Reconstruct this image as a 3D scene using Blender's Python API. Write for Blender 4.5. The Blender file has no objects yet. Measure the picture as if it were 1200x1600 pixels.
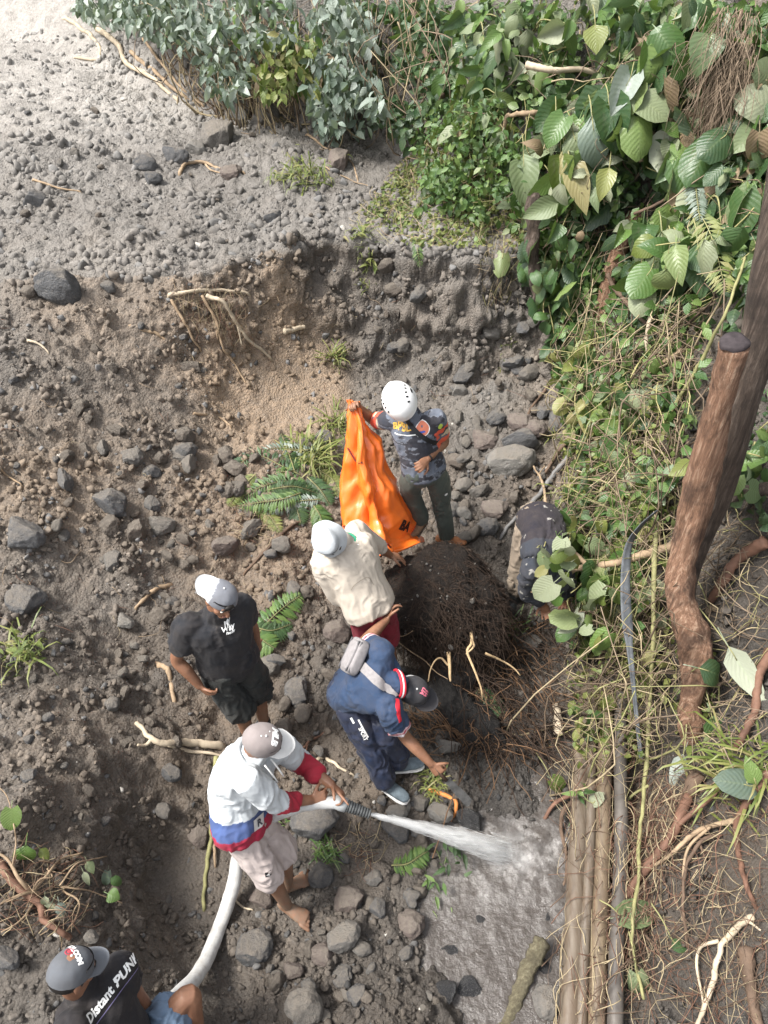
import bpy, math, random
import numpy as np
from mathutils import Vector, Matrix, Quaternion
from mathutils.bvhtree import BVHTree

random.seed(7)
RNG = np.random.default_rng(7)
SC = bpy.context.scene
COL = SC.collection

# ------------------------------------------------------------------ camera
PITCH = math.radians(42.0)
CAM = np.array([0.0, 0.0, 5.1])
FPX = 1200.0                                   # focal length in photo pixels (1200 x 1600)
cam_d = bpy.data.cameras.new('camera')
cam_d.sensor_fit = 'VERTICAL'
cam_d.sensor_height = 24.0
cam_d.lens = 18.0
cam_d.clip_start = 0.05
cam_d.clip_end = 300.0
cam_o = bpy.data.objects.new('camera', cam_d)
cam_o.location = CAM
cam_o.rotation_euler = (math.pi / 2 - PITCH, 0, 0)
COL.objects.link(cam_o)
SC.camera = cam_o

# ------------------------------------------------------------------ light
SUN_EL, SUN_AZ = math.radians(56), math.radians(-104)     # azimuth from +y towards +x : light from the left
world = bpy.data.worlds.new('World')
SC.world = world
world.use_nodes = True
wn = world.node_tree
bg = wn.nodes['Background']
sky = wn.nodes.new('ShaderNodeTexSky')
sky.sky_type = 'NISHITA'
sky.sun_disc = False
sky.sun_elevation = SUN_EL
sky.sun_rotation = SUN_AZ
sky.air_density = 1.0
sky.dust_density = 3.0
hs = wn.nodes.new('ShaderNodeHueSaturation')
hs.inputs['Saturation'].default_value = 0.25
wn.links.new(sky.outputs[0], hs.inputs['Color'])
wn.links.new(hs.outputs[0], bg.inputs['Color'])
bg.inputs['Strength'].default_value = 0.13
sun_d = bpy.data.lights.new('sun', 'SUN')
sun_d.energy = 2.6
sun_d.angle = math.radians(14)
sun_d.color = (1.0, 0.965, 0.91)
sun_o = bpy.data.objects.new('sun', sun_d)
sv = Vector((math.sin(SUN_AZ) * math.cos(SUN_EL), math.cos(SUN_AZ) * math.cos(SUN_EL), math.sin(SUN_EL)))
sun_o.rotation_euler = sv.to_track_quat('Z', 'Y').to_euler()
sun_o.location = sv * 40
COL.objects.link(sun_o)
vs = SC.view_settings
vs.view_transform = 'Standard'
vs.look = 'None'
vs.exposure = 1.43
vs.gamma = 1.0
vs.use_curve_mapping = False
SC.cycles.max_bounces = 8
SC.cycles.volume_bounces = 6
SC.cycles.diffuse_bounces = 3
SC.cycles.transparent_max_bounces = 8

# ------------------------------------------------------------------ helpers : rays
FWD = np.array([0, math.cos(PITCH), -math.sin(PITCH)])
UPV = np.array([0, math.sin(PITCH), math.cos(PITCH)])
RGT = np.array([1.0, 0, 0])


def ray(px, py):
    return FWD + RGT * (px - 600) / FPX + UPV * (800 - py) / FPX     # times depth


def at_y(px, py, y):
    r = ray(px, py)
    return CAM + r * (y / r[1])


def at_z(px, py, z):
    r = ray(px, py)
    return CAM + r * ((z - CAM[2]) / r[2])


def to_px(p):
    v = np.asarray(p, float) - CAM
    d = v @ FWD
    return 600 + FPX * (v @ RGT) / d, 800 - FPX * (v @ UPV) / d, d


# ------------------------------------------------------------------ helpers : noise
def _h(ix, iy, iz, seed):
    with np.errstate(over='ignore'):
        h = (ix.astype(np.uint32) * np.uint32(374761393) + iy.astype(np.uint32) * np.uint32(668265263)
             + iz.astype(np.uint32) * np.uint32(2147483647 // 3 * 2 + 1) + np.uint32((seed * 974711 + 12345) & 0xffffffff))
        h = (h ^ (h >> np.uint32(13))) * np.uint32(1274126177)
        h = (h ^ (h >> np.uint32(16))) * np.uint32(2246822519)
        h = h ^ (h >> np.uint32(15))
    return h.astype(np.float64) / 4294967295.0


def vnoise(P, seed=0):
    P = np.asarray(P, float)
    if P.shape[-1] == 2:
        P = np.concatenate([P, np.zeros(P.shape[:-1] + (1,))], -1)
    I = np.floor(P).astype(np.int64)
    f = P - I
    f = f * f * f * (f * (f * 6 - 15) + 10)
    out = 0
    I = I + 100000
    for dx in (0, 1):
        wx = f[..., 0] if dx else 1 - f[..., 0]
        for dy in (0, 1):
            wy = f[..., 1] if dy else 1 - f[..., 1]
            for dz in (0, 1):
                wz = f[..., 2] if dz else 1 - f[..., 2]
                out = out + wx * wy * wz * _h(I[..., 0] + dx, I[..., 1] + dy, I[..., 2] + dz, seed)
    return out * 2 - 1


def fbm(P, octv=4, seed=0, gain=0.5):
    P = np.asarray(P, float)
    a, s, t = 1.0, 0, 0
    for k in range(octv):
        s = s + a * vnoise(P, seed + k * 17)
        t += a
        a *= gain
        P = P * 2.03 + 7.1
    return s / t


def domes(x, y, cell, rmin, rmax, seed, dens=0.7):
    """rounded lumps bedded in the ground: height of the tallest dome over each point (in units of its radius)"""
    ix = np.floor(x / cell).astype(np.int64)
    iy = np.floor(y / cell).astype(np.int64)
    best = np.zeros_like(x)
    for dx in (-1, 0, 1):
        for dy in (-1, 0, 1):
            cx, cy = ix + dx + 50000, iy + dy + 50000
            z0 = np.zeros_like(cx)
            jx, jy = _h(cx, cy, z0, seed), _h(cx, cy, z0, seed + 1)
            r = (rmin + (rmax - rmin) * _h(cx, cy, z0, seed + 2) ** 2) * cell
            on = _h(cx, cy, z0, seed + 3) < dens
            st = 0.7 + 0.6 * _h(cx, cy, z0, seed + 4)
            X = x - (ix + dx + jx) * cell
            Y = y - (iy + dy + jy) * cell
            th = 6.28 * _h(cx, cy, z0, seed + 5)
            U = (X * np.cos(th) + Y * np.sin(th)) * st
            W = -X * np.sin(th) + Y * np.cos(th)
            q = 1 - (U * U + W * W) / (r * r)
            hh = np.sqrt(np.maximum(q, 0)) * r * (0.45 + 0.55 * _h(cx, cy, z0, seed + 6)) * on
            best = np.maximum(best, hh)
    return best


def sstep(a, b, x):
    t = np.clip((x - a) / (b - a), 0, 1)
    return t * t * (3 - 2 * t)


# ------------------------------------------------------------------ helpers : objects
def link(name, me, mat=None, parent=None, loc=None):
    o = bpy.data.objects.new(name, me)
    COL.objects.link(o)
    if mat is not None and me is not None and len(me.materials) == 0:
        me.materials.append(mat)
    if parent is not None:
        o.parent = parent
    if loc is not None:
        o.location = loc
    return o


def tag(o, label=None, cat=None, group=None, kind=None):
    if label:
        o['label'] = label
    if cat:
        o['category'] = cat
    if group:
        o['group'] = group
    if kind:
        o['kind'] = kind
    return o


def empty(name, loc, label, cat, group=None):
    o = bpy.data.objects.new(name, None)
    o.empty_display_size = 0.1
    o.location = [float(c) for c in loc]
    COL.objects.link(o)
    return tag(o, label, cat, group)


def npmesh(name, V, F, smooth=True, uv=None, col=None, fl=None):
    """mesh from arrays; F is (n,3) or (n,4) or a list of such arrays; uv per vertex, col per vertex rgb, fl dict of per vertex floats"""
    V = np.ascontiguousarray(V, dtype=np.float32)
    if not isinstance(F, (list, tuple)):
        F = [F]
    F = [np.asarray(f, dtype=np.int32) for f in F if len(f)]
    me = bpy.data.meshes.new(name)
    me.vertices.add(len(V))
    me.vertices.foreach_set('co', V.ravel())
    idx = np.concatenate([f.ravel() for f in F])
    tot = np.concatenate([np.full(len(f), f.shape[1], np.int32) for f in F])
    st = np.concatenate([[0], np.cumsum(tot)[:-1]]).astype(np.int32)
    me.loops.add(len(idx))
    me.loops.foreach_set('vertex_index', idx)
    me.polygons.add(len(tot))
    me.polygons.foreach_set('loop_start', st)
    me.polygons.foreach_set('loop_total', tot)
    if smooth:
        me.polygons.foreach_set('use_smooth', np.ones(len(tot), dtype=bool))
    if uv is not None:
        ul = me.uv_layers.new(name='UVMap')
        ul.data.foreach_set('uv', np.asarray(uv, np.float32)[idx].ravel())
    if col is not None:
        ca = me.attributes.new('tint', 'FLOAT_COLOR', 'POINT')
        c4 = np.ones((len(V), 4), np.float32)
        c4[:, :3] = col
        ca.data.foreach_set('color', c4.ravel())
    if fl:
        for k, a in fl.items():
            at = me.attributes.new(k, 'FLOAT', 'POINT')
            at.data.foreach_set('value', np.asarray(a, np.float32))
    me.update(calc_edges=True)
    me.validate()
    return me


def frames(P):
    """tangent and two normals along a polyline (parallel transport)"""
    P = np.asarray(P, float)
    T = np.gradient(P, axis=0)
    T /= np.linalg.norm(T, axis=1)[:, None] + 1e-9
    a = np.array([0, 0, 1.0]) if abs(T[0][2]) < 0.9 else np.array([1.0, 0, 0])
    n = np.cross(T[0], a)
    n /= np.linalg.norm(n)
    N = [n]
    for i in range(1, len(P)):
        n = N[-1] - T[i] * (N[-1] @ T[i])
        n /= np.linalg.norm(n) + 1e-9
        N.append(n)
    N = np.array(N)
    return T, N, np.cross(T, N)


def tube(P, R, sides=6, cap=True, v0=0):
    P = np.asarray(P, float)
    R = np.atleast_1d(np.asarray(R, float))
    R = np.interp(np.linspace(0, 1, len(P)), np.linspace(0, 1, len(R)), R) if len(R) > 1 else np.full(len(P), R[0])
    T, N, B = frames(P)
    th = np.linspace(0, 2 * math.pi, sides, endpoint=False)
    V = P[:, None, :] + R[:, None, None] * (np.cos(th)[None, :, None] * N[:, None, :] + np.sin(th)[None, :, None] * B[:, None, :])
    n = len(P)
    i = np.arange(n - 1)[:, None] * sides
    j = np.arange(sides)[None, :]
    k = (j + 1) % sides
    Q = np.stack([i + j, i + k, i + sides + k, i + sides + j], -1).reshape(-1, 4)
    V = V.reshape(-1, 3)
    if cap:
        V = np.vstack([V, P[0] - T[0] * R[0] * 0.3, P[-1] + T[-1] * R[-1] * 0.3])
        a, b = len(V) - 2, len(V) - 1
        jj = np.arange(sides)
        kk = (jj + 1) % sides
        T3 = np.vstack([np.stack([np.full(sides, a), kk, jj], -1), np.stack([np.full(sides, b), (n - 1) * sides + jj, (n - 1) * sides + kk], -1)])
    else:
        T3 = np.zeros((0, 3), int)
    return V, Q + v0, T3 + v0


class Pile:
    """collects pieces that become ONE mesh"""
    def __init__(self):
        self.V, self.Q, self.T, self.C, self.UV, self.n = [], [], [], [], [], 0

    def add(self, V, Q=None, T=None, col=None, uv=None):
        self.V.append(V)
        if Q is not None and len(Q):
            self.Q.append(np.asarray(Q) + self.n)
        if T is not None and len(T):
            self.T.append(np.asarray(T) + self.n)
        self.C.append(np.broadcast_to(np.asarray(col if col is not None else (.5, .5, .5), float), (len(V), 3)))
        self.UV.append(uv if uv is not None else np.zeros((len(V), 2)))
        self.n += len(V)

    def tube(self, P, R, sides=5, col=None):
        V, Q, T = tube(P, R, sides)
        self.add(V, Q, T, col)

    def mesh(self, name, off=(0, 0, 0), smooth=True):
        F = []
        if self.Q:
            F.append(np.concatenate(self.Q))
        if self.T:
            F.append(np.concatenate(self.T))
        return npmesh(name, np.concatenate(self.V) - np.asarray(off, float), F, smooth, uv=np.concatenate(self.UV), col=np.concatenate(self.C))


def spline(P, n):
    """Catmull-Rom through points"""
    P = np.asarray(P, float)
    if len(P) == 2:
        return P[0] + (P[1] - P[0]) * np.linspace(0, 1, n)[:, None]
    Q = np.vstack([2 * P[0] - P[1], P, 2 * P[-1] - P[-2]])
    t = np.linspace(0, len(P) - 1 - 1e-9, n)
    i = t.astype(int)
    f = (t - i)[:, None]
    a, b, c, d = Q[i], Q[i + 1], Q[i + 2], Q[i + 3]
    return 0.5 * (2 * b + (c - a) * f + (2 * a - 5 * b + 4 * c - d) * f ** 2 + (3 * b - a - 3 * c + d) * f ** 3)


def wiggle(P, amp, freq, seed):
    P = np.asarray(P, float)
    s = np.concatenate([[0], np.cumsum(np.linalg.norm(np.diff(P, axis=0), axis=1))]) * freq
    return P + amp * np.stack([vnoise(np.stack([s, s * 0 + k * 9.3 + seed * 3.7], -1), k + seed) for k in range(3)], -1)


def icos(sub):
    t = (1 + 5 ** .5) / 2
    V = np.array([(-1, t, 0), (1, t, 0), (-1, -t, 0), (1, -t, 0), (0, -1, t), (0, 1, t), (0, -1, -t), (0, 1, -t), (t, 0, -1), (t, 0, 1), (-t, 0, -1), (-t, 0, 1)], float)
    F = np.array([(0, 11, 5), (0, 5, 1), (0, 1, 7), (0, 7, 10), (0, 10, 11), (1, 5, 9), (5, 11, 4), (11, 10, 2), (10, 7, 6), (7, 1, 8), (3, 9, 4), (3, 4, 2), (3, 2, 6), (3, 6, 8), (3, 8, 9), (4, 9, 5), (2, 4, 11), (6, 2, 10), (8, 6, 7), (9, 8, 1)])
    V /= np.linalg.norm(V, axis=1)[:, None]
    for _ in range(sub):
        d, V2, F2 = {}, list(V), []
        def mid(a, b):
            k = (min(a, b), max(a, b))
            if k not in d:
                m = V2[a] + V2[b]
                V2.append(m / np.linalg.norm(m))
                d[k] = len(V2) - 1
            return d[k]
        for a, b, c in F:
            x, y, z = mid(a, b), mid(b, c), mid(c, a)
            F2 += [(a, x, z), (b, y, x), (c, z, y), (x, y, z)]
        V, F = np.array(V2), np.array(F2)
    return V, F


ICO = {k: icos(k) for k in range(5)}


def rand_rot(n, rng):
    q = rng.normal(size=(n, 4))
    q /= np.linalg.norm(q, axis=1)[:, None]
    w, x, y, z = q.T
    return np.stack([np.stack([1 - 2 * (y * y + z * z), 2 * (x * y - z * w), 2 * (x * z + y * w)], -1),
                     np.stack([2 * (x * y + z * w), 1 - 2 * (x * x + z * z), 2 * (y * z - x * w)], -1),
                     np.stack([2 * (x * z - y * w), 2 * (y * z + x * w), 1 - 2 * (x * x + y * y)], -1)], 1)


# ------------------------------------------------------------------ helpers : materials
class NT:
    def __init__(self, name):
        self.m = bpy.data.materials.new(name)
        self.m.use_nodes = True
        self.t = self.m.node_tree
        self.b = self.t.nodes['Principled BSDF']
        self.out = self.t.nodes['Material Output']

    def n(self, typ, **kw):
        nd = self.t.nodes.new(typ)
        for k, v in kw.items():
            if hasattr(nd, k):
                setattr(nd, k, v)
            else:
                self.set(nd, k, v)
        return nd

    def set(self, nd, k, v):
        s = nd.inputs[k]
        if hasattr(v, 'is_output') or isinstance(v, bpy.types.NodeSocket):
            self.t.links.new(v, s)
        else:
            s.default_value = v

    def noise(self, scale, detail=4, rough=0.55, vec=None, dist=0.0):
        nd = self.n('ShaderNodeTexNoise')
        nd.inputs['Scale'].default_value = scale
        nd.inputs['Detail'].default_value = detail
        nd.inputs['Roughness'].default_value = rough
        nd.inputs['Distortion'].default_value = dist
        if vec is not None:
            self.t.links.new(vec, nd.inputs['Vector'])
        return nd.outputs['Fac']

    def ramp(self, fac, stops):
        nd = self.n('ShaderNodeValToRGB')
        e = nd.color_ramp.elements
        while len(e) < len(stops):
            e.new(0.5)
        for i, (p, c) in enumerate(stops):
            e[i].position = p
            e[i].color = (c[0], c[1], c[2], 1) if not isinstance(c, (int, float)) else (c, c, c, 1)
        self.t.links.new(fac, nd.inputs[0])
        return nd.outputs[0]

    def mix(self, fac, a, b, blend='MIX'):
        nd = self.n('ShaderNodeMix', data_type='RGBA', blend_type=blend)
        for s, v in ((nd.inputs[0], fac), (nd.inputs[6], a), (nd.inputs[7], b)):
            if isinstance(v, bpy.types.NodeSocket):
                self.t.links.new(v, s)
            elif isinstance(v, (int, float)):
                s.default_value = v if s.type == 'VALUE' else (v, v, v, 1)
            else:
                s.default_value = (v[0], v[1], v[2], 1)
        return nd.outputs[2]

    def math(self, op, a, b=0.0, c=0.0, clamp=False):
        nd = self.n('ShaderNodeMath', operation=op, use_clamp=clamp)
        for s, v in zip(nd.inputs, (a, b, c)):
            if isinstance(v, bpy.types.NodeSocket):
                self.t.links.new(v, s)
            else:
                s.default_value = v
        return nd.outputs[0]

    def attr(self, name):
        return self.n('ShaderNodeAttribute', attribute_name=name)

    def coord(self, which='Object'):
        return self.n('ShaderNodeTexCoord').outputs[which]

    def bump(self, h, strength=0.5, dist=0.01, normal=None):
        nd = self.n('ShaderNodeBump')
        nd.inputs['Strength'].default_value = strength
        nd.inputs['Distance'].default_value = dist
        self.t.links.new(h, nd.inputs['Height'])
        if normal is not None:
            self.t.links.new(normal, nd.inputs['Normal'])
        return nd.outputs[0]

    def fin(self, color=None, rough=None, normal=None, spec=None, metal=None):
        for k, v in (('Base Color', color), ('Roughness', rough), ('Normal', normal), ('Specular IOR Level', spec), ('Metallic', metal)):
            if v is None:
                continue
            if isinstance(v, (tuple, list)) and len(v) == 3:
                v = (*v, 1)
            self.set(self.b, k, v)
        return self.m


def plain(name, c, rough=0.6, var=0.15, scale=20, bump=0.0, bscale=150, spec=0.3, metal=0.0):
    t = NT(name)
    co = t.coord()
    f = t.noise(scale, 5, 0.6, co)
    lo = tuple(v * (1 - var) for v in c)
    hi = tuple(min(1, v * (1 + var)) for v in c)
    col = t.ramp(f, [(0.3, lo), (0.7, hi)])
    nm = t.bump(t.noise(bscale, 3, 0.6, co), bump, 0.004) if bump else None
    return t.fin(col, rough, nm, spec, metal)
# ================================================================== terrain : one height field
FOOT = np.array([(1.30, -4), (1.32, 1.0), (1.45, 2.0), (1.72, 3.0), (1.62, 3.8), (1.52, 4.6), (1.60, 5.5), (1.62, 6.6), (1.25, 7.5),
                 (0.50, 8.2), (0.15, 9.4), (-0.4, 10.5), (-1.9, 10.9), (-3.5, 12.2), (-4.6, 14.5), (-7, 22), (-9, 30)], float)
FSLOPE = np.array([1.1, 1.1, 1.25, 1.6, 1.9, 2.1, 2.2, 2.4, 2.6, 2.6, 2.4, 2.2, 2.0, 1.6, 1.3, 1.2, 1.2])


def foot_dist(x, y):
    best = np.full(x.shape, 1e9)
    sd = np.zeros(x.shape)
    sl = np.ones(x.shape)
    for i in range(len(FOOT) - 1):
        a, b = FOOT[i], FOOT[i + 1]
        d = b - a
        L2 = d @ d
        t = np.clip(((x - a[0]) * d[0] + (y - a[1]) * d[1]) / L2, 0, 1)
        qx, qy = x - (a[0] + t * d[0]), y - (a[1] + t * d[1])
        dd = np.hypot(qx, qy)
        side = np.sign(d[1] * qx - d[0] * qy)          # >0 on the right of the line
        m = dd < best - 1e-9
        best = np.where(m, dd, best)
        sd = np.where(m, dd * side, sd)
        sl = np.where(m, FSLOPE[i] + (FSLOPE[i + 1] - FSLOPE[i]) * t, sl)
    return sd, sl


CTRL = [(489, 1440, .05), (640, 1250, .08), (405, 1150, .2), (705, 850, .5), (590, 1040, .25), (802, 960, .12), (780, 1330, -.08), (760, 1500, -.08),
        (700, 1600, .0), (850, 1200, .0), (880, 1400, -.04), (250, 1450, .10), (300, 1600, .22), (500, 1590, .1), (50, 1400, .84), (0, 1250, .88),
        (130, 1250, .82), (125, 1450, .78), (0, 1600, .65), (200, 1330, .18), (230, 1230, .4), (300, 1200, .3), (330, 1300, .12), (0, 1100, .95),
        (200, 1000, .6), (100, 800, 1.15), (300, 800, .85), (0, 650, 1.6), (200, 620, 1.4), (350, 620, 1.05), (440, 640, .85), (500, 640, .8),
        (600, 610, .75), (750, 610, .8), (840, 620, .85), (870, 750, .6), (0, 480, 1.95), (200, 480, 1.85), (300, 450, 1.9), (0, 400, 2.02),
        (430, 750, .8), (430, 900, .55), (560, 760, .6), (600, 900, .4), (780, 760, .55), (560, 1400, .0), (620, 1560, .05)]
_cp = [tuple(at_z(a, b, c)) for a, b, c in CTRL] + [(0, 8, .95), (1.2, 8, .95), (-.9, 8, .95), (-3, 9, 2.1), (-2, 9, 2.0), (-6, 9, 2.2), (-6, 5, 1.9), (-6, 1, 1.4), (-1.35, .85, .55), (-.9, .9, .3),
                                                    (-3, -2, .8), (1, -2, .0), (4, 4, .3), (4, 8, .9), (-4, 13, 2.3), (3, 13, 1.0)]
_cp = np.array(_cp)


def _tps(a, b):
    r2 = ((a[:, None, :2] - b[None, :, :2]) ** 2).sum(-1) + 1e-9
    return r2 * np.log(r2) * 0.5


_K = _tps(_cp, _cp) + np.eye(len(_cp)) * 0.03
_A = np.hstack([np.ones((len(_cp), 1)), _cp[:, :2]])
_M = np.block([[_K, _A], [_A.T, np.zeros((3, 3))]])
_W = np.linalg.solve(_M, np.concatenate([_cp[:, 2], np.zeros(3)]))


def zlow(x, y):
    s = x.shape
    p = np.stack([x.ravel(), y.ravel()], -1)
    out = np.empty(len(p))
    for i in range(0, len(p), 40000):
        q = p[i:i + 40000]
        out[i:i + 40000] = _tps(q, _cp) @ _W[:-3] + _W[-3] + q @ _W[-2:]
    return out.reshape(s)


# lip of the cut bank (plan) and width of its face
LIPX = np.array([-9, -3.4, -2.4, -1.65, -1.2, -.8, -.4, 0, .5, 1.2, 3, 9])
LIPY = np.array([6.4, 6.5, 6.6, 6.75, 7.15, 7.5, 7.45, 7.25, 7.15, 7.1, 7.1, 7.1])
LIPW = np.array([1.6, 1.5, 1.2, .70, .60, .85, .8, .5, .5, .5, .5, .5])
POOL_Z = -0.035


def axis_steps(parts):
    out = []
    for a, b, s in parts:
        out.append(np.arange(a, b - 1e-6, s))
    out.append([parts[-1][1]])
    return np.concatenate(out)


XS = axis_steps([(-30, -14, 1.0), (-14, -7, .25), (-7, -4.2, .05), (-4.2, 3.4, .0165), (3.4, 6, .06), (6, 9, .2), (9, 30, 1.0)])
YS = axis_steps([(-4, 0.2, .2), (.2, .7, .05), (.7, 8.4, .0165), (8.4, 12.5, .03), (12.5, 18, .06), (18, 34, .4)])
GX, GY = np.meshgrid(XS, YS)


def build_height():
    x, y = GX, GY
    xy = np.stack([x, y], -1)
    zl = zlow(x, y)
    lip = np.interp(x, LIPX, LIPY) + 0.17 * fbm(np.stack([x * 1.1, x * 0 + 3], -1), 2, 5)
    w = np.interp(x, LIPX, LIPW)
    warp = 0.12 * fbm(np.stack([x * 1.5, y * 6], -1), 2, 8)
    t = np.clip((y + warp - (lip - w)) / w, 0, 1)
    zh = 2.0 + 0.045 * (y - 7.3) + 0.05 * fbm(xy * 0.8, 3, 4)
    # far bright valley side, top left
    zh = zh + 0.42 * np.maximum(0, y - 12.6 + 0.55 * (x + 4.0) * (x < 4))
    zh = zh + np.maximum(0, -x - 7.5) * 0.25
    S = t ** 2.1
    z = zl + (np.maximum(zh, zl) - zl) * S
    # low mound of loose soil on the terrace, left edge
    m = at_z(38, 262, 2.2)
    z = z + 0.34 * np.maximum(0, 1 - np.hypot((x - m[0]) / 1.2, (y - m[1]) / .95))
    sd, sl = foot_dist(x, y)
    sdw = sd + 0.16 * fbm(xy * 1.3, 3, 21)
    hm = 6.5
    e = np.maximum(sdw, 0)
    bank = hm * (1 - np.exp(-sl * (np.sqrt(e * e + 0.01) - 0.1) / hm))
    z = z + bank
    onbank = sstep(0.0, 0.5, sd)
    # soil between terraces: rough lumps
    face = sstep(0.02, 0.2, t) * (1 - sstep(.93, 1.0, t)) * sstep(-1.9, -1.2, x)
    terr = sstep(.96, 1.0, t)
    near = 1 - sstep(7, 11, y)
    pxx, pyy = at_z(775, 1370, -.05)[:2]
    pool = 1 - sstep(.42, 1.25, np.hypot((x - pxx - .08 - 0.12 * (y - pyy)) / .55, (y - pyy + .35) / 1.2) + .3 * fbm(xy * 2.6, 4, 77))
    rough = (1 - .25 * terr) * (1 - .2 * pool)
    gy_, gx_ = np.gradient(z, YS, XS)
    nz_ = 1 / np.sqrt(1 + gx_ ** 2 + gy_ ** 2)
    wz = sstep(.45, .8, nz_)
    ax_, ay_ = np.abs(gx_), np.abs(gy_)
    wx_ = (1 - wz) * sstep(.35, .65, ax_ / (ax_ + ay_ + 1e-6))
    wy_ = (1 - wz) - wx_
    p3 = np.stack([x, y, z], -1)
    wv = [.12 * fbm(p3 * 7, 3, 61 + q) + .03 * fbm(p3 * 24, 2, 65 + q) for q in range(3)]
    X3, Y3, Z3 = x + wv[0], y + wv[1], z + wv[2]

    def lumps(A, B):
        return 0.75 * domes(A, B, .42, .12, .34, 41, .5) + 1.1 * domes(A, B, .17, .15, .42, 51, .7) + 1.25 * domes(A, B, .075, .2, .45, 61, .8)
    d = 0.085 * fbm(p3 * 1.1, 3, 31) * (1 - .6 * terr)
    d += rough * (0.105 * fbm(p3 * 3.4, 4, 32) + 0.040 * np.abs(fbm(p3 * 9, 4, 33)) + .03 * fbm(p3 * 19, 3, 35))
    d += rough * (wz * lumps(X3, Y3) + wy_ * lumps(X3, Z3) + wx_ * lumps(Y3, Z3))
    d += rough * .016 * fbm(p3 * 36, 2, 34)
    d += (1 - terr) * sstep(-.3, -1.2, x) * .7 * domes(X3 + 5, Y3 + 3, .55, .12, .36, 141, .45) * wz
    d += face * (-.16 * np.abs(fbm(np.stack([x * 2.8, y * 2, z * 3.4], -1), 4, 71)) + .09 * fbm(p3 * 6.5 + 3, 4, 72) + .6 * domes(X3 + 2, Z3 + 1, .26, .15, .40, 171, .6) + .02)
    smoothbrown = np.exp(-((x + .72 + .12 * fbm(xy * 2, 2, 5)) / .46) ** 4 - ((y - 6.6) / .62) ** 4)
    d = d * (1 - .78 * smoothbrown) - pool * .075
    n3 = np.stack([-gx_, -gy_, np.ones_like(z)], -1) * nz_[..., None]
    n3 = np.stack([n3[..., 0] * (1 - wz), n3[..., 1] * (1 - wz), n3[..., 2]], -1)
    z = z + d / np.maximum(nz_, .5)
    off3 = n3 * d[..., None]
    low = -.085 + (POOL_Z + .035 + .085 + .02 * np.maximum(y - 1.2, 0)) * (1 - sstep(.03, .45, pool))
    lift = np.maximum(low - z, 0)
    z = z + lift
    off3[..., 2] += lift
    p3 = p3 + off3
    # zones for the soil material (its own tones, plus some painted glare and shade)
    brown = np.clip(.22 + .62 * smoothbrown + .40 * np.exp(-((x + 1.25) / .6) ** 2 - ((y - 6.3) / .7) ** 2) + .42 * np.exp(-((x + 1.5) / 1.3) ** 2 - ((y - 5.3) / 1.5) ** 2) - .1 * onbank * (y < 4) - .35 * terr + .45 * fbm(xy * 1.1, 4, 81) + .12 * (1 - terr), 0, 1)
    wet = np.clip(1.15 * pool + .62 * (1 - sstep(1.2, 4.4, np.hypot((x - .35) * 1.0, (y - 2.3) * .95))) + .45 * np.exp(-((x - .9) ** 2 + (y - 3.7) ** 2) / .7) + .7 * onbank * (1 - sstep(4.5, 6.6, y)) + .55 * fbm(xy * .9, 5, 83) * (1 - .5 * terr) + .06, 0, 1)  # damp ground; the noise patches also paint in shade between lumps
    pale = np.clip(terr * (.14 + .85 * sstep(10.2, 14.5, y - .35 * x) + .10 * sstep(2.0, 5.5, -x)) + .15 * sstep(1.3, 3.4, -x) * sstep(4.6, 6.6, y) + .25 * fbm(xy * .9, 3, 85) * terr, 0, 1)  # dry pale soil; towards the far top left, glare and veil painted as colour
    pale = pale * (1 - .7 * onbank)
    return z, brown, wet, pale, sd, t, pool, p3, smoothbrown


GZ, Z_BROWN, Z_WET_SHADE, Z_PALE, G_SD, G_T, G_POOL, G_P3, G_SMOOTH = build_height()


def grid_at(A, x, y):
    x, y = np.asarray(x, float), np.asarray(y, float)
    i = np.clip(np.searchsorted(XS, x) - 1, 0, len(XS) - 2)
    j = np.clip(np.searchsorted(YS, y) - 1, 0, len(YS) - 2)
    fx = np.clip((x - XS[i]) / (XS[i + 1] - XS[i]), 0, 1)
    fy = np.clip((y - YS[j]) / (YS[j + 1] - YS[j]), 0, 1)
    return (A[j, i] * (1 - fx) + A[j, i + 1] * fx) * (1 - fy) + (A[j + 1, i] * (1 - fx) + A[j + 1, i + 1] * fx) * fy


def hz(x, y):
    return grid_at(GZ, x, y)


def hnormal(x, y, e=0.06):
    n = np.stack([-(hz(x + e, y) - hz(x - e, y)) / (2 * e), -(hz(x, y + e) - hz(x, y - e)) / (2 * e), np.ones_like(np.asarray(x, float))], -1)
    return n / np.linalg.norm(n, axis=-1, keepdims=True)


_TS = np.concatenate([np.arange(1.5, 9, .02), np.arange(9, 40, .06)])


def hit(px, py):
    """point where the sight line through a photo pixel meets the terrain"""
    r = ray(px, py)
    P = CAM + _TS[:, None] * r
    dz = P[:, 2] - hz(P[:, 0], P[:, 1])
    k = np.argmax(dz < 0)
    if dz[k] >= 0:
        return CAM + r * 30
    a, b = _TS[max(k - 1, 0)], _TS[k]
    for _ in range(12):
        m = (a + b) / 2
        p = CAM + m * r
        if p[2] - hz(p[0], p[1]) < 0:
            b = m
        else:
            a = m
    return CAM + b * r


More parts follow.
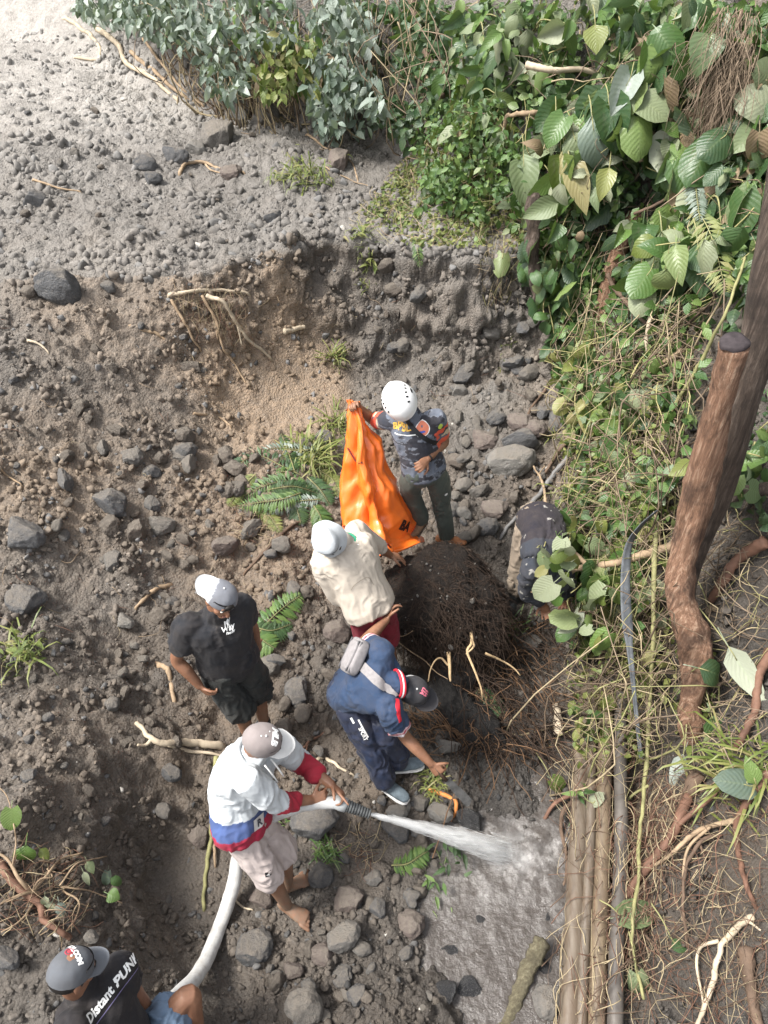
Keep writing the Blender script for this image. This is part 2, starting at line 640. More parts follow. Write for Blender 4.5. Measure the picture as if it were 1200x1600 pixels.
def hits(px, py):
    """the same for many pixels"""
    px, py = np.asarray(px, float), np.asarray(py, float)
    r = FWD[None] + RGT[None] * ((px - 600) / FPX)[:, None] + UPV[None] * ((800 - py) / FPX)[:, None]
    out = np.empty((len(px), 3))
    TS = np.concatenate([np.arange(1.6, 9, .04), np.arange(9, 34, .12)])
    for a in range(0, len(px), 4000):
        q = r[a:a + 4000]
        P = CAM + q[:, None, :] * TS[None, :, None]
        dz = P[..., 2] - hz(P[..., 0], P[..., 1])
        k = np.argmax(dz < 0, 1)
        k = np.where(dz[np.arange(len(k)), k] < 0, k, len(TS) - 1)
        f = np.clip(dz[np.arange(len(k)), np.maximum(k - 1, 0)] / (dz[np.arange(len(k)), np.maximum(k - 1, 0)] - dz[np.arange(len(k)), k] + 1e-9), 0, 1)
        t = TS[np.maximum(k - 1, 0)] + f * (TS[k] - TS[np.maximum(k - 1, 0)])
        out[a:a + 4000] = CAM + q * t[:, None]
    return out


def soil_material():
    t = NT('soil')
    co = t.coord('Object')
    z = t.attr('tint')
    sep = t.n('ShaderNodeSeparateColor')
    t.t.links.new(z.outputs['Color'], sep.inputs[0])
    brown, wet, pale = sep.outputs[0], sep.outputs[1], sep.outputs[2]
    n1 = t.noise(2.3, 6, .6, co)
    n2 = t.noise(19, 6, .65, co)
    n3 = t.noise(120, 5, .75, co)
    bf = t.math('ADD', brown, t.math('MULTIPLY_ADD', n1, .7, -.35), clamp=True)
    c = t.ramp(bf, [(.0, (.118, .108, .097)), (.5, (.150, .115, .085)), (1.0, (.300, .210, .135))])
    c = t.mix(pale, c, (.40, .375, .345))
    c = t.mix(t.ramp(n2, [(.30, 1.0), (.62, 0.0)]), c, t.mix(.5, c, (.075, .068, .060)))
    c = t.mix(t.ramp(n3, [(.35, 0.0), (.75, 0.5)]), c, (.30, .275, .245))
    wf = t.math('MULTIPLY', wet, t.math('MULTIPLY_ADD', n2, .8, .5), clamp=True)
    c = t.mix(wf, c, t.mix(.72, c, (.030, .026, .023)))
    vo = t.n('ShaderNodeTexVoronoi')
    vo.inputs['Scale'].default_value = 48
    t.t.links.new(co, vo.inputs['Vector'])
    h = t.math('ADD', t.math('MULTIPLY', n3, .5), t.math('MULTIPLY', vo.outputs['Distance'], -.6))
    h = t.math('ADD', h, t.math('MULTIPLY', n2, .8))
    nm = t.bump(h, 1.0, .022)
    ro = t.math('MULTIPLY_ADD', wf, -.42, .92)
    return t.fin(c, ro, nm, .35)


M_SOIL = soil_material()
ny, nx = GX.shape
ii = (np.arange(ny - 1)[:, None] * nx + np.arange(nx - 1)[None, :]).ravel()
Q = np.stack([ii, ii + 1, ii + nx + 1, ii + nx], -1)
me = npmesh('ground', G_P3.reshape(-1, 3), Q, True, col=np.stack([Z_BROWN, Z_WET_SHADE, Z_PALE], -1).reshape(-1, 3))
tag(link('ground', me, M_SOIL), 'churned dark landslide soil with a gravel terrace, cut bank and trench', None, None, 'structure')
# ================================================================== stones
def rock_shape(sub, seed, flat=.75, cuts=7, lump=.22):
    rng = np.random.default_rng(seed)
    V, F = ICO[sub]
    V = V.copy()
    V *= (1 + lump * fbm(V * 1.3 + seed * 3.1, 3, seed))[:, None]
    for _ in range(cuts):
        n = rng.normal(size=3)
        n /= np.linalg.norm(n)
        c = rng.uniform(.55, .88)
        k = np.maximum(0, V @ n - c)
        V -= k[:, None] * n * .84
    V *= (1 + .10 * fbm(V * 3.5 + seed, 4, seed + 9))[:, None]
    V *= np.array([1, rng.uniform(.72, .95), flat])
    return V, F


def stone_material(name, cols, wet=False):
    t = NT(name)
    co = t.coord('Object')
    oi = t.n('ShaderNodeObjectInfo')
    base = t.ramp(oi.outputs['Random'], cols)
    n1 = t.noise(3.2, 6, .65, co)
    n2 = t.noise(14, 5, .7, co)
    c = t.mix(t.ramp(n1, [(.3, 0.0), (.7, 1.0)]), t.mix(.42, base, (.03, .03, .03)), base)
    c = t.mix(t.ramp(n2, [(.5, 0.0), (.78, .55)]), c, (.32, .30, .27))
    gm = t.n('ShaderNodeNewGeometry')
    sx = t.n('ShaderNodeSeparateXYZ')
    t.t.links.new(gm.outputs['Normal'], sx.inputs[0])
    dust = t.math('MULTIPLY', t.ramp(sx.outputs[2], [(.35, 0.0), (.95, 1.0)]), t.ramp(n1, [(.30, 0.2), (.62, .85)]))
    if not wet:
        c = t.mix(dust, c, (.225, .195, .16))
    nm = t.bump(t.math('ADD', n2, t.math('MULTIPLY', n1, .7)), .7, .09)
    return t.fin(c, .22 if wet else .85, nm, .5 if wet else .3)


GREYS = [(0.0, (.145, .143, .14)), (.3, (.19, .185, .18)), (.55, (.24, .22, .195)), (.8, (.175, .16, .142)), (1.0, (.27, .255, .235))]
M_STONE = stone_material('stone', GREYS)
M_STONE_DARK = stone_material('dark_basalt', [(0.0, (.115, .117, .122)), (1.0, (.165, .165, .168))])
M_STONE_PALE = stone_material('pale_stone', [(0.0, (.30, .285, .26)), (1.0, (.36, .34, .31))])
M_STONE_RED = stone_material('reddish_stone', [(0.0, (.21, .165, .145)), (1.0, (.24, .19, .165))])
M_STONE_EARTH = stone_material('earth_coated_stone', [(0.0, (.125, .104, .085)), (1.0, (.185, .150, .120))])
M_STONE_WET = stone_material('wet_stone', [(0.0, (.035, .036, .04)), (1.0, (.05, .05, .052))], True)

HERO = [npmesh('boulder_shape', *rock_shape(4, 100 + k, .8, 9, .2)) for k in range(8)]
MIDS = [npmesh('stone_shape', *rock_shape(3, 200 + k, .72, 7, .24)) for k in range(12)]
for m_ in HERO + MIDS:
    m_.materials.append(M_STONE)


def stone(px, py, wpx, label, cat='stone', group=None, mesh=None, mat=None, asp=1.0, rot=None, sink=.28, name='stone', lift=0.0):
    p = hit(px, py)
    d = to_px(p)[2]
    s = wpx / 2 / FPX * d
    o = bpy.data.objects.new(name, mesh or random.choice(MIDS))
    n = hnormal(p[0], p[1], .12)
    q = Vector((0, 0, 1)).rotation_difference(Vector(n).lerp(Vector((0, 0, 1)), .35)) @ Quaternion((0, 0, 1), random.uniform(0, 6.28) if rot is None else rot)
    o.rotation_mode = 'QUATERNION'
    o.rotation_quaternion = q
    o.scale = (s, s * asp, s * random.uniform(.85, 1.15))
    o.location = p + n * s * (.75 - 2 * sink * .75) + np.array([0, 0, lift])
    COL.objects.link(o)
    if mat:
        o.material_slots[0].link = 'OBJECT'
        o.material_slots[0].material = mat
    return tag(o, label, cat, group)


D, P_, R_, W_ = M_STONE_DARK, M_STONE_PALE, M_STONE_RED, M_STONE_WET
BOULDERS = [
    (172, 787, 66, 'smooth grey rounded boulder sticking out of the brown left slope', D, .8),
    (790, 727, 80, 'largest pale angular boulder in the rockfall under the cut bank', P_, .85),
    (815, 692, 62, 'dark blocky rock lying on top of the large pale angular boulder', D, .5),
    (755, 690, 44, 'brown upright stone left of the dark blocky rock', R_, 1.0),
    (815, 665, 44, 'rounded brownish stone behind the dark blocky rock', R_, .8),
    (835, 672, 40, 'lumpy brown stone beside a thin dark stick below the creepers', R_, .9),
    (890, 655, 46, 'grey fractured rock half under the hanging creepers at the bank foot', None, 1.1),
    (722, 585, 32, 'tall blue-grey stone in the cut bank right of the white helmet', D, 1.2),
    (720, 612, 28, 'flat light grey stone just right of the white helmet', P_, .7),
    (800, 565, 36, 'dark rock bedded in the cut bank under the hanging vine', D, .8),
    (775, 655, 34, 'dark wedge of rock beside the man in the helmet', D, .9),
    (748, 770, 34, 'olive-grey rounded stone in front of the largest pale boulder', None, .6),
    (775, 800, 46, 'brown lumpy rock near the lower end of the grey stick', R_, .9),
    (763, 825, 36, 'dark grey rock next to the orange boot', D, 1.0),
    (727, 806, 30, 'pale flat stone beside the green trouser leg', P_, .6),
    (342, 226, 62, 'biggest grey boulder on the gravel terrace', None, .85),
    (307, 238, 42, 'pale round boulder leaning on the biggest terrace boulder', P_, .8),
    (275, 250, 46, 'dark boulder left of the pale round one on the terrace', D, .7),
    (231, 264, 42, 'dark rounded stone at the left end of the terrace boulders', D, .8),
    (240, 284, 30, 'low dark stone in front of the terrace boulders', D, .7),
    (365, 276, 38, 'reddish brown stone by the dead twigs on the terrace', R_, .8),
    (420, 188, 52, 'long flat boulder under the far bushes', None, .6),
    (375, 187, 40, 'dusty low boulder beside the long flat one under the far bushes', P_, .6),
    (530, 258, 38, 'pointed brown stone next to the terrace grass tuft', R_, 1.1),
    (60, 319, 46, 'lone dark boulder near the left end of the terrace', D, .6),
    (425, 345, 32, 'dark stone near the rim of the cut bank', D, .7),
    (100, 458, 80, 'broad dark lump of rock at the upper edge of the left slope', D, .7),
    (36, 838, 64, 'rough dark rock at the left edge above the grass clump', D, .9),
    (40, 945, 62, 'wet looking dark rock below the rough one at the left edge', D, 1.1),
    (290, 708, 40, 'grey stone half buried above a clod of dark soil on the slope', None, .8),
    (240, 742, 32, 'dark flat stone on the mid slope right of the rounded boulder', D, .7),
    (180, 880, 34, 'grey upright stone on the slope above the man in black', None, 1.0),
    (505, 686, 34, 'pale grey stone at the top edge of the cut fern heap', P_, .9),
    (345, 855, 44, 'brown rock below the red dry twigs', R_, .8),
    (440, 852, 36, 'grey-brown rock beside the long diagonal stick', None, .9),
    (193, 972, 30, 'pale block on the slope left of the man in black', P_, .9),
    (465, 1080, 40, 'dark upright rock between the man in black and the bending man', D, 1.4),
    (420, 1040, 42, 'rough rock beside the hand of the man in black', None, 1.0),
    (530, 992, 48, 'flat brown rock under the hat wearer', R_, .8),
    (490, 1285, 84, 'great dark lava boulder under the hose nozzle', D, .75),
    (620, 1295, 56, 'second dark lava boulder under the water jet', D, .9),
    (686, 1268, 42, 'pale rounded stone above the water jet', P_, .9),
    (735, 1278, 50, 'dark wet boulder at the upper end of the puddle', W_, .7),
    (695, 1168, 40, 'greenish grey flat stone behind the crouched worker', None, .6),
    (655, 1255, 32, 'grey cobble beside the grey sports shoe', None, .9),
    (620, 1268, 36, 'pale cobble below the grey sports shoes', P_, .8),
    (505, 1370, 44, 'grey rock beside the bare feet', D, .9),
    (545, 1415, 52, 'big tan rock in the trench in front of the bare feet', R_, .8),
    (590, 1420, 34, 'dark egg shaped rock right of the tan rock', D, 1.1),
    (535, 1465, 58, 'large grey rock in the lower trench', None, .9),
    (507, 1492, 44, 'purplish angular stone in the lower trench', R_, .9),
    (458, 1520, 34, 'yellowish crumbly stone left of the purplish stone', R_, .9),
    (535, 1525, 36, 'dark cobble under the purplish stone', D, 1.1),
    (640, 1445, 44, 'brown lump in the wall of the puddle gully', R_, 1.2),
    (480, 1575, 66, 'broad dusty rock at the bottom edge of the trench', None, .85),
    (560, 1560, 36, 'blue-grey stone near the bottom edge of the trench', D, .8),
    (410, 1405, 46, 'brown rock behind the bare foot', R_, .9),
    (395, 1480, 60, 'low grey outcrop beside the pale hose', D, 1.2),
    (730, 1543, 48, 'rounded black wet stone shining in the puddle', W_, 1.0),
    (695, 1550, 34, 'small black wet stone beside the rounded one in the puddle', W_, 1.2),
    (705, 1490, 40, 'black wet stone higher up in the puddle', W_, 1.1),
    (855, 1565, 50, 'pale grey stone wedged between broken branch and pipes', None, 1.3),
    (855, 1440, 40, 'dark stone beside the pipes at the edge of the puddle', W_, 1.2),
    (825, 1010, 40, 'pale stone on the rim of the hole beside the crouched worker', None, .8),
    (310, 1305, 40, 'brown cobble left of the pale shorts', R_, 1.1),
    (265, 1205, 34, 'purple-grey cobble on the trench wall', D, 1.0),
    (255, 1265, 30, 'brown cobble in the crack of the trench wall', None, .9),
    (12, 1495, 44, 'grey cobble at the left edge above the grey cap', D, .8),
    (45, 1215, 26, 'blue-grey chip of stone above the uprooted plant', D, 1.2),
    (385, 1190, 36, 'pale cobble under the forked branch', None, .8),
]
for k, (px, py, w, lab, mt, asp) in enumerate(BOULDERS):
    stone(px, py, w * 1.06, lab, 'boulder' if w >= 40 else 'stone', None, HERO[k % 8], mt or M_STONE, asp, rot=random.uniform(-.5, .5), sink=.40 if mt is M_STONE_WET else .28, name='boulder' if w >= 40 else 'stone')

# repeats : loose stones by area, each its own object
ZONES = [
    ('dusty grey stones strewn on the gravel terrace', 'small dusty stone strewn on the upper gravel terrace', 40, [(20, 170, 560, 380)], (8, 20)),
    ('brown stones on the left slope', 'small grey-brown stone loose on the brown left slope', 60, [(0, 420, 330, 760), (0, 760, 480, 900), (0, 900, 270, 1180)], (10, 26)),
    ('rubble under the cut bank', 'small stone in the rubble slope under the cut bank', 72, [(700, 560, 880, 850)], (11, 36)),
    ('cobbles in the trench', 'muddy cobble lying in the bottom of the trench', 66, [(400, 1330, 680, 1590), (430, 900, 560, 1260), (560, 1250, 700, 1420)], (13, 36)),
    ('wet stones breaking through the puddle', 'dark wet stone breaking through the muddy puddle', 16, [(700, 1380, 850, 1600)], (14, 34)),
    ('stones set in the cut bank', 'stone bedded in the face of the cut bank', 26, [(560, 410, 860, 570)], (11, 32)),
    ('pebbles by the left bank of the trench', 'small stone on the bank left of the pale hose', 22, [(0, 1180, 300, 1480)], (11, 26)),
]
for grp, lab, n, rects, (s0, s1) in ZONES:
    ar = np.array([(c - a) * (d - b) for a, b, c, d in rects], float)
    for k in range(n):
        a, b, c, d = rects[RNG.choice(len(rects), p=ar / ar.sum())]
        px, py = RNG.uniform(a, c), RNG.uniform(b, d)
        w = s0 + (s1 - s0) * RNG.uniform() ** 1.6
        mt = [None, None, M_STONE_EARTH, M_STONE_EARTH, M_STONE_DARK][RNG.integers(5)] if 'wet' not in lab else M_STONE_WET
        stone(px, py, w, lab, 'stone', grp, MIDS[k % 12], mt, RNG.uniform(.7, 1.1), sink=.22, name='stone')


for k in range(46):
    a, b, c, d = [(10, 520, 420, 860), (60, 860, 300, 1180), (180, 640, 480, 900), (100, 700, 400, 880)][k % 4]
    stone(RNG.uniform(a, c), RNG.uniform(b, d), RNG.uniform(20, 46), 'half buried earth coloured rock bulging out of the left slope', 'rock', 'half buried rocks of the left slope', HERO[k % 8],
          [M_STONE_EARTH, M_STONE_EARTH, M_STONE_EARTH, M_STONE][k % 4], RNG.uniform(.6, 1.0), sink=.42, name='rock')


# gravel and clods past counting : one mesh
def gravel():
    n = 40000
    px = RNG.uniform(-40, 1240, n * 2)
    py = 60 + 1580 * RNG.uniform(0, 1, n * 2)
    # plan points by sight lines on a rough plane, then dropped on the soil
    r = FWD[None] + RGT[None] * ((px - 600) / FPX)[:, None] + UPV[None] * ((800 - py) / FPX)[:, None]
    TS = np.concatenate([np.arange(2, 9, .06), np.arange(9, 20, .2)])
    P = CAM + r[:, None, :] * TS[None, :, None]
    dz = P[..., 2] - hz(P[..., 0], P[..., 1])
    k = np.argmax(dz < 0, 1)
    ok = (dz[np.arange(len(k)), k] < 0) & (k > 0)
    P = P[np.arange(len(k)), k]
    depth = TS[k]
    sd = grid_at(G_SD, P[:, 0], P[:, 1])
    pool = grid_at(G_POOL, P[:, 0], P[:, 1])
    keep = ok & ((sd < .25) | (RNG.uniform(size=len(sd)) < .35)) & ((pool < .35) | (RNG.uniform(size=len(sd)) < .25))
    dens = fbm(P[:, :2] * 1.9, 3, 91) - .6 * grid_at(G_SMOOTH, P[:, 0], P[:, 1])
    keep &= RNG.uniform(-.55, .5, len(sd)) < dens + .12
    P, depth = P[keep][:n], depth[keep][:n]
    n = len(P)
    s = (1.1 + 7.5 * RNG.uniform(size=n) ** 5) / FPX * depth / 1.0
    s = np.clip(s, .004, .04) * np.where(grid_at(G_T, P[:, 0], P[:, 1]) > .96, 1.55, 1.0)
    shp = [rock_shape(1, 300 + q, .6, 5, .8) for q in range(10)]
    sml = [rock_shape(0, 330 + q, .6, 2, .9) for q in range(10)]
    x, y = P[:, 0], P[:, 1]
    pos = np.stack([x, y, hz(x, y) - s * .15], -1)
    R = rand_rot(n, RNG)
    br = grid_at(Z_BROWN, x, y)
    we = grid_at(Z_WET_SHADE, x, y)
    pa = grid_at(Z_PALE, x, y)
    soil = np.array([.16, .145, .13]) + (np.array([.22, .162, .11]) - np.array([.16, .145, .13])) * br[:, None]
    grey = np.array([.155, .15, .145]) * RNG.uniform(.6, 1.6, n)[:, None]
    c = np.where((RNG.uniform(size=n) < .9)[:, None], soil * RNG.uniform(.8, 1.3, n)[:, None], grey)
    c = c + (np.array([.315, .298, .275]) - c) * np.clip(pa * 1.1, 0, .9)[:, None]
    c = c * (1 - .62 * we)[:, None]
    c = np.where((RNG.uniform(size=n) < .005)[:, None], np.array([.5, .47, .42]), c)
    Vs, Fs, Cs, off = [], [], [], 0
    for grpk, cond in ((shp, s > .014), (sml, s <= .014)):
        idx = np.nonzero(cond)[0]
        for q in range(10):
            sel = idx[q::10]
            if not len(sel):
                continue
            V, F = grpk[q]
            W = np.einsum('nij,vj->nvi', R[sel], V) * s[sel][:, None, None] + pos[sel][:, None, :]
            Vs.append(W.reshape(-1, 3))
            Fs.append((F[None] + (np.arange(len(sel)) * len(V))[:, None, None]).reshape(-1, 3) + off)
            Cs.append(np.repeat(c[sel], len(V), 0))
            off += len(sel) * len(V)
    t = NT('gravel')
    co = t.coord('Object')
    a = t.attr('tint')
    nn = t.noise(60, 4, .7, co)
    t.fin(t.mix(t.ramp(nn, [(.3, 0.0), (.7, 1.0)]), t.mix(.45, a.outputs['Color'], (.03, .03, .03)), a.outputs['Color']), .85, t.bump(nn, .5, .01), .3)
    me = npmesh('gravel', np.concatenate(Vs), np.concatenate(Fs), False, col=np.concatenate(Cs))
    tag(link('gravel', me, t.m), 'loose gravel and clods of soil scattered over the whole slope', None, None, 'stuff')


gravel()
# ================================================================== people
BONES = [('pel', 'neck', .50), ('neck', 'head', .20), ('neck', 'shR', .18), ('neck', 'shL', .18), ('shR', 'shL', .34), ('shR', 'elR', .28), ('elR', 'wrR', .245),
         ('shL', 'elL', .28), ('elL', 'wrL', .245), ('pel', 'hipR', .095), ('pel', 'hipL', .095), ('hipR', 'hipL', .19), ('hipR', 'knR', .40), ('knR', 'anR', .40),
         ('hipL', 'knL', .40), ('knL', 'anL', .40), ('anR', 'toR', .17), ('anL', 'toL', .17), ('pel', 'shR', .50), ('pel', 'shL', .50)]


def solve_pose(spec, k=1.0, zw=1.3):
    """places each joint on its sight line so that bones keep their human lengths"""
    spec = dict(spec)
    if 'pel' not in spec:
        a, b = spec['hipR'], spec['hipL']
        spec['pel'] = tuple((a[i] + b[i]) / 2 for i in range(3))
    names = list(spec)
    R = np.array([ray(spec[n][0], spec[n][1]) for n in names])
    z0 = np.array([spec[n][2] for n in names])
    t = (z0 - CAM[2]) / R[:, 2]
    idx = {n: i for i, n in enumerate(names)}
    wt = np.array([4.0 if n[:2] in ('an', 'to') else 1.0 for n in names])
    bl = [(idx[a], idx[b], L * k) for a, b, L in BONES if a in idx and b in idx]

    def res(t):
        P = CAM + R * t[:, None]
        return np.concatenate([[6 * (np.linalg.norm(P[a] - P[b]) - L) for a, b, L in bl], zw * wt * (P[:, 2] - z0)])
    for _ in range(40):
        r = res(t)
        J = np.stack([(res(t + np.eye(len(t))[i] * 1e-4) - r) / 1e-4 for i in range(len(t))], 1)
        d = np.linalg.lstsq(np.vstack([J, .15 * np.eye(len(t))]), np.concatenate([-r, np.zeros(len(t))]), rcond=None)[0]
        t = t + np.clip(d, -.15, .15)
    return {n: CAM + R[i] * t[i] for n, i in idx.items()}


def nrm(v):
    v = np.asarray(v, float)
    return v / (np.linalg.norm(v) + 1e-9)


def eloft(C, A, B, ra, rb, sides=18):
    """closed loft of ellipses : centres C, axes A,B, radii ra,rb"""
    C, A, B = np.asarray(C, float), np.asarray(A, float), np.asarray(B, float)
    n = len(C)
    th = np.linspace(0, 2 * math.pi, sides, endpoint=False)
    V = C[:, None] + np.asarray(ra)[:, None, None] * np.cos(th)[None, :, None] * A[:, None] + np.asarray(rb)[:, None, None] * np.sin(th)[None, :, None] * B[:, None]
    i = np.arange(n - 1)[:, None] * sides
    j = np.arange(sides)[None]
    k = (j + 1) % sides
    Q = np.stack([i + j, i + k, i + sides + k, i + sides + j], -1).reshape(-1, 4)
    V = np.vstack([V.reshape(-1, 3), C[0], C[-1]])
    jj = np.arange(sides)
    kk = (jj + 1) % sides
    T = np.vstack([np.stack([np.full(sides, n * sides), kk, jj], -1), np.stack([np.full(sides, n * sides + 1), (n - 1) * sides + jj, (n - 1) * sides + kk], -1)])
    return V, Q, T


def limb(P, R, n=14, sides=14, flat=1.0, ax=None):
    """rounded closed limb through points P with radii R"""
    C = spline(P, n)
    s = np.linspace(0, 1, len(P))
    r = np.interp(np.linspace(0, 1, n), s, R)
    T, N, B = frames(C)
    if ax is not None:
        N = np.array([nrm(np.asarray(ax) - t * (t @ np.asarray(ax))) for t in T])
        B = np.cross(T, N)
    # round ends
    C = np.vstack([C[0] - T[0] * r[0] * .7, C[0] - T[0] * r[0] * .4, C, C[-1] + T[-1] * r[-1] * .4, C[-1] + T[-1] * r[-1] * .7])
    N = np.vstack([N[:1], N[:1], N, N[-1:], N[-1:]])
    B = np.vstack([B[:1], B[:1], B, B[-1:], B[-1:]])
    r = np.concatenate([[r[0] * .45, r[0] * .85], r, [r[-1] * .85, r[-1] * .45]])
    return eloft(C, N, B, r, r * flat, sides)


def ellipsoid(c, M, r, sub=2):
    V, F = ICO[sub]
    return np.asarray(c) + (V * np.asarray(r)) @ np.asarray(M), None, F


def union(parts, voxel, smooth=4, dec=None):
    """voxel union of closed shapes -> one continuous skin (V,F lists)"""
    p = Pile()
    for q in parts:
        p.add(*q)
    me = p.mesh('tmp', smooth=False)
    o = bpy.data.objects.new('tmp', me)
    COL.objects.link(o)
    m = o.modifiers.new('r', 'REMESH')
    m.mode = 'VOXEL'
    m.voxel_size = voxel
    m.adaptivity = 0
    if smooth:
        s = o.modifiers.new('s', 'SMOOTH')
        s.iterations = smooth
        s.factor = .5
    if dec:
        d = o.modifiers.new('d', 'DECIMATE')
        d.ratio = dec
    ev = o.evaluated_get(bpy.context.evaluated_depsgraph_get())
    e = ev.to_mesh()
    V = np.empty(len(e.vertices) * 3, np.float32)
    e.vertices.foreach_get('co', V)
    V = V.reshape(-1, 3).astype(float)
    N = np.empty(len(e.vertices) * 3, np.float32)
    e.vertices.foreach_get('normal', N)
    N = N.reshape(-1, 3).astype(float)
    tot = np.empty(len(e.polygons), np.int32)
    e.polygons.foreach_get('loop_total', tot)
    st = np.empty(len(e.polygons), np.int32)
    e.polygons.foreach_get('loop_start', st)
    li = np.empty(len(e.loops), np.int32)
    e.loops.foreach_get('vertex_index', li)
    F = []
    for k in (3, 4):
        mk = tot == k
        if mk.any():
            F.append(li[st[mk][:, None] + np.arange(k)[None]])
    ev.to_mesh_clear()
    bpy.data.objects.remove(o)
    bpy.data.meshes.remove(me)
    return V, F, N


def crumple(V, N, amp, seed, sc=7.0, stretch=None):
    W = V * sc
    if stretch is not None:
        s = nrm(stretch)
        W = W - (W @ s)[:, None] * s * .62
    W = W + .6 * np.stack([fbm(V * sc * .8 + k * 5, 2, seed + k) for k in range(3)], -1)
    a = fbm(W, 2, seed + 5)
    b = 1 - 3.2 * np.abs(fbm(W * 1.7 + 3, 2, seed + 8))
    c = 1 - 3.2 * np.abs(fbm(W * 3.4 + 9, 2, seed + 11))
    m = sstep(-.25, .35, fbm(V * 5 + seed, 2, seed + 13))
    return V + N * (amp * (a * 1.5 + (np.maximum(b, -.6) * 1.5 + np.maximum(c, -.6) * .7) * (.35 + .65 * m)))[:, None]


def bvh_of(V, F):
    fl = [tuple(int(i) for i in f) for ff in F for f in ff]
    return BVHTree.FromPolygons([tuple(v) for v in V], fl)


def text_shape(s, size=1.0, bold=0.0, shear=0.0, align='CENTER'):
    cu = bpy.data.curves.new('lettering', 'FONT')
    cu.body = s
    cu.size = size
    cu.align_x = align
    cu.align_y = 'CENTER'
    cu.offset = bold
    cu.shear = shear
    cu.resolution_u = 2
    o = bpy.data.objects.new('lettering', cu)
    COL.objects.link(o)
    ev = o.evaluated_get(bpy.context.evaluated_depsgraph_get())
    me = ev.to_mesh()
    V = np.array([v.co[:] for v in me.vertices])
    F = [tuple(p.vertices) for p in me.polygons]
    ev.to_mesh_clear()
    bpy.data.objects.remove(o)
    bpy.data.curves.remove(cu)
    return V, F


def decal(name, V2, F, origin, u, v, bvh, mat, parent, off=.004, lift=.25):
    """flat print laid on a surface : 2-D shape carried along -normal on to the cloth"""
    u = nrm(u)
    v = nrm(np.asarray(v) - u * (u @ np.asarray(v)))
    n = np.cross(u, v)
    P = np.asarray(origin) + V2[:, :1] * u + V2[:, 1:2] * v
    out = []
    for p in P:
        h = bvh.ray_cast(Vector(p + n * lift), Vector(-n), lift * 2.2)
        if h[0] is None:
            out.append(p)
        else:
            out.append(np.array(h[0]) + n * off)
    out = np.array(out)
    me = bpy.data.meshes.new(name)
    q, w = parent, np.zeros(3)
    while q is not None:
        w = w + np.array(q.location)
        q = q.parent
    me.from_pydata([tuple(p) for p in out - w], [], F)
    return link(name, me, mat, parent)


def disc2(r, n=20, r0=0.0, sx=1.0, sy=1.0):
    th = np.linspace(0, 2 * math.pi, n, endpoint=False)
    o = np.stack([np.cos(th) * r * sx, np.sin(th) * r * sy, th * 0], -1)
    if r0:
        i = o * (r0 / r)
        V = np.vstack([o, i])
        return V, [(k, (k + 1) % n, n + (k + 1) % n, n + k) for k in range(n)]
    V = np.vstack([o, [[0, 0, 0]]])
    return V, [(k, (k + 1) % n, n) for k in range(n)]


def rect2(w, h, nx=6, ny=2):
    xs, ys = np.linspace(-w / 2, w / 2, nx), np.linspace(-h / 2, h / 2, ny)
    V = np.array([(x, y, 0) for y in ys for x in xs])
    return V, [(j * nx + i, j * nx + i + 1, (j + 1) * nx + i + 1, (j + 1) * nx + i) for j in range(ny - 1) for i in range(nx - 1)]


def skin_material():
    t = NT('skin')
    co = t.coord('Object')
    n = t.noise(11, 5, .6, co)
    c = t.ramp(n, [(.3, (.165, .078, .045)), (.7, (.265, .135, .080))])
    m = t.attr('tint')
    sp = t.n('ShaderNodeSeparateColor')
    t.t.links.new(m.outputs['Color'], sp.inputs[0])
    mud = t.math('ADD', t.math('MULTIPLY', sp.outputs[0], t.ramp(t.noise(28, 5, .7, co), [(.35, .2), (.65, 1.0)])), t.ramp(t.noise(9, 6, .75, co), [(.58, 0.0), (.72, .45)]), clamp=True)
    c = t.mix(mud, c, (.17, .125, .09))
    t.b.inputs['Subsurface Weight'].default_value = .08
    t.b.inputs['Subsurface Radius'].default_value = (.02, .008, .004)
    return t.fin(c, .48, t.bump(t.noise(160, 3, .6, co), .25, .002), .4)


def cloth_material(name, rough=.85, weave=900, bump=.2, sheen=.04):
    t = NT(name)
    co = t.coord('Object')
    a = t.attr('tint')
    n = t.noise(9, 5, .65, co)
    n2 = t.noise(55, 4, .7, co)
    c = t.mix(t.ramp(n, [(.25, 1.0), (.75, 0.0)]), a.outputs['Color'], t.mix(.30, a.outputs['Color'], (.09, .07, .055)))
    c = t.mix(t.ramp(n2, [(.60, 0.0), (.80, .16)]), c, (.2, .165, .13))
    c = t.mix(t.ramp(t.noise(3.6, 7, .75, co), [(.56, 0.0), (.72, .22)]), c, (.15, .12, .09))
    h = t.math('ADD', t.math('MULTIPLY', n2, .6), t.math('MULTIPLY', t.noise(weave, 1, .5, co), .25))
    t.b.inputs['Sheen Weight'].default_value = sheen
    return t.fin(c, rough, t.bump(h, bump, .004), .25)


M_SKIN = skin_material()
M_CLOTH = cloth_material('cotton_cloth', bump=.35)
M_SLICK = cloth_material('track_cloth', .5, 700, .15, .05)
M_HAIR = plain('hair', (.012, .010, .009), .55, .3, 60, .4, 200)
M_EYE = plain('eye_white', (.6, .57, .53), .2, .05)
M_IRIS = plain('iris', (.02, .012, .008), .2, .1)
M_LIP = plain('lips', (.26, .12, .09), .5, .1)
M_WHITE_PRINT = plain('white_print', (.78, .78, .76), .6, .08, 60)
M_RED_PRINT = plain('red_print', (.50, .02, .035), .6, .1, 60)
M_BLACK = plain('black_plastic', (.015, .015, .017), .45, .2, 30)
M_HELMET = plain('helmet_shell', (.80, .80, .79), .28, .03, 8, 0, 100, .5)
M_SOLE = plain('shoe_sole', (.62, .61, .58), .7, .15, 30, .3)
M_MUDSOLE = plain('muddy_sole', (.12, .09, .07), .9, .3, 30, .3)
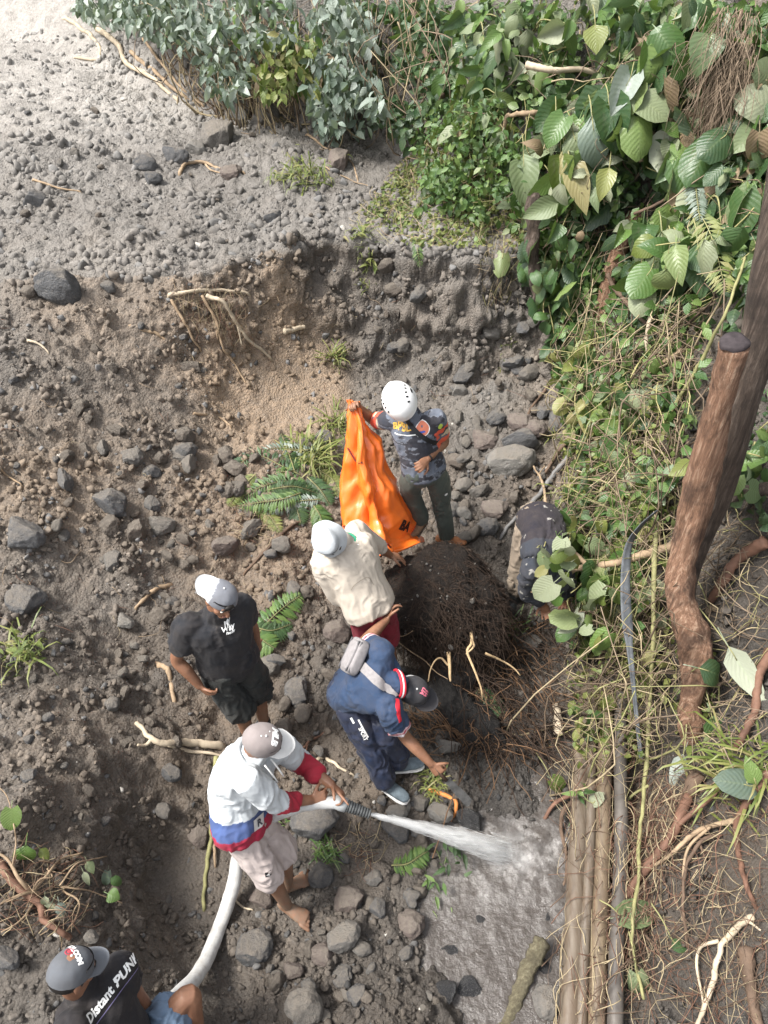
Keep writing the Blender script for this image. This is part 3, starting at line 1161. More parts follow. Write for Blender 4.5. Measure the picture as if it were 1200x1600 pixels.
M_SHOE = plain('shoe_mesh', (.12, .15, .17), .8, .25, 40, .5, 300)
M_LEATHER = plain('boot_leather', (.30, .125, .055), .6, .3, 25, .4, 160)
M_BOOT = plain('muddy_boot', (.035, .036, .036), .55, .4, 25, .5, 120)


def hand_parts(w, d, palm_n, side, curl=.5, spread=.12, k=1.0, point=False):
    """palm, four fingers and thumb; d = direction of the hand, palm_n = palm normal, side = +1 thumb on cross(d,palm_n) side"""
    d = nrm(d)
    n = nrm(np.asarray(palm_n) - d * (d @ np.asarray(palm_n)))
    s = np.cross(d, n) * side
    out = []
    C = np.array([w - d * .02, w + d * .02, w + d * .05, w + d * .085]) if k == 1 else np.array([w - d * .02, w + d * .02, w + d * .05, w + d * .085])
    out.append(eloft(C, [s] * 4, [n] * 4, [.024, .034, .041, .038], [.02, .017, .015, .012], 12))
    L = [.072, .080, .074, .058]
    for i in range(4):
        o = (1.5 - i) * .0205
        b = w + d * (.082 - abs(i - 1) * .004) + s * o
        dd = nrm(d + s * (1.5 - i) * spread)
        cu = curl if not (point and i == 0) else .05
        p1 = b + nrm(dd * math.cos(cu) + n * math.sin(cu)) * L[i] * .45
        p2 = p1 + nrm(dd * math.cos(cu * 2.1) + n * math.sin(cu * 2.1)) * L[i] * .32
        p3 = p2 + nrm(dd * math.cos(cu * 2.9) + n * math.sin(cu * 2.9)) * L[i] * .25
        out.append(limb([b - dd * .02, b, p1, p2, p3], [.0095, .0095, .0088, .0082, .0068], 9, 8))
    tb = w + d * .025 + s * .03
    t1 = tb + nrm(d * .6 + s * .8 + n * .2) * .042
    t2 = t1 + nrm(d * .85 + s * .35 + n * (.25 + curl * .5)) * .036
    out.append(limb([tb - s * .015, tb, t1, t2], [.012, .0125, .0105, .0085], 8, 8))
    return out


def head_parts(c, f, u, neck, k=1.0):
    r = np.cross(f, u)
    M = np.array([r, f, u])
    def at(x, y, z):
        return c + (np.array([x, y, z]) * k) @ M
    out = [ellipsoid(at(0, -.008, .018), M, np.array([.076, .094, .098]) * k), ellipsoid(at(0, .022, -.045), M, np.array([.057, .066, .072]) * k),
           ellipsoid(at(0, .062, -.092), M, np.array([.030, .026, .022]) * k), ellipsoid(at(.040, .055, -.020), M, np.array([.026, .024, .022]) * k),
           ellipsoid(at(-.040, .055, -.020), M, np.array([.026, .024, .022]) * k), ellipsoid(at(0, .082, .030), M, np.array([.050, .012, .013]) * k),
           ellipsoid(at(0, .098, -.022), M, np.array([.010, .016, .022]) * k), ellipsoid(at(0, .106, -.034), M, np.array([.016, .011, .010]) * k)]
    for s in (1, -1):
        out.append(ellipsoid(at(s * .079, -.008, -.012), np.array([nrm(r * .9 * s - f * .45), f, u]), np.array([.008, .018, .030]) * k))
    out.append(limb([neck * .72 + at(0, -.02, -.05) * .28, neck * .4 + at(0, -.02, -.05) * .6, at(0, -.012, -.02)], [.056, .056, .058], 8, 14))
    return out, at, M


class Person:
    def __init__(self, label, joints, face, group=None, k=1.0, feet=None, up=None):
        self.J = J = joints
        g = (J['anR'] + J['anL']) / 2
        self.root = empty('person', feet if feet is not None else (g[0], g[1], min(J['anR'][2], J['anL'][2]) - .07), label, 'person', group)
        self.off = np.array(self.root.location)
        self.f = nrm(face)
        up = nrm(up if up is not None else J['head'] - J['neck'])
        self.u = nrm(up - self.f * (up @ self.f))
        self.hip_ax = nrm(J['hipL'] - J['hipR'])
        self.sh_ax = nrm(J['shL'] - J['shR'])
        self.spine = nrm(J['neck'] - J['pel'])
        self.front = nrm(np.cross(self.spine, -(self.hip_ax + self.sh_ax)))      # chest direction (left x up ...)
        if np.dot(np.cross(self.sh_ax, self.spine), self.front) < 0:
            pass
        self.arch = 0.0

    def part(self, name, V, F, mat, col=None, label=None, parent=None):
        me = npmesh(name, V - self.off, F, True, col=col)
        o = link(name, me, mat, parent or self.root)
        return o

    def torso_loft(self, grow, t0=-.12, t1=1.0, neckr=.066, belly=0.0, wk=1.0):
        J = self.J
        ts = np.array([-.16, -.06, .06, .22, .42, .60, .76, .88, .96, 1.02])
        wa = np.array([.115, .150, .160, .150, .146, .158, .172, .172, .120, .072]) * wk
        wb = np.array([.090, .110, .115, .108 + belly * .5, .108 + belly, .116 + belly * .6, .120, .100, .078, .064])
        m = (ts >= t0) & (ts <= t1)
        ts, wa, wb = ts[m], wa[m] + grow, wb[m] + grow
        L = J['neck'] - J['pel']
        C = J['pel'] + ts[:, None] * L - self.front * (self.arch * np.sin(np.clip(ts, 0, 1) * math.pi))[:, None]
        k = np.clip(ts, 0, 1)[:, None]
        A = self.hip_ax * (1 - k) + self.sh_ax * k
        T = np.gradient(C, axis=0)
        A = np.array([nrm(a - nrm(t) * (nrm(t) @ a)) for a, t in zip(A, T)])
        B = np.array([nrm(np.cross(a, t)) for a, t in zip(A, T)])
        return eloft(C, A, B, wa, wb, 28)

    def body(self, sleeves=.5, shorts=None, hands=None, bare=False, hidefeet=False, mud=0.0, torso_hidden=True):
        J = self.J
        parts, at, M = head_parts(J['head'], self.f, self.u, J['neck'])
        self.at, self.M = at, M
        C = [J['pel'], (J['pel'] + J['neck']) / 2 - self.front * self.arch * .8, J['pel'] * .14 + J['neck'] * .86 - self.front * self.arch * .3]
        parts.append(limb(C, [.085, .085, .045], 10, 12))
        parts.append(limb([C[2], J['neck'] * .5 + J['head'] * .5], [.04, .045], 6, 12))
        for s in 'RL':
            sh, el, wr = J['sh' + s], J['el' + s], J['wr' + s]
            parts.append(limb([J['neck'] * .5 + J['pel'] * .12 + sh * .38, sh, (sh + el) / 2, el, el * .6 + wr * .4, wr], [.03, .048, .046, .040, .041, .0265], 20, 12))
            h = (hands or {}).get(s, {})
            d = h.get('d', wr - el)
            parts += hand_parts(wr, d, h.get('n', self.front if s == 'R' else self.front), h.get('side', 1), h.get('curl', .45), h.get('spread', .12), point=h.get('point', False))
            hp, kn, an, to = J['hip' + s], J['kn' + s], J['an' + s], J['to' + s]
            parts.append(limb([hp * .75 + J['pel'] * .25, (hp + kn) / 2, kn, kn * .68 + an * .32, an], [.055, .062, .054, .053, .034], 20, 12))
            if bare:
                fd = nrm(to - an)
                fd = nrm(fd - np.array([0, 0, fd[2] * .4]))
                su = nrm(np.array([0, 0, 1]) - fd * fd[2])
                sr = np.cross(fd, su)
                b = an - su * .035
                parts.append(eloft([b - fd * .055, b - fd * .03, b + fd * .03, b + fd * .10, b + fd * .15], [sr] * 5, [su] * 5, [.02, .032, .036, .046, .036], [.02, .034, .036, .022, .010], 14))
                for q in range(5):
                    o = (q - 2) * .0215 * (1 if s == 'L' else -1)
                    ln = [.075, .068, .06, .05, .04][q]
                    b2 = b + fd * (.145 - q * .006) + sr * o - su * .004
                    parts.append(limb([b2 - fd * .02, b2, b2 + fd * ln * .6 - su * .005], [.0095, .0095 if q else .013, .009 if q else .012], 6, 8))
        V, F, N = union(parts, .0056, 3, .45)
        foot = np.minimum(np.linalg.norm(V - J['anR'], axis=1), np.linalg.norm(V - J['anL'], axis=1))
        col = np.zeros((len(V), 3))
        col[:, 0] = mud * (1 - sstep(.05, .35, foot)) if mud else 0
        self.body_o = self.part('body', V, F, M_SKIN, col)
        self.face_bits()
        return self

    def face_bits(self):
        at, M = self.at, self.M
        p = Pile()
        for s in (1, -1):
            e = Pile()
            e.add(*ellipsoid(at(s * .031, .081, .006), M, (.0145, .008, .0065)))
            o = link('eye', e.mesh('eye', self.off), M_EYE, self.root)
            i = Pile()
            i.add(*ellipsoid(at(s * .031, .0875, .005), M, (.006, .003, .006), 1))
            link('iris', i.mesh('iris', self.off), M_IRIS, o)
            b = Pile()
            b.tube(np.array([at(s * .012, .092, .027), at(s * .03, .092, .033), at(s * .05, .080, .027)]), [.004, .005, .003], 6)
            link('eyebrow', b.mesh('eyebrow', self.off), M_HAIR, self.root)
        b = Pile()
        b.add(*ellipsoid(at(0, .088, -.066), M, (.023, .008, .008)))
        link('mouth', b.mesh('mouth', self.off), M_LIP, self.root)

    def hair(self, low=-.02, back=-.06):
        V, F = ICO[3]
        V = V * np.array([.0815, .098, .094])
        keep_z = np.where(V[:, 1] > .03, .05, np.where(V[:, 1] > -.03, low, back))
        V[:, 2] = np.maximum(V[:, 2], keep_z)
        W = self.at(0, -.008, .018) + V @ self.M
        self.part('hair', W, F, M_HAIR)

    def shirt(self, color, sleeve=.62, grow=.018, amp=.005, t0=-.12, seed=1, cuff=0.0, loose=.066, mat=None, name='shirt', belly=0.0, collar=True, wk=1.0):
        J = self.J
        parts = [self.torso_loft(grow, t0, 1.0, belly=belly, wk=wk), limb([J['neck'] - self.spine * .06, J['neck'] + (J['head'] - J['neck']) * .26], [.082, .069], 8, 18)]
        for s in 'RL':
            sh, el, wr = J['sh' + s], J['el' + s], J['wr' + s]
            chest = J['pel'] * .22 + J['neck'] * .78
            q = sleeve
            end = sh + (el - sh) * min(q, 1) if q <= 1 else el + (wr - el) * (q - 1)
            pts = [chest * .45 + sh * .55, sh, (sh + el) / 2] + ([end] if q <= 1 else [el, end])
            rad = [.075, loose + .004, loose] + ([loose * .98] if q <= 1 else [loose * .92, loose * .80])
            if q <= .62:
                pts = [pts[0], sh, sh + (end - sh) * .6, end]
            parts.append(limb(pts, rad, 16, 16))
        V, F, N = union(parts, .008, 5)
        V = crumple(V, N, amp, seed, 6.5, self.spine)
        # per vertex print colour : torso height 0..1, which limb, how far along the sleeve
        t = ((V - J['pel']) @ (J['neck'] - J['pel'])) / ((J['neck'] - J['pel']) @ (J['neck'] - J['pel']))
        arm = np.zeros(len(V))
        sl = np.zeros(len(V))
        for s in 'RL':
            a, b = J['sh' + s], J['el' + s]
            for (a, b, base) in ((J['sh' + s], J['el' + s], 0.0),) + (((J['el' + s], J['wr' + s], 1.0),) if sleeve > 1 else ()):
                d = b - a
                k = ((V - a) @ d) / (d @ d)
                dist = np.linalg.norm(V - (a + np.clip(k, 0, 1)[:, None] * d), axis=1)
                ax = np.linalg.norm(V - (J['pel'] + np.clip(t, 0, 1)[:, None] * (J['neck'] - J['pel'])), axis=1)
                m = (k > (0.12 if base == 0 else 0)) & (k < (sleeve + .12 if sleeve < 1 else 9)) & (dist < .105) & (dist < ax * .8)
                sl = np.where(m, np.maximum(sl, np.clip(k, 0, 1.2) + base), sl)
                arm = np.where(m, 1, arm)
        side = (V - J['pel']) @ self.sh_ax
        fr = (V - J['pel']) @ self.front
        col = color(V, t, arm, sl, side, fr)
        o = self.part(name, V, F, mat or M_CLOTH, col)
        self.sh_bvh = bvh_of(V, F)
        self.sh_o = o
        return o

    def pants(self, color, length=2.0, grow=.02, amp=.005, seed=2, hem=.08, mat=None, name='trousers', kneer=.076, top=.16):
        """length : 1 = knee, 2 = ankle"""
        J = self.J
        parts = [self.torso_loft(grow * .6, -.2, top)]
        for s in 'RL':
            hp, kn, an = J['hip' + s], J['kn' + s], J['an' + s]
            if length <= 1.05:
                end = hp + (kn - hp) * length
                parts.append(limb([J['pel'] * .4 + hp * .6, hp + (kn - hp) * .25, end], [.10, .098, hem], 14, 18))
            elif length < 1.6:
                end = kn + (an - kn) * (length - 1)
                parts.append(limb([J['pel'] * .4 + hp * .6, hp + (kn - hp) * .4, kn, end], [.10, .094, kneer, hem], 18, 18))
            else:
                end = kn + (an - kn) * (length - 1)
                parts.append(limb([J['pel'] * .4 + hp * .6, hp + (kn - hp) * .4, kn, (kn + end) / 2, end], [.10, .092, kneer, kneer * .92, hem], 22, 18))
        V, F, N = union(parts, .0085, 4)
        V = crumple(V, N, amp, seed, 7.5, nrm(J['knR'] - J['hipR']))
        t = np.zeros(len(V))
        for s in 'RL':
            for a, b, base in ((J['hip' + s], J['kn' + s], 0.), (J['kn' + s], J['an' + s], 1.)):
                d = b - a
                k = np.clip(((V - a) @ d) / (d @ d), 0, 1)
                near = np.linalg.norm(V - (a + k[:, None] * d), axis=1) < .13
                t = np.where(near, np.maximum(t, k + base), t)
        col = color(V, t)
        self.pt_o = self.part(name, V, F, mat or M_CLOTH, col)
        self.pt_bvh = bvh_of(V, F)
        return self.pt_o

    def shoe(self, s, mat, sole, boot=0.0, name='shoe', lift=0.0):
        J = self.J
        an, to = J['an' + s], J['to' + s]
        fd = to - an
        fd[2] *= .35
        fd = nrm(fd)
        su = nrm(np.array([0, 0, 1]) - fd * fd[2])
        sr = np.cross(fd, su)
        b = an - su * .035
        C = [b - fd * .085, b - fd * .06, b - fd * .01, b + fd * .06, b + fd * .12, b + fd * .165, b + fd * .185]
        parts = [eloft(C, [sr] * 7, [su] * 7, [.02, .036, .039, .044, .046, .036, .016], [.025, .044, .047, .036, .028, .022, .012], 16),
                 limb([b, an + (J['kn' + s] - an) * (.06 + boot)], [.044, .045 + boot * .03], 8, 14)]
        V, F, N = union(parts, .007, 3)
        o = self.part(name, crumple(V, N, .0015, 3, 25), F, mat)
        ss = [eloft([c - su * (.036 + .004 * i % .004) for i, c in enumerate(C)], [sr] * 7, [su] * 7, np.array([.024, .040, .042, .047, .050, .041, .022]), [.011] * 7, 16)]
        p = Pile()
        for q in ss:
            p.add(*q)
        link('sole', p.mesh('sole', self.off), sole, o)
        return o

    # ---------------------------------------------------------------- hats
    def cap(self, crown_col, brim_col, mat=None, turn=0.0, tilt=0.0, brim=True, sz=1.0, opening=False):
        """baseball cap; turn = where the brim points relative to the face"""
        at, M = self.at, self.M
        r, f, u = M
        cf = nrm(f * math.cos(turn) + r * math.sin(turn))
        cu = nrm(u * math.cos(tilt) - cf * math.sin(tilt))
        cf = nrm(cf - cu * (cf @ cu))
        cr = np.cross(cf, cu)
        CM = np.array([cr, cf, cu])
        c0 = at(0, -.006, .030)
        nth, nph = 48, 12
        th = np.linspace(0, 2 * math.pi, nth, endpoint=False)
        V = []
        for i in range(nph):
            ph = (i / (nph - 1)) * math.pi / 2 * .98
            z = math.sin(ph)
            rr = math.cos(ph) ** .72
            seam = 1 - .018 * np.exp(-((((th / (2 * math.pi) * 6) % 1) - .5) / .06) ** 2)
            V.append(np.stack([np.cos(th) * .0905 * rr * seam, np.sin(th) * .106 * rr * seam, np.full(nth, z * .098 - .012)], -1))
        V = np.array(V).reshape(-1, 3) * sz
        V += .0025 * np.stack([fbm(V * 30 + 3, 2, q) for q in range(3)], -1)
        V = np.vstack([V, [[0, 0, .0875 * sz]]])
        i = np.arange(nph - 1)[:, None] * nth
        j = np.arange(nth)[None]
        k = (j + 1) % nth
        Q = np.stack([i + j, i + k, i + nth + k, i + nth + j], -1).reshape(-1, 4)
        T = np.stack([(nph - 1) * nth + np.arange(nth), (nph - 1) * nth + (np.arange(nth) + 1) % nth, np.full(nth, len(V) - 1)], -1)
        W = c0 + V @ CM
        col = crown_col(V) if callable(crown_col) else np.tile(crown_col, (len(V), 1))
        o = self.part('cap', W, [Q, T], mat or M_CLOTH, col)
        self.cap_bvh = bvh_of(W, [Q, T])
        self.capM, self.cap0 = CM, c0
        b = Pile()
        b.add(*ellipsoid(c0 + np.array([0, 0, .088 * sz]) @ CM, CM, (.007, .007, .004), 1))
        link('button', b.mesh('button', self.off, True), mat or M_CLOTH, o).data.attributes
        if brim:
            na, nr = 22, 6
            a = np.linspace(-1.08, 1.08, na)
            rows = []
            for top in (1, 0):
                for q in range(nr):
                    s = q / (nr - 1)
                    x = np.sin(a) * (.086 + .004 * s)
                    y = np.cos(a) * .1035 + s * .078 * np.cos(a * .80) ** .8
                    z = -.010 - .26 * np.abs(x) ** 1.6 * 4 * .55 - s * .012 + (.0028 if top else -.0028)
                    rows.append(np.stack([x, y, z], -1))
            B = np.array(rows).reshape(-1, 3) * sz
            idx = np.arange(2 * nr * na).reshape(2, nr, na)
            Qs = []
            for tp in (0, 1):
                q = np.stack([idx[tp, :-1, :-1], idx[tp, :-1, 1:], idx[tp, 1:, 1:], idx[tp, 1:, :-1]], -1).reshape(-1, 4)
                Qs.append(q if tp == 0 else q[:, ::-1])
            e = np.stack([idx[0, -1, :-1], idx[0, -1, 1:], idx[1, -1, 1:], idx[1, -1, :-1]], -1)
            Qs.append(e[:, ::-1])
            e1 = np.stack([idx[0, :-1, 0], idx[0, 1:, 0], idx[1, 1:, 0], idx[1, :-1, 0]], -1)
            e2 = np.stack([idx[0, :-1, -1], idx[1, :-1, -1], idx[1, 1:, -1], idx[0, 1:, -1]], -1)
            Qs += [e1, e2]
            me = npmesh('brim', c0 + B @ CM - self.off, np.concatenate(Qs), True, col=np.tile(brim_col, (len(B), 1)))
            link('brim', me, mat or M_CLOTH, o)
        return o

    def bucket(self, col):
        at, M = self.at, self.M
        prof = [(.112, -.066), (.106, -.050), (.095, -.022), (.0865, -.004), (.0845, .004), (.083, .032), (.078, .056), (.070, .067), (.044, .073), (.012, .074)]
        n = 44
        th = np.linspace(0, 2 * math.pi, n, endpoint=False)
        V = np.array([np.stack([np.cos(th) * a, np.sin(th) * a * 1.12, np.full(n, z) - (.016 * np.cos(2 * th + .5) + .007 * np.sin(5 * th) if a > .10 else 0)], -1) for a, z in prof]).reshape(-1, 3)
        V += .007 * np.stack([fbm(V * 15 + 1, 3, q + 40) for q in range(3)], -1)
        m = len(prof)
        i = np.arange(m - 1)[:, None] * n
        j = np.arange(n)[None]
        k = (j + 1) % n
        Q = np.stack([i + j, i + k, i + n + k, i + n + j], -1).reshape(-1, 4)
        V = np.vstack([V, [[0, 0, .074]]])
        T = np.stack([(m - 1) * n + np.arange(n), (m - 1) * n + (np.arange(n) + 1) % n, np.full(n, len(V) - 1)], -1)
        W = at(0, -.006, .052) + V @ M
        self.cap0, self.capM = at(0, -.006, .052), M
        self.cap_bvh = bvh_of(W, [Q, T])
        return self.part('bucket_hat', W, [Q, T], M_CLOTH, np.tile(col, (len(V), 1)))


# ------------------------------------------------------------------ poses (photo pixel of each joint, height guess)
POSES = dict(
    helmet=dict(neck=(646, 652, 1.87), head=(627, 630, 2.05), shR=(608, 657, 1.82), shL=(680, 654, 1.82), elR=(584, 657, 1.70), wrR=(561, 637, 1.88),
                elL=(694, 690, 1.58), wrL=(667, 718, 1.50), hipR=(642, 735, 1.36), hipL=(684, 735, 1.36), knR=(642, 772, 1.16), anR=(658, 812, .90),
                toR=(642, 832, .86), knL=(690, 784, .97), anL=(698, 838, .56), toL=(724, 850, .50)),
    hat=dict(neck=(535, 845, 1.52), head=(514, 843, 1.67), shR=(502, 878, 1.47), shL=(556, 831, 1.47), elR=(525, 926, 1.27), wrR=(552, 966, 1.08),
             elL=(588, 852, 1.28), wrL=(609, 867, 1.10), hipR=(563, 955, 1.04), hipL=(593, 944, 1.04), knR=(580, 1008, .66), anR=(590, 1065, .30),
             toR=(612, 1082, .26), knL=(604, 998, .66), anL=(616, 1052, .30), toL=(640, 1064, .26)),
    tee=dict(neck=(336, 958, 1.60), head=(345, 935, 1.77), shR=(294, 978, 1.52), shL=(376, 946, 1.52), elR=(276, 1030, 1.26), wrR=(312, 1072, 1.08),
             elL=(392, 974, 1.26), wrL=(402, 1006, 1.04), hipR=(335, 1045, 1.06), hipL=(382, 1028, 1.06), knR=(374, 1105, .67), anR=(392, 1160, .33),
             toR=(412, 1180, .28), knL=(402, 1078, .67), anL=(414, 1135, .33), toL=(440, 1148, .28)),
    bend=dict(neck=(614, 1066, 1.05), head=(646, 1080, 1.00), shR=(608, 1108, 1.02), shL=(596, 1020, 1.05), elR=(632, 1150, .78), wrR=(674, 1194, .58),
              elL=(570, 1003, 1.00), wrL=(604, 968, 1.00), hipR=(540, 1088, .95), hipL=(556, 1062, .95), knR=(574, 1158, .55), anR=(604, 1222, .25),
              toR=(638, 1248, .19), knL=(598, 1140, .60), anL=(624, 1192, .25), toL=(662, 1190, .19)),
    hose=dict(neck=(392, 1178, 1.32), head=(410, 1158, 1.46), shR=(384, 1220, 1.24), shL=(436, 1168, 1.24), elR=(434, 1252, 1.02), wrR=(486, 1250, .98),
              elL=(470, 1190, 1.04), wrL=(518, 1226, .96), hipR=(366, 1296, .88), hipL=(394, 1278, .88), knR=(418, 1362, .52), anR=(448, 1414, .17),
              toR=(482, 1438, .11), knL=(442, 1328, .52), anL=(450, 1382, .15), toL=(476, 1372, .10)),
    sit=dict(neck=(130, 1545, 1.24), head=(112, 1520, 1.40), shR=(112, 1612, 1.16), shL=(186, 1514, 1.16), elR=(165, 1670, .95), wrR=(226, 1650, .82),
             elL=(214, 1556, .95), wrL=(238, 1592, .82), hipR=(196, 1690, .66), hipL=(216, 1646, .66), knR=(285, 1680, .74), anR=(310, 1760, .36),
             toR=(340, 1775, .30), knL=(294, 1556, .74), anL=(314, 1640, .36), toL=(345, 1650, .30)),
    crouch=dict(neck=(852, 888, .98), head=(868, 908, .90), shR=(828, 890, .94), shL=(876, 878, .94), elR=(822, 925, .70), wrR=(850, 945, .55),
                elL=(888, 915, .68), wrL=(886, 935, .46), hipR=(826, 815, .92), hipL=(858, 806, .92), knR=(812, 880, .58), anR=(803, 938, .20),
                toR=(796, 962, .15), knL=(848, 868, .58), anL=(842, 925, .20), toL=(840, 950, .15)),
)
JT = {k: solve_pose(v) for k, v in POSES.items()}
def flat(c):
    c = np.array(c, float)
    return lambda V, *a: np.tile(c, (len(V), 1))


def hit_bvh(bvh, px, py):
    r = ray(px, py)
    h = bvh.ray_cast(Vector(CAM), Vector(nrm(r)))
    if h[0] is None:
        h = bvh.find_nearest(Vector(at_z(px, py, .9)))
        return np.array(h[0]), np.array(h[1])
    return np.array(h[0]), np.array(h[1])




def ribbon(name, person, bvh, pix, width, mat, off=.004, parent=None):
    hs_ = [hit_bvh(bvh, a, b) for a, b in pix]
    n = 6 * len(pix)
    P = spline([h[0] for h in hs_], n)
    Q2 = []
    N = []
    for p in P:
        h = bvh.find_nearest(Vector(p))
        Q2.append(np.array(h[0]))
        N.append(np.array(h[1]))
    P, N = np.array(Q2), np.array(N)
    T = np.gradient(P, axis=0)
    S = np.array([nrm(np.cross(t, q)) for t, q in zip(T, N)])
    rows = []
    for k in (-1, -.5, 0, .5, 1):
        R = P + S * width / 2 * k
        R2 = []
        for p in R:
            h = bvh.find_nearest(Vector(p))
            R2.append(np.array(h[0]) + np.array(h[1]) * off)
        rows.append(np.array(R2))
    V = np.concatenate(rows)
    F = np.array([(j * n + i, j * n + i + 1, (j + 1) * n + i + 1, (j + 1) * n + i) for j in range(4) for i in range(n - 1)])
    return link(name, npmesh(name, V - person.off, F, True), mat, parent or person.root)


GRP = None
# ------------------------------------------------------------------ 1 rescuer in the white helmet
def helmet_man():
    J = JT['helmet']
    p = Person('rescuer in white helmet and dark patterned jersey holding up the orange bag', J, (.36, -.74, -.56))
    p.body(hands=dict(R=dict(curl=.9, n=(0.3, -.6, -.7), side=-1), L=dict(d=nrm(J['wrL'] - J['elL']), curl=.85, n=(-.6, .3, -.6), side=1)))
    p.hair()

    def col(V, t, arm, sl, side, fr):
        b = fbm(V * np.array([9, 9, 22]) + 4, 3, 3)
        c = np.where((b > .02)[:, None], np.array([.115, .135, .175]), np.array([.028, .032, .045]))
        c = np.where((np.abs(b - .02) < .03)[:, None], np.array([.19, .21, .25]), c)
        q = fbm(V * 17 + 9, 2, 6)
        m = (sl > .18) & (sl < 1)
        c = np.where((m & (q > .12))[:, None], np.array([.72, .10, .05]), c)
        c = np.where((m & (q < -.22))[:, None], np.array([.62, .52, .34]), c)
        c = np.where((sl > .58)[:, None], np.array([.72, .11, .05]), c)
        return c
    p.shirt(col, .68, .016, .0045, -.14, 11, name='jersey')
    p.pants(lambda V, t: np.tile((.062, .078, .068), (len(V), 1)), 1.93, .018, .006, 12, .066, M_SLICK)
    for s in 'RL':
        p.shoe(s, M_LEATHER if s == 'L' else plain('suede_boot', (.21, .125, .075), .8, .3, 25, .4), M_MUDSOLE, .25, 'boot')
    u, v = p.sh_ax, p.spine
    o, n = hit_bvh(p.sh_bvh, 629, 667)
    V, F = text_shape('BPBD', .062, .002)
    decal('chest_lettering', V, F, o, u, v, p.sh_bvh, plain('yellow_print', (.72, .42, .08), .6, .1), p.sh_o)
    V, F = rect2(.17, .008, 8)
    decal('chest_stripe', V, F, o - v * .045 + u * .02, u, v - u * .1, p.sh_bvh, M_WHITE_PRINT, p.sh_o)
    o, n = hit_bvh(p.sh_bvh, 660, 671)
    V, F = disc2(.048)
    d = decal('emblem', V, F, o, u, v, p.sh_bvh, plain('orange_print', (.70, .22, .13), .6, .1), p.sh_o)
    V, F = disc2(.052, 24, .046)
    decal('emblem_ring', V, F, o, u, v, p.sh_bvh, M_WHITE_PRINT, p.sh_o, .005)
    decal('emblem_triangle', np.array([(-.022, -.02, 0), (.022, -.02, 0), (0, .024, 0)], float), [(0, 1, 2)], o, u, v, p.sh_bvh, plain('blue_print', (.05, .10, .42), .6, .1), p.sh_o, .007)
    o, n = hit_bvh(p.sh_bvh, 688, 666)
    V, F = disc2(.022, 16, 0, .8, 1.2)
    w = nrm(np.cross(n, (0, 0, 1)))
    decal('sleeve_badge', V, F, o, -w, np.cross(n, -w), p.sh_bvh, plain('lime_print', (.45, .58, .10), .6, .1), p.sh_o)
    ribbon('shoulder_strap', p, p.sh_bvh, [(636, 656), (648, 672), (664, 685), (682, 692)], .035, M_BLACK, .008)
    o, n = hit_bvh(p.pt_bvh, 697, 772)
    V, F = disc2(.016)
    w = nrm(np.cross((0, 0, 1), n))
    decal('trouser_logo', V, F, o, w, np.cross(n, w), p.pt_bvh, M_WHITE_PRINT, p.pt_o)
    b = Pile()
    th = np.linspace(0, 2 * math.pi, 14)
    ax = nrm(J['wrL'] - J['elL'])
    e1 = nrm(np.cross(ax, (0, 0, 1)))
    e2 = np.cross(ax, e1)
    b.tube(np.array([J['wrL'] - ax * .02 + .031 * (math.cos(a) * e1 + math.sin(a) * e2) for a in th]), .006, 6)
    link('wristband', b.mesh('wristband', p.off), M_BLACK, p.root)
    # climbing helmet
    at, M = p.at, p.M
    V, F = ICO[4]
    V = V.copy()
    az = np.arctan2(V[:, 1], V[:, 0])
    low = -.30 - .10 * np.sin(az) * 0 + .16 * np.maximum(0, np.sin(az)) ** 2
    V[:, 2] = np.maximum(V[:, 2], low)
    r = np.array([.118, .142, .128])
    ridge = 1 + .03 * np.exp(-(V[:, 0] / .16) ** 2) * (V[:, 2] > .2)
    W = V * r * ridge[:, None]
    rim = (V[:, 2] <= low + .06)
    W[:, :2] *= np.where(rim, 1.05, 1)[:, None]
    c0 = at(0, -.012, .035)
    hel = p.part('helmet', c0 + W @ M, F, M_HELMET)
    vb = Pile()
    for s in (1, -1):
        for k in range(5):
            y = .055 - k * .030
            z = .085 - abs(k - 1.6) * .010
            x = s * (.070 + .006 * k)
            q = np.array([x, y, z])
            q = q / np.sqrt((q[0] / .118) ** 2 + (q[1] / .142) ** 2 + (q[2] / .128) ** 2) * 1.0
            vb = Pile()
            nn = nrm(q / np.array([.118, .142, .128]) ** 2)
            e = nrm(np.cross(nn, (0, 1, 0)))
            vb.add(*ellipsoid(c0 + q @ M, np.array([e, np.cross(nn, e), nn]) @ M, (.013, .007, .004), 1))
            link('vent', vb.mesh('vent', p.off), M_BLACK, hel)
        vb = Pile()
        q = np.array([s * .112, -.015, .028])
        q = q / np.sqrt((q[0] / .118) ** 2 + (q[1] / .142) ** 2 + (q[2] / .128) ** 2)
        vb.add(*ellipsoid(c0 + q @ M, np.array([[0, 1, 0], [0, 0, 1], [1, 0, 0]]) @ M, (.02, .017, .005), 1))
        link('side_vent', vb.mesh('side_vent', p.off), M_BLACK, hel)
        st = Pile()
        st.tube(np.array([at(s * .088, .02, .0), at(s * .078, .01, -.05), at(s * .045, .035, -.105), at(0, .055, -.122)]), .006, 6)
        link('chin_strap', st.mesh('chin_strap', p.off), M_BLACK, hel)
    return p


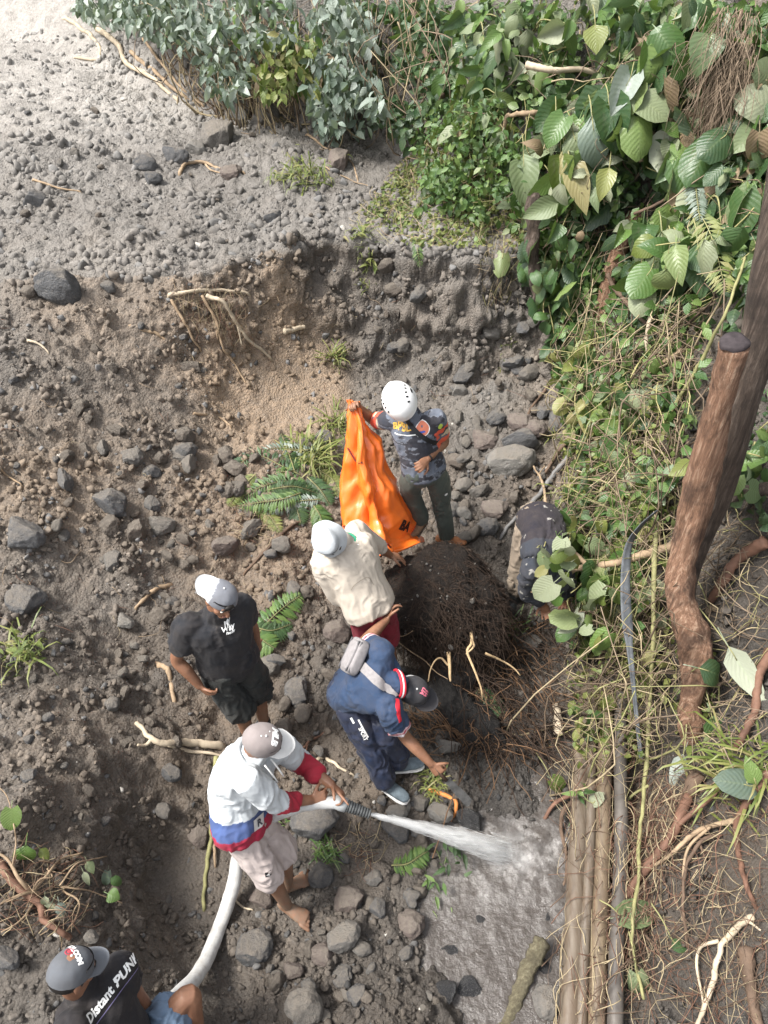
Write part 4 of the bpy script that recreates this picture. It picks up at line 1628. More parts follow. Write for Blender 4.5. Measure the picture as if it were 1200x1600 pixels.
# ------------------------------------------------------------------ 2 man in the pale bucket hat
def hat_man():
    J = JT['hat']
    p = Person('man in white bucket hat and cream sweater leaning one hand on the root ball', J, (.62, -.52, -.58))
    p.body(hands=dict(L=dict(d=(.75, .25, -.45), n=(.2, .1, -1), curl=.22, spread=.25, side=-1), R=dict(curl=.7, n=(.5, .4, -.2), side=-1)), mud=.5)
    p.hair()
    cream = np.array([.52, .46, .385])
    p.shirt(lambda V, t, *a: cream * (1 - .12 * (t < -.06))[:, None], 1.25, .034, .0065, -.15, 21, loose=.074, name='sweater', wk=1.08)
    p.pants(flat((.19, .006, .022)), .98, .03, .007, 22, .098, name='shorts')
    p.bucket((.47, .50, .52))
    rb = Pile()
    th = np.linspace(0, 2 * math.pi, 30)
    link('hat_band', None, None, p.root) if False else None
    # stain band of the hat and its small logo
    V, F = rect2(.055, .03)
    c = p.cap0
    decal('hat_print', V, F, c + np.array([.02, .10, .035]) @ p.capM, -p.capM[0], p.capM[2], p.cap_bvh, plain('grey_print', (.20, .23, .25), .7, .3, 90), p.root, .003)
    pk = [(548, 922), (556, 912), (574, 902), (584, 914)]
    ribbon('pocket_seam', p, p.sh_bvh, pk, .006, plain('sweater_thread', (.30, .26, .21), .9, .1), .004)  # pocket edge drawn in a darker thread
    cd = Pile()
    n0 = J['neck']
    th = np.linspace(-.4, 3.6, 16)
    A, B = p.sh_ax, p.front
    cd.tube(np.array([n0 + A * math.cos(a) * .082 + B * math.sin(a) * .09 - p.spine * (.005 + .03 * math.sin(a)) for a in th]), .010, 6)
    link('collar', cd.mesh('collar', p.off), plain('green_collar', (.03, .22, .13), .8, .2), p.root)
    st = Pile()
    s0 = n0 + B * .095 - p.spine * .03
    st.tube(spline([s0, s0 + A * .03 + B * .02 - p.spine * .02, s0 + A * .035 + B * .02 - p.spine * .07], 8), .004, 5)
    link('drawstring', st.mesh('drawstring', p.off), M_WHITE_PRINT, p.root)
    for s in 'RL':
        p.shoe(s, M_BOOT, M_SOLE, .15)


# ------------------------------------------------------------------ 3 man in the black shirt
def tee_man():
    J = JT['tee']
    p = Person('man in black shirt and black shorts with a grey cap worn backwards', J, (.52, -.76, -.38), up=(.12, .12, 1))
    p.body(hands=dict(R=dict(curl=.8, n=(.4, .5, 0), side=1, d=(.45, -.1, -.75)), L=dict(curl=.45, n=(-.6, .2, 0), side=1, d=(.05, .1, -1))), mud=.7)
    p.hair(-.01, -.05)
    p.shirt(flat((.0125, .0145, .019)), .60, .024, .007, -.15, 31, loose=.078, belly=.022, name='tee_shirt', wk=1.1)
    p.pants(flat((.016, .021, .022)), 1.02, .034, .009, 32, .108, name='shorts')
    g, w = np.array([.17, .18, .205]), np.array([.66, .68, .70])
    p.cap(lambda V: np.where((V[:, 1] > .050 + .35 * (V[:, 0]))[:, None], w, g), (.70, .71, .72), turn=math.radians(160), sz=.98)
    # opening of the back of the cap, above the forehead, with its band
    at = p.at
    o = Pile()
    o.add(*ellipsoid(at(.004, .090, .052), p.M, (.030, .017, .020)))
    link('cap_opening', o.mesh('cap_opening', p.off), M_HAIR, p.root)
    o, n = hit_bvh(p.sh_bvh, 355, 980)
    for k, (s, z) in enumerate((('My', .04), ('Way', .042), ('now', .03))):
        V, F = text_shape(s, z, .0015, .25)
        decal('chest_lettering', V, F, o - p.spine * (.026 * k - .02) + p.sh_ax * .008 * (1 - k % 2), p.sh_ax, p.spine, p.sh_bvh, M_WHITE_PRINT, p.sh_o)
    for s in 'RL':
        p.shoe(s, M_BOOT, M_SOLE, .1)


# ------------------------------------------------------------------ 4 bending man in the navy polo
def bend_man():
    J = JT['bend']
    p = Person('bending man in navy polo, dark cap and track trousers with grey sports shoes', J, (.82, -.36, -.40), up=(.10, -.42, .85))
    p.arch = .03
    p.body(hands=dict(L=dict(d=(.30, .75, .30), n=(.6, -.3, -.5), curl=.5, spread=.25, side=-1), R=dict(curl=1.0, n=(.3, .5, -.5), side=1)))
    p.hair(-.03, -.07)
    navy = np.array([.020, .045, .098])

    def col(V, t, arm, sl, side, fr):
        c = np.tile(navy, (len(V), 1))
        c = np.where((sl > .515)[:, None], np.array([.62, .45, .47]), c)
        c = np.where((sl > .56)[:, None], np.array([.45, .04, .07]), c)
        c = np.where((sl > .60)[:, None], np.array([.68, .60, .62]), c)
        return c
    p.shirt(col, .62, .022, .007, -.17, 41, loose=.074, name='polo_shirt', wk=1.06)
    p.pants(flat((.011, .021, .050)), 1.95, .02, .010, 42, .074, M_SLICK, kneer=.086)
    c = Pile()
    th = np.linspace(0, 2 * math.pi, 24)
    A = p.sh_ax
    T = nrm(J['head'] - J['neck'] + p.spine * .1)
    B = np.cross(T, A)
    for dz, r, nm, mt in ((.0, .082, 'collar', M_RED_PRINT), (.012, .080, 'collar', M_WHITE_PRINT), (.024, .077, 'collar', M_RED_PRINT)):
        c = Pile()
        c.tube(np.array([J['neck'] + T * (.028 + dz) + (A * math.cos(a) + B * math.sin(a)) * r for a in th]), .0085, 6)
        link(nm, c.mesh(nm, p.off), mt, p.root)
    ribbon('red_shoulder_stripe', p, p.sh_bvh, [(620, 1092), (622, 1108), (625, 1128)], .030, M_RED_PRINT)
    ribbon('red_shoulder_stripe', p, p.sh_bvh, [(629, 1012), (631, 1028), (632, 1046)], .022, M_RED_PRINT)
    ribbon('white_piping', p, p.pt_bvh, [(560, 1124), (566, 1136), (575, 1152)], .010, M_WHITE_PRINT)
    ribbon('white_piping', p, p.pt_bvh, [(548, 1121), (553, 1130)], .014, M_WHITE_PRINT)
    V, F = text_shape('SPORT', .035, .001)
    o, n = hit_bvh(p.pt_bvh, 567, 1147)
    w = nrm(J['knR'] - J['hipR'])
    decal('trouser_logo', V, F, o, w, np.cross(n, w), p.pt_bvh, M_WHITE_PRINT, p.pt_o)
    p.cap(lambda V: np.where(((V[:, 1] < -.05) & (V[:, 0] < -.0) & (V[:, 2] < .03))[:, None], np.array([.55, .55, .55]), np.array([.024, .027, .034])), (.020, .023, .030), sz=1.0)
    o, n = hit_bvh(p.cap_bvh, 663, 1081)
    u, v = p.capM[0], p.capM[2]
    for k in range(2):
        V, F = text_shape('UA', .030 if k else .034, .002, .2)
        decal('cap_lettering', V, F, o - nrm(np.cross(n, -u)) * (k * .028 - .012), u, np.cross(n, u), p.cap_bvh, plain('pink_print', (.62, .16, .22), .6, .1), p.root, .003)
    for s in 'RL':
        p.shoe(s, M_SHOE, M_SOLE, .05, 'sports_shoe')
    # sling bag on his back
    o, n = hit_bvh(p.sh_bvh, 562, 1040)
    g = empty('sling_bag', o, 'grey sling bag lying on the back of the bending man', 'bag')
    u = nrm(np.array([.5, -.55, .3]) - n * (np.array([.5, -.55, .3]) @ n))
    w = np.cross(n, u)
    mg = plain('bag_canvas', (.23, .215, .215), .85, .15, 40, .4, 250)
    md = plain('bag_trim', (.09, .088, .092), .7, .2, 40)

    def slab(c, a, b, h, nn=10):
        V, F = ICO[3]
        V = np.sign(V) * np.abs(V) ** .45
        return c + V[:, :1] * u * a + V[:, 1:2] * w * b + V[:, 2:] * n * h, None, F
    oc = o + n * .05 + u * -.02 + w * .04
    q = Pile()
    q.add(*slab(oc, .085, .115, .042))
    bo = link('bag_body', q.mesh('bag_body', o), mg, g)
    q = Pile()
    q.add(*slab(oc + n * .040 + u * .015, .052, .095, .018))
    link('front_pocket', q.mesh('front_pocket', o), mg, g)
    for k in (-.048, .058, .07):
        q = Pile()
        q.tube(np.array([oc + n * (.045 if k < .06 else .03) + u * k + w * a for a in np.linspace(-.10, .10, 8)]), .0055, 6)
        link('zip', q.mesh('zip', o), md, g)
    hs_ = [(566, 1040), (578, 1052), (592, 1066), (606, 1078), (620, 1088)]
    rb = ribbon('strap', p, p.sh_bvh, hs_, .058, mg, .010)
    rb.parent = g
    rb.location = Vector(p.off) - Vector(o)
    # cleaver shaped chopping blade in his hand
    h0 = J['wrR'] + nrm(J['wrR'] - J['elR']) * .08
    tip = at_z(734, 1262, h0[2] - .22)
    ax = nrm(tip - h0)
    kb = empty('machete', h0, 'broad dark chopping knife in the hand of the bending man', 'knife')
    q = Pile()
    q.tube(np.array([h0 - ax * .05, h0, h0 + ax * .07]), [.013, .014, .013], 8)
    link('handle', q.mesh('handle', h0), plain('knife_handle', (.05, .03, .02), .6, .3), kb)
    sd = nrm(np.cross(ax, FWD))
    nn = np.cross(ax, sd)
    pts = [(0.07, .012), (.10, .03), (.20, .042), (.28, .045), (.305, .01), (.30, -.012), (.20, -.016), (.07, -.014)]
    V = np.array([h0 + ax * a + sd * b + nn * z for z in (.002, -.002) for a, b in pts])
    m = len(pts)
    mm = bpy.data.meshes.new('blade')
    mm.from_pydata([tuple(v - h0) for v in V], [], [tuple(range(m)), tuple(range(2 * m - 1, m - 1, -1))] + [(i, (i + 1) % m, m + (i + 1) % m, m + i) for i in range(m)])
    link('blade', mm, plain('blade_steel', (.09, .088, .085), .45, .4, 30, .2, 80, .5, .5), kb)


# ------------------------------------------------------------------ 5 man holding the hose
def hose_man():
    J = JT['hose']
    p = Person('barefoot man in white, blue and red sweater aiming the pale hose', J, (.92, .05, -.35), up=(.12, -.30, .95))
    p.arch = .05
    p.body(hands=dict(R=dict(d=(.85, .25, -.05), n=(.1, .7, -.7), curl=1.0, side=1), L=dict(d=(.70, -.55, -.2), n=(-.4, -.6, -.6), curl=.8, side=-1, point=True)), bare=True, mud=1.0)
    p.hair(-.03, -.06)

    def col(V, t, arm, sl, side, fr):
        k = t - .45 * side * (arm < .5) - .15 * fr
        c = np.tile(np.array([.54, .575, .595]), (len(V), 1))
        c = np.where((k < .36)[:, None], np.array([.055, .095, .24]), c)
        c = np.where((k < .17)[:, None], np.array([.34, .012, .045]), c)
        c = np.where((arm > .5)[:, None], np.array([.54, .575, .595]), c)
        c = np.where(((sl > 1.10))[:, None], np.array([.36, .012, .035]), c)
        return c
    p.shirt(col, 1.52, .030, .0065, -.15, 51, loose=.074, name='sweater', belly=.015, wk=1.1)
    p.pants(flat((.50, .43, .405)), 1.12, .03, .009, 52, .092, name='shorts', kneer=.094)
    p.cap(flat((.235, .205, .20)), (.66, .66, .64), sz=1.0)
    o, n = hit_bvh(p.cap_bvh, 430, 1150)
    u = p.capM[0]
    V, F = text_shape('MLB', .05, .003, .2)
    decal('cap_patch', V, F, o, u, np.cross(n, u), p.cap_bvh, M_WHITE_PRINT, p.root, .003)
    for a, b in ((408, 1150), (421, 1143), (402, 1128)):
        o, n = hit_bvh(p.cap_bvh, a, b)
        V, F = disc2(.004, 8)
        decal('eyelet', V, F, o, u, np.cross(n, u), p.cap_bvh, M_WHITE_PRINT, p.root, .003)
    o, n = hit_bvh(p.pt_bvh, 419, 1366)
    w = nrm(np.cross(n, (0, 0, 1)))
    V, F = rect2(.034, .034, 3)
    decal('leg_patch', V, F, o, -w, np.cross(n, -w), p.pt_bvh, M_BLACK, p.pt_o)
    V, F = text_shape('G', .026, .001)
    decal('leg_patch_letter', V, F, o, -w, np.cross(n, -w), p.pt_bvh, M_WHITE_PRINT, p.pt_o, .007)
    o, n = hit_bvh(p.sh_bvh, 404, 1284)
    V, F = rect2(.085, .07, 4, 3)
    w = nrm(np.cross(p.spine, n))
    decal('hem_patch', V, F, o, w, p.spine, p.sh_bvh, plain('patch_white', (.6, .58, .56), .8, .1), p.sh_o, .004)
    V, F = text_shape('R', .06, .002)
    decal('hem_letter', V, F, o, w, p.spine, p.sh_bvh, plain('dark_print', (.06, .06, .07), .7, .1), p.sh_o, .008)
    ribbon('pocket_seam', p, p.pt_bvh, [(368, 1304), (378, 1316), (388, 1310)], .006, plain('shorts_thread', (.30, .26, .25), .9, .1), .003)
    # hood / collar and cords
    c = Pile()
    th = np.linspace(0, 2 * math.pi, 24)
    A, T = p.sh_ax, nrm(J['head'] - J['neck'])
    B = np.cross(T, A)
    c.tube(np.array([J['neck'] + T * .02 + (A * math.cos(a) + B * math.sin(a)) * .088 for a in th]), .016, 8)
    link('collar', c.mesh('collar', p.off), plain('grey_collar', (.42, .45, .47), .9, .1), p.root)
    for k in (1, -1):
        c = Pile()
        s0 = J['neck'] + p.front * .11 + A * .03 * k
        c.tube(spline([s0, s0 + p.front * .05 - T * .04, s0 + p.front * .07 - np.array([0, 0, .12])], 8), .005, 5)
        link('drawstring', c.mesh('drawstring', p.off), M_WHITE_PRINT, p.root)


# ------------------------------------------------------------------ 6 sitting man at the lower left
def sit_man():
    J = JT['sit']
    p = Person('man in grey cap and black printed shirt sitting at the lower left with the hose', J, (.66, .58, -.36), up=(-.05, .1, 1))
    p.body(hands=dict(L=dict(d=(.3, .0, -.8), n=(.3, -.6, 0), curl=.9, side=1), R=dict(curl=.8, n=(.2, .6, 0))), mud=.4)
    p.hair(-.045, -.08)
    p.shirt(flat((.011, .012, .016)), .50, .026, .008, -.15, 61, loose=.076, name='tee_shirt', wk=1.0)
    p.pants(lambda V, t: np.array([.10, .15, .22]) * (.75 + .9 * sstep(.5, .85, t)[:, None] * .5 + .35 * fbm(V * 14, 3, 8)[:, None]), .62, .03, .010, 62, .11, name='denim_shorts')
    p.cap(flat((.095, .104, .118)), (.12, .132, .15), sz=.96)
    cm = p.capM
    o, n = hit_bvh(p.cap_bvh, 117, 1487)
    u = cm[0]
    V, F = text_shape('VOLCOM', .030, .0022)
    decal('cap_lettering', V, F, o, u, np.cross(n, u), p.cap_bvh, M_WHITE_PRINT, p.root, .003, .12)
    o, n = hit_bvh(p.cap_bvh, 108, 1487)
    mr = plain('dull_red_print', (.36, .05, .07), .7, .1)
    V, F = disc2(.019, 24, .0145)
    decal('cap_roundel', V, F, o, u, np.cross(n, u), p.cap_bvh, mr, p.root, .003, .12)
    V, F = disc2(.010, 14)
    decal('cap_roundel', V, F, o, u, np.cross(n, u), p.cap_bvh, mr, p.root, .003, .12)
    o, n = hit_bvh(p.sh_bvh, 174, 1546)
    V, F = text_shape('Distant PUNK', .056, .002, .2)
    v = nrm(np.cross(n, p.sh_ax))
    decal('chest_lettering', V, F, o, p.sh_ax, v, p.sh_bvh, M_WHITE_PRINT, p.sh_o, .005)
    V, F = rect2(.36, .004, 12)
    decal('print_line', V, F, o - v * .04, p.sh_ax, v, p.sh_bvh, plain('violet_print', (.16, .14, .26), .6, .1), p.sh_o, .005)
    for s in 'RL':
        p.shoe(s, M_BOOT, M_SOLE, .1)


# ------------------------------------------------------------------ 7 crouched worker among the creepers
def crouch_man():
    J = JT['crouch']
    p = Person('stooping worker in dark muddy shirt and khaki trousers half hidden by creepers', J, (.30, -.50, -.80), up=(.45, -.75, -.05))
    p.arch = .07
    p.body(hands=dict(L=dict(d=(.0, .1, -1), n=(-.3, -.6, 0), curl=.7), R=dict(d=(.3, 0, -1), n=(0, -.6, 0), curl=.7)), mud=.6)
    p.hair()

    def col(V, t, arm, sl, side, fr):
        s = fbm(V * 24, 3, 77)
        c = np.where((t > .74)[:, None], np.array([.024, .030, .042]), np.array([.016, .015, .022]))
        return np.where((s > .50)[:, None], np.array([.30, .29, .27]), c)
    p.shirt(col, 1.75, .024, .009, -.12, 71, name='long_shirt')
    p.pants(lambda V, t: np.array([.235, .19, .145]) * (1 - .35 * sstep(1.2, 1.9, t))[:, None], 1.72, .022, .011, 72, .066)
    p.cap(flat((.03, .034, .045)), (.03, .034, .045), sz=1.0)
    for s in 'RL':
        p.shoe(s, M_BOOT, M_BOOT, .45, 'rubber_boot')


helmet_man()
hat_man()
tee_man()
bend_man()
hose_man()
sit_man()
crouch_man()
# ================================================================== tarpaulin / bag
def px3(px, py, y):
    return at_y(px, py, y)


def orange_bag():
    J = JT['helmet']
    top = J['wrR'] + np.array([-.03, -.03, .10])
    g = empty('body_bag', at_y(590, 850, 4.4), 'bright orange plastic body bag held up by the helmeted rescuer', 'bag')
    off = np.array(g.location)
    nu, nv = 90, 110
    L = spline([top + np.array([-.05, 0, -.01]), px3(545, 660, 4.62), px3(538, 740, 4.50), px3(529, 815, 4.38), px3(524, 862, 4.22), px3(548, 884, 4.10)], nv)
    R = spline([top + np.array([.035, 0, -.03]), px3(568, 655, 4.70), px3(590, 700, 4.66), px3(612, 758, 4.64), px3(634, 812, 4.66), px3(660, 848, 4.62)], nv)
    M = (L + R) / 2
    Mb = spline([px3(549, 626, 4.70), px3(562, 660, 4.58), px3(572, 730, 4.44), px3(584, 800, 4.28), px3(594, 850, 4.14), px3(604, 868, 4.06)], nv)
    u = np.linspace(0, 1, nu)
    v = np.linspace(0, 1, nv)
    a = (1 - u) ** 2
    b = 2 * u * (1 - u)
    c = u ** 2
    Mid = 2 * Mb - .5 * L - .5 * R
    P = L[:, None] * a[None, :, None] + Mid[:, None] * b[None, :, None] + R[:, None] * c[None, :, None]
    UV = np.stack(np.broadcast_arrays(u[None] * 2.2, v[:, None] * 3.2), -1)
    # long hanging folds that fan out from the hand, crumpled where it rests on the soil
    w = .35 * fbm(UV * np.array([1.2, 1.6]) + 5, 3, 4)
    fold = 1 - np.abs(((u[None] * 2.6 + w + .25) % 1) * 2 - 1) * 2
    amp = (.008 + .060 * v[:, None]) * (1 - .35 * sstep(.75, 1, v)[:, None])
    cr = 1 - 3.5 * np.abs(fbm(UV * np.array([1.6, 1.5]) + 2, 2, 9))
    cr2 = 1 - 3.5 * np.abs(fbm(UV * np.array([3.5, 3.0]) + 2, 2, 12))
    fold = np.sign(fold) * np.abs(fold) ** .8
    du = np.gradient(P, axis=1)
    dv = np.gradient(P, axis=0)
    n = np.cross(du, dv)
    n /= np.linalg.norm(n, axis=-1, keepdims=True) + 1e-9
    n *= np.sign(n[..., 1:2].mean()) * -1
    P = P + n * (amp * fold + np.clip(cr, -1, 1) * (.008 + .030 * v[:, None]) + np.clip(cr2, -1, 1) * .010 * (.3 + v[:, None]))[..., None]
    # right-hand hem is turned over
    k = sstep(.78, 1.0, u)[None] * (1 - .6 * sstep(.55, .85, v)[:, None])
    P = P + n * (k * .055 * sstep(.12, .4, v)[:, None])[..., None]
    P = P.reshape(-1, 3)
    i = (np.arange(nv - 1)[:, None] * nu + np.arange(nu - 1)[None]).ravel()
    Q = np.stack([i, i + 1, i + nu + 1, i + nu], -1)
    t = NT('orange_vinyl')
    co = t.coord()
    gm = t.n('ShaderNodeNewGeometry')
    dirt = t.ramp(t.noise(7, 6, .7, co), [(.62, 0.0), (.85, .30)])
    c = t.mix(dirt, (.97, .215, .026), (.35, .20, .10))
    m = t.fin(c, .30, t.bump(t.noise(22, 4, .6, co), .25, .012), .8)
    t.b.inputs['Coat Weight'].default_value = .5
    t.b.inputs['Coat Roughness'].default_value = .28
    tr = t.n('ShaderNodeBsdfTranslucent')
    tr.inputs[0].default_value = (.98, .24, .03, 1)
    mx = t.n('ShaderNodeMixShader')
    mx.inputs[0].default_value = .22
    t.t.links.new(t.b.outputs[0], mx.inputs[1])
    t.t.links.new(tr.outputs[0], mx.inputs[2])
    t.t.links.new(mx.outputs[0], t.out.inputs[0])
    o = link('bag_sheet', npmesh('bag_sheet', P - off, Q, True), m, g)
    sol = o.modifiers.new('thickness', 'SOLIDIFY')
    sol.thickness = .004
    G = P.reshape(nv, nu, 3)
    N = n

    def seam(name, pts, r, mat):
        p = Pile()
        q = spline([G[min(nv - 1, int(b * nv)), min(nu - 1, int(a * nu))] + N[min(nv - 1, int(b * nv)), min(nu - 1, int(a * nu))] * .008 for a, b in pts], 20)
        p.tube(q, r, 6)
        link(name, p.mesh(name, off), mat, g)
    mz = plain('dark_zip', (.10, .012, .008), .5, .2)
    seam('zip', [(.10, .30), (.30, .36), (.42, .37)], .007, mz)
    seam('zip', [(.52, .82), (.50, .88), (.53, .95)], .007, mz)
    seam('handle_strap', [(.46, .74), (.44, .79), (.50, .83)], .016, plain('deep_orange_strap', (.75, .07, .012), .5, .1))
    seam('handle_strap', [(.14, .62), (.17, .66)], .008, mz)
    bv = bvh_of(P, [Q])
    o1, n1 = hit_bvh(bv, 632, 822)
    if n1 @ (CAM - o1) < 0:
        n1 = -n1
    uu = nrm(np.array([.9, -.25, -.35]) - n1 * (n1 @ np.array([.9, -.25, -.35])))
    V, F = text_shape('BA', .11, .006)
    decal('lettering', V, F, o1, uu, np.cross(n1, uu), bv, plain('black_print', (.03, .012, .01), .6, .1), g, .009)
    o1, n1 = hit_bvh(bv, 643, 828)
    if n1 @ (CAM - o1) < 0:
        n1 = -n1
    for k in range(4):
        V, F = rect2(.055, .007, 4)
        decal('print_stripe', V, F, o1 + np.cross(n1, uu) * (.03 - k * .018) + uu * .02, uu, np.cross(n1, uu), bv, plain('red_stripe', (.8, .05, .02), .6, .1), g, .009)


orange_bag()


# ================================================================== root ball of the fallen tree
def root_hair_material(name, a, b):
    t = NT(name)
    t.fin(t.mix(t.noise(5, 4, .6, t.coord()), a, b), .9, None, .2)
    return t.m


M_FIBRE = root_hair_material('root_fibre', (.022, .015, .012), (.060, .040, .028))
M_FIBRE_P = root_hair_material('pale_fibre', (.20, .14, .085), (.34, .25, .16))
C0 = np.array([.46, 4.02, .50])


def root_ball():
    g = empty('tree_root_ball', (C0[0], C0[1], .1), 'big dark root ball of the fallen tree bristling with fine roots', 'tree roots')
    off = np.array(g.location)
    V, F = ICO[4]
    V = V @ np.array([[1, 0, 0], [0, .9, -.25], [0, .25, .95]])
    r = .96 + .24 * fbm(V * 1.7 + 2, 4, 5) + .08 * fbm(V * 6, 4, 6) + .05 * fbm(V * 15, 3, 7)
    W = C0 + V * r[:, None] * np.array([.50, .53, .50])
    t = NT('root_soil')
    co = t.coord()
    n = t.noise(13, 6, .7, co)
    n2 = t.noise(60, 5, .75, co)
    c = t.ramp(n, [(.3, (.010, .008, .007)), (.55, (.026, .019, .015)), (.78, (.075, .058, .044))])
    c = t.mix(t.ramp(n2, [(.60, 0.0), (.74, .8)]), c, (.21, .175, .14))
    t.fin(c, .9, t.bump(t.math('ADD', n, n2), 1.0, .05), .25)
    core = link('root_mass', npmesh('root_mass', W - off, F, True), t.m, g)
    rng = np.random.default_rng(3)
    p = Pile()
    for k in range(4200):
        d = nrm(rng.normal(size=3))
        if d[2] < -.5:
            continue
        rr = .96 + .24 * fbm((d * 1.7 + 2)[None], 4, 5)[0] + .08 * fbm((d * 6)[None], 4, 6)[0]
        s = C0 + d * rr * np.array([.50, .53, .50])
        tang = nrm(np.cross(d, rng.normal(size=3)))
        fall = np.array([.25, -.35, -.9])
        ln = rng.uniform(.04, .17) * (2.2 if k % 9 == 0 else 1)
        low = 1 if d[1] < 0 else .55
        a = s - d * .02
        b = s + d * .025 * low + (tang * .8 + fall * .5) * ln * .5
        e = s + d * .035 * low + (tang * .9 + fall * .9 + rng.normal(size=3) * .3) * ln
        p.tube(np.array([a, b, e]), [.0021, .0018, .0008], 3, rng.uniform(.3, 1, 1).repeat(3))
    tag(link('fine_roots', p.mesh('fine_roots', off), M_FIBRE, g), kind='stuff')
    # pebbles caught in it
    for k in range(110):
        d = nrm(rng.normal(size=3) + np.array([-.2, -.5, .4]))
        s = C0 + d * np.array([.50, .53, .50]) * (.96 + .24 * fbm((d * 1.7 + 2)[None], 4, 5)[0])
        o = link('caught_stone', random.choice(MIDS), None, g)
        o.location = s - off
        z = rng.uniform(.005, .012) * (2.4 if k < 5 else 1)
        o.scale = (z, z, z)
        o.rotation_euler = rng.uniform(0, 6, 3)
    # main pale broken roots
    def rt(pts, rad, mat, nm='root'):
        q = Pile()
        P = wiggle(spline(pts, 16), .012, 8, len(pts) + int(rad * 1e4))
        q.tube(P, np.linspace(rad, rad * .45, 16), 7)
        link(nm, q.mesh(nm, off), mat, g)
    mr = plain('split_root_wood', (.42, .30, .17), .8, .3, 30, .5, 120)
    A = lambda a, b, y: at_y(a, b, y)
    rt([A(737, 985, 3.62), A(735, 1005, 3.5), A(730, 1020, 3.42), A(745, 1055, 3.3), A(754, 1092, 3.2)], .013, mr)
    rt([A(738, 1000, 3.5), A(742, 1012, 3.45), A(731, 1024, 3.4)], .010, mr)
    rt([A(703, 1020, 3.5), A(705, 1045, 3.4), A(704, 1065, 3.32)], .016, mr)
    rt([A(704, 1040, 3.42), A(688, 1030, 3.45), A(676, 1038, 3.4), A(671, 1064, 3.3)], .009, mr)
    rt([A(618, 1000, 3.62), A(655, 1028, 3.5), A(700, 1062, 3.34)], .006, M_FIBRE_P)
    rt([A(614, 968, 3.6), A(616, 986, 3.55), A(628, 993, 3.55), A(645, 985, 3.5)], .005, M_FIBRE_P)
    rt([A(760, 1022, 3.5), A(790, 1036, 3.5), A(815, 1055, 3.45)], .010, mr)
    # dark muddy stem lying towards the puddle
    S = spline([C0 + np.array([.10, -.25, -.1]), hit(700, 1085) + np.array([0, 0, .02]), hit(745, 1130) + np.array([0, 0, .02]), hit(800, 1185) + np.array([0, 0, -.02])], 40)
    q = Pile()
    Vt, Qt, Tt = tube(S, np.interp(np.linspace(0, 1, 40), [0, .3, .7, 1], [.22, .22, .20, .12]), 40)
    nn = fbm(Vt * 5, 4, 3) * .09 + fbm(Vt * 16, 4, 4) * .06
    cen = np.vstack([np.repeat(S, 40, 0), S[:1], S[-1:]])
    Vt = Vt + (Vt - cen) * nn[:, None] * 5
    Vt[:, 2] -= .11
    q.add(Vt, Qt, Tt)
    t = NT('muddy_stem')
    co = t.coord()
    n = t.noise(20, 6, .7, co)
    t.fin(t.ramp(n, [(.35, (.012, .011, .011)), (.7, (.042, .038, .034))]), .8, t.bump(n, 1.0, .06), .35)
    link('muddy_stem', q.mesh('muddy_stem', off), t.m, g)
    # tangle hanging from the ball on the right and below
    p = Pile()
    p2 = Pile()
    for k in range(760):
        c = np.array([rng.uniform(700, 860), rng.uniform(960, 1190)])
        if c[0] < 740 and c[1] > 1090 and rng.uniform() < .6:
            continue
        s = hit(*c) + np.array([0, 0, rng.uniform(.0, .12)])
        d = np.array([rng.normal(.2, .7), rng.normal(-.5, .7), rng.normal(-.1, .4)])
        ln = rng.uniform(.10, .38)
        P = wiggle(spline([s, s + d * ln * .5 + np.array([0, 0, .03]), s + d * ln], 7), .02, 9, k)
        P[:, 2] = np.maximum(P[:, 2], hz(P[:, 0], P[:, 1]) + .004)
        (p if rng.uniform() < .72 else p2).tube(P, [rng.uniform(.002, .0045)] * 7, 4)
    for k in range(150):
        c = np.array([rng.uniform(650, 780), rng.uniform(1085, 1180)])
        s = hit(*c) + np.array([0, 0, .02])
        d = np.array([rng.normal(-.6, .4), rng.normal(.5, .4), 0])
        ln = rng.uniform(.1, .3)
        P = wiggle(spline([s, s + d * ln * .5, s + d * ln], 7), .03, 9, k + 900)
        P[:, 2] = np.maximum(P[:, 2], hz(P[:, 0], P[:, 1]) + .02 + .05 * np.sin(np.linspace(0, 3.1, 7)))
        p2.tube(P, [rng.uniform(.002, .004)] * 7, 4)
    tag(link('hanging_roots', p.mesh('hanging_roots', off), M_FIBRE, g), kind='stuff')
    mb = root_hair_material('brown_fibre', (.10, .056, .033), (.19, .115, .065))
    tag(link('brown_roots', p2.mesh('brown_roots', off), mb, g), kind='stuff')


root_ball()


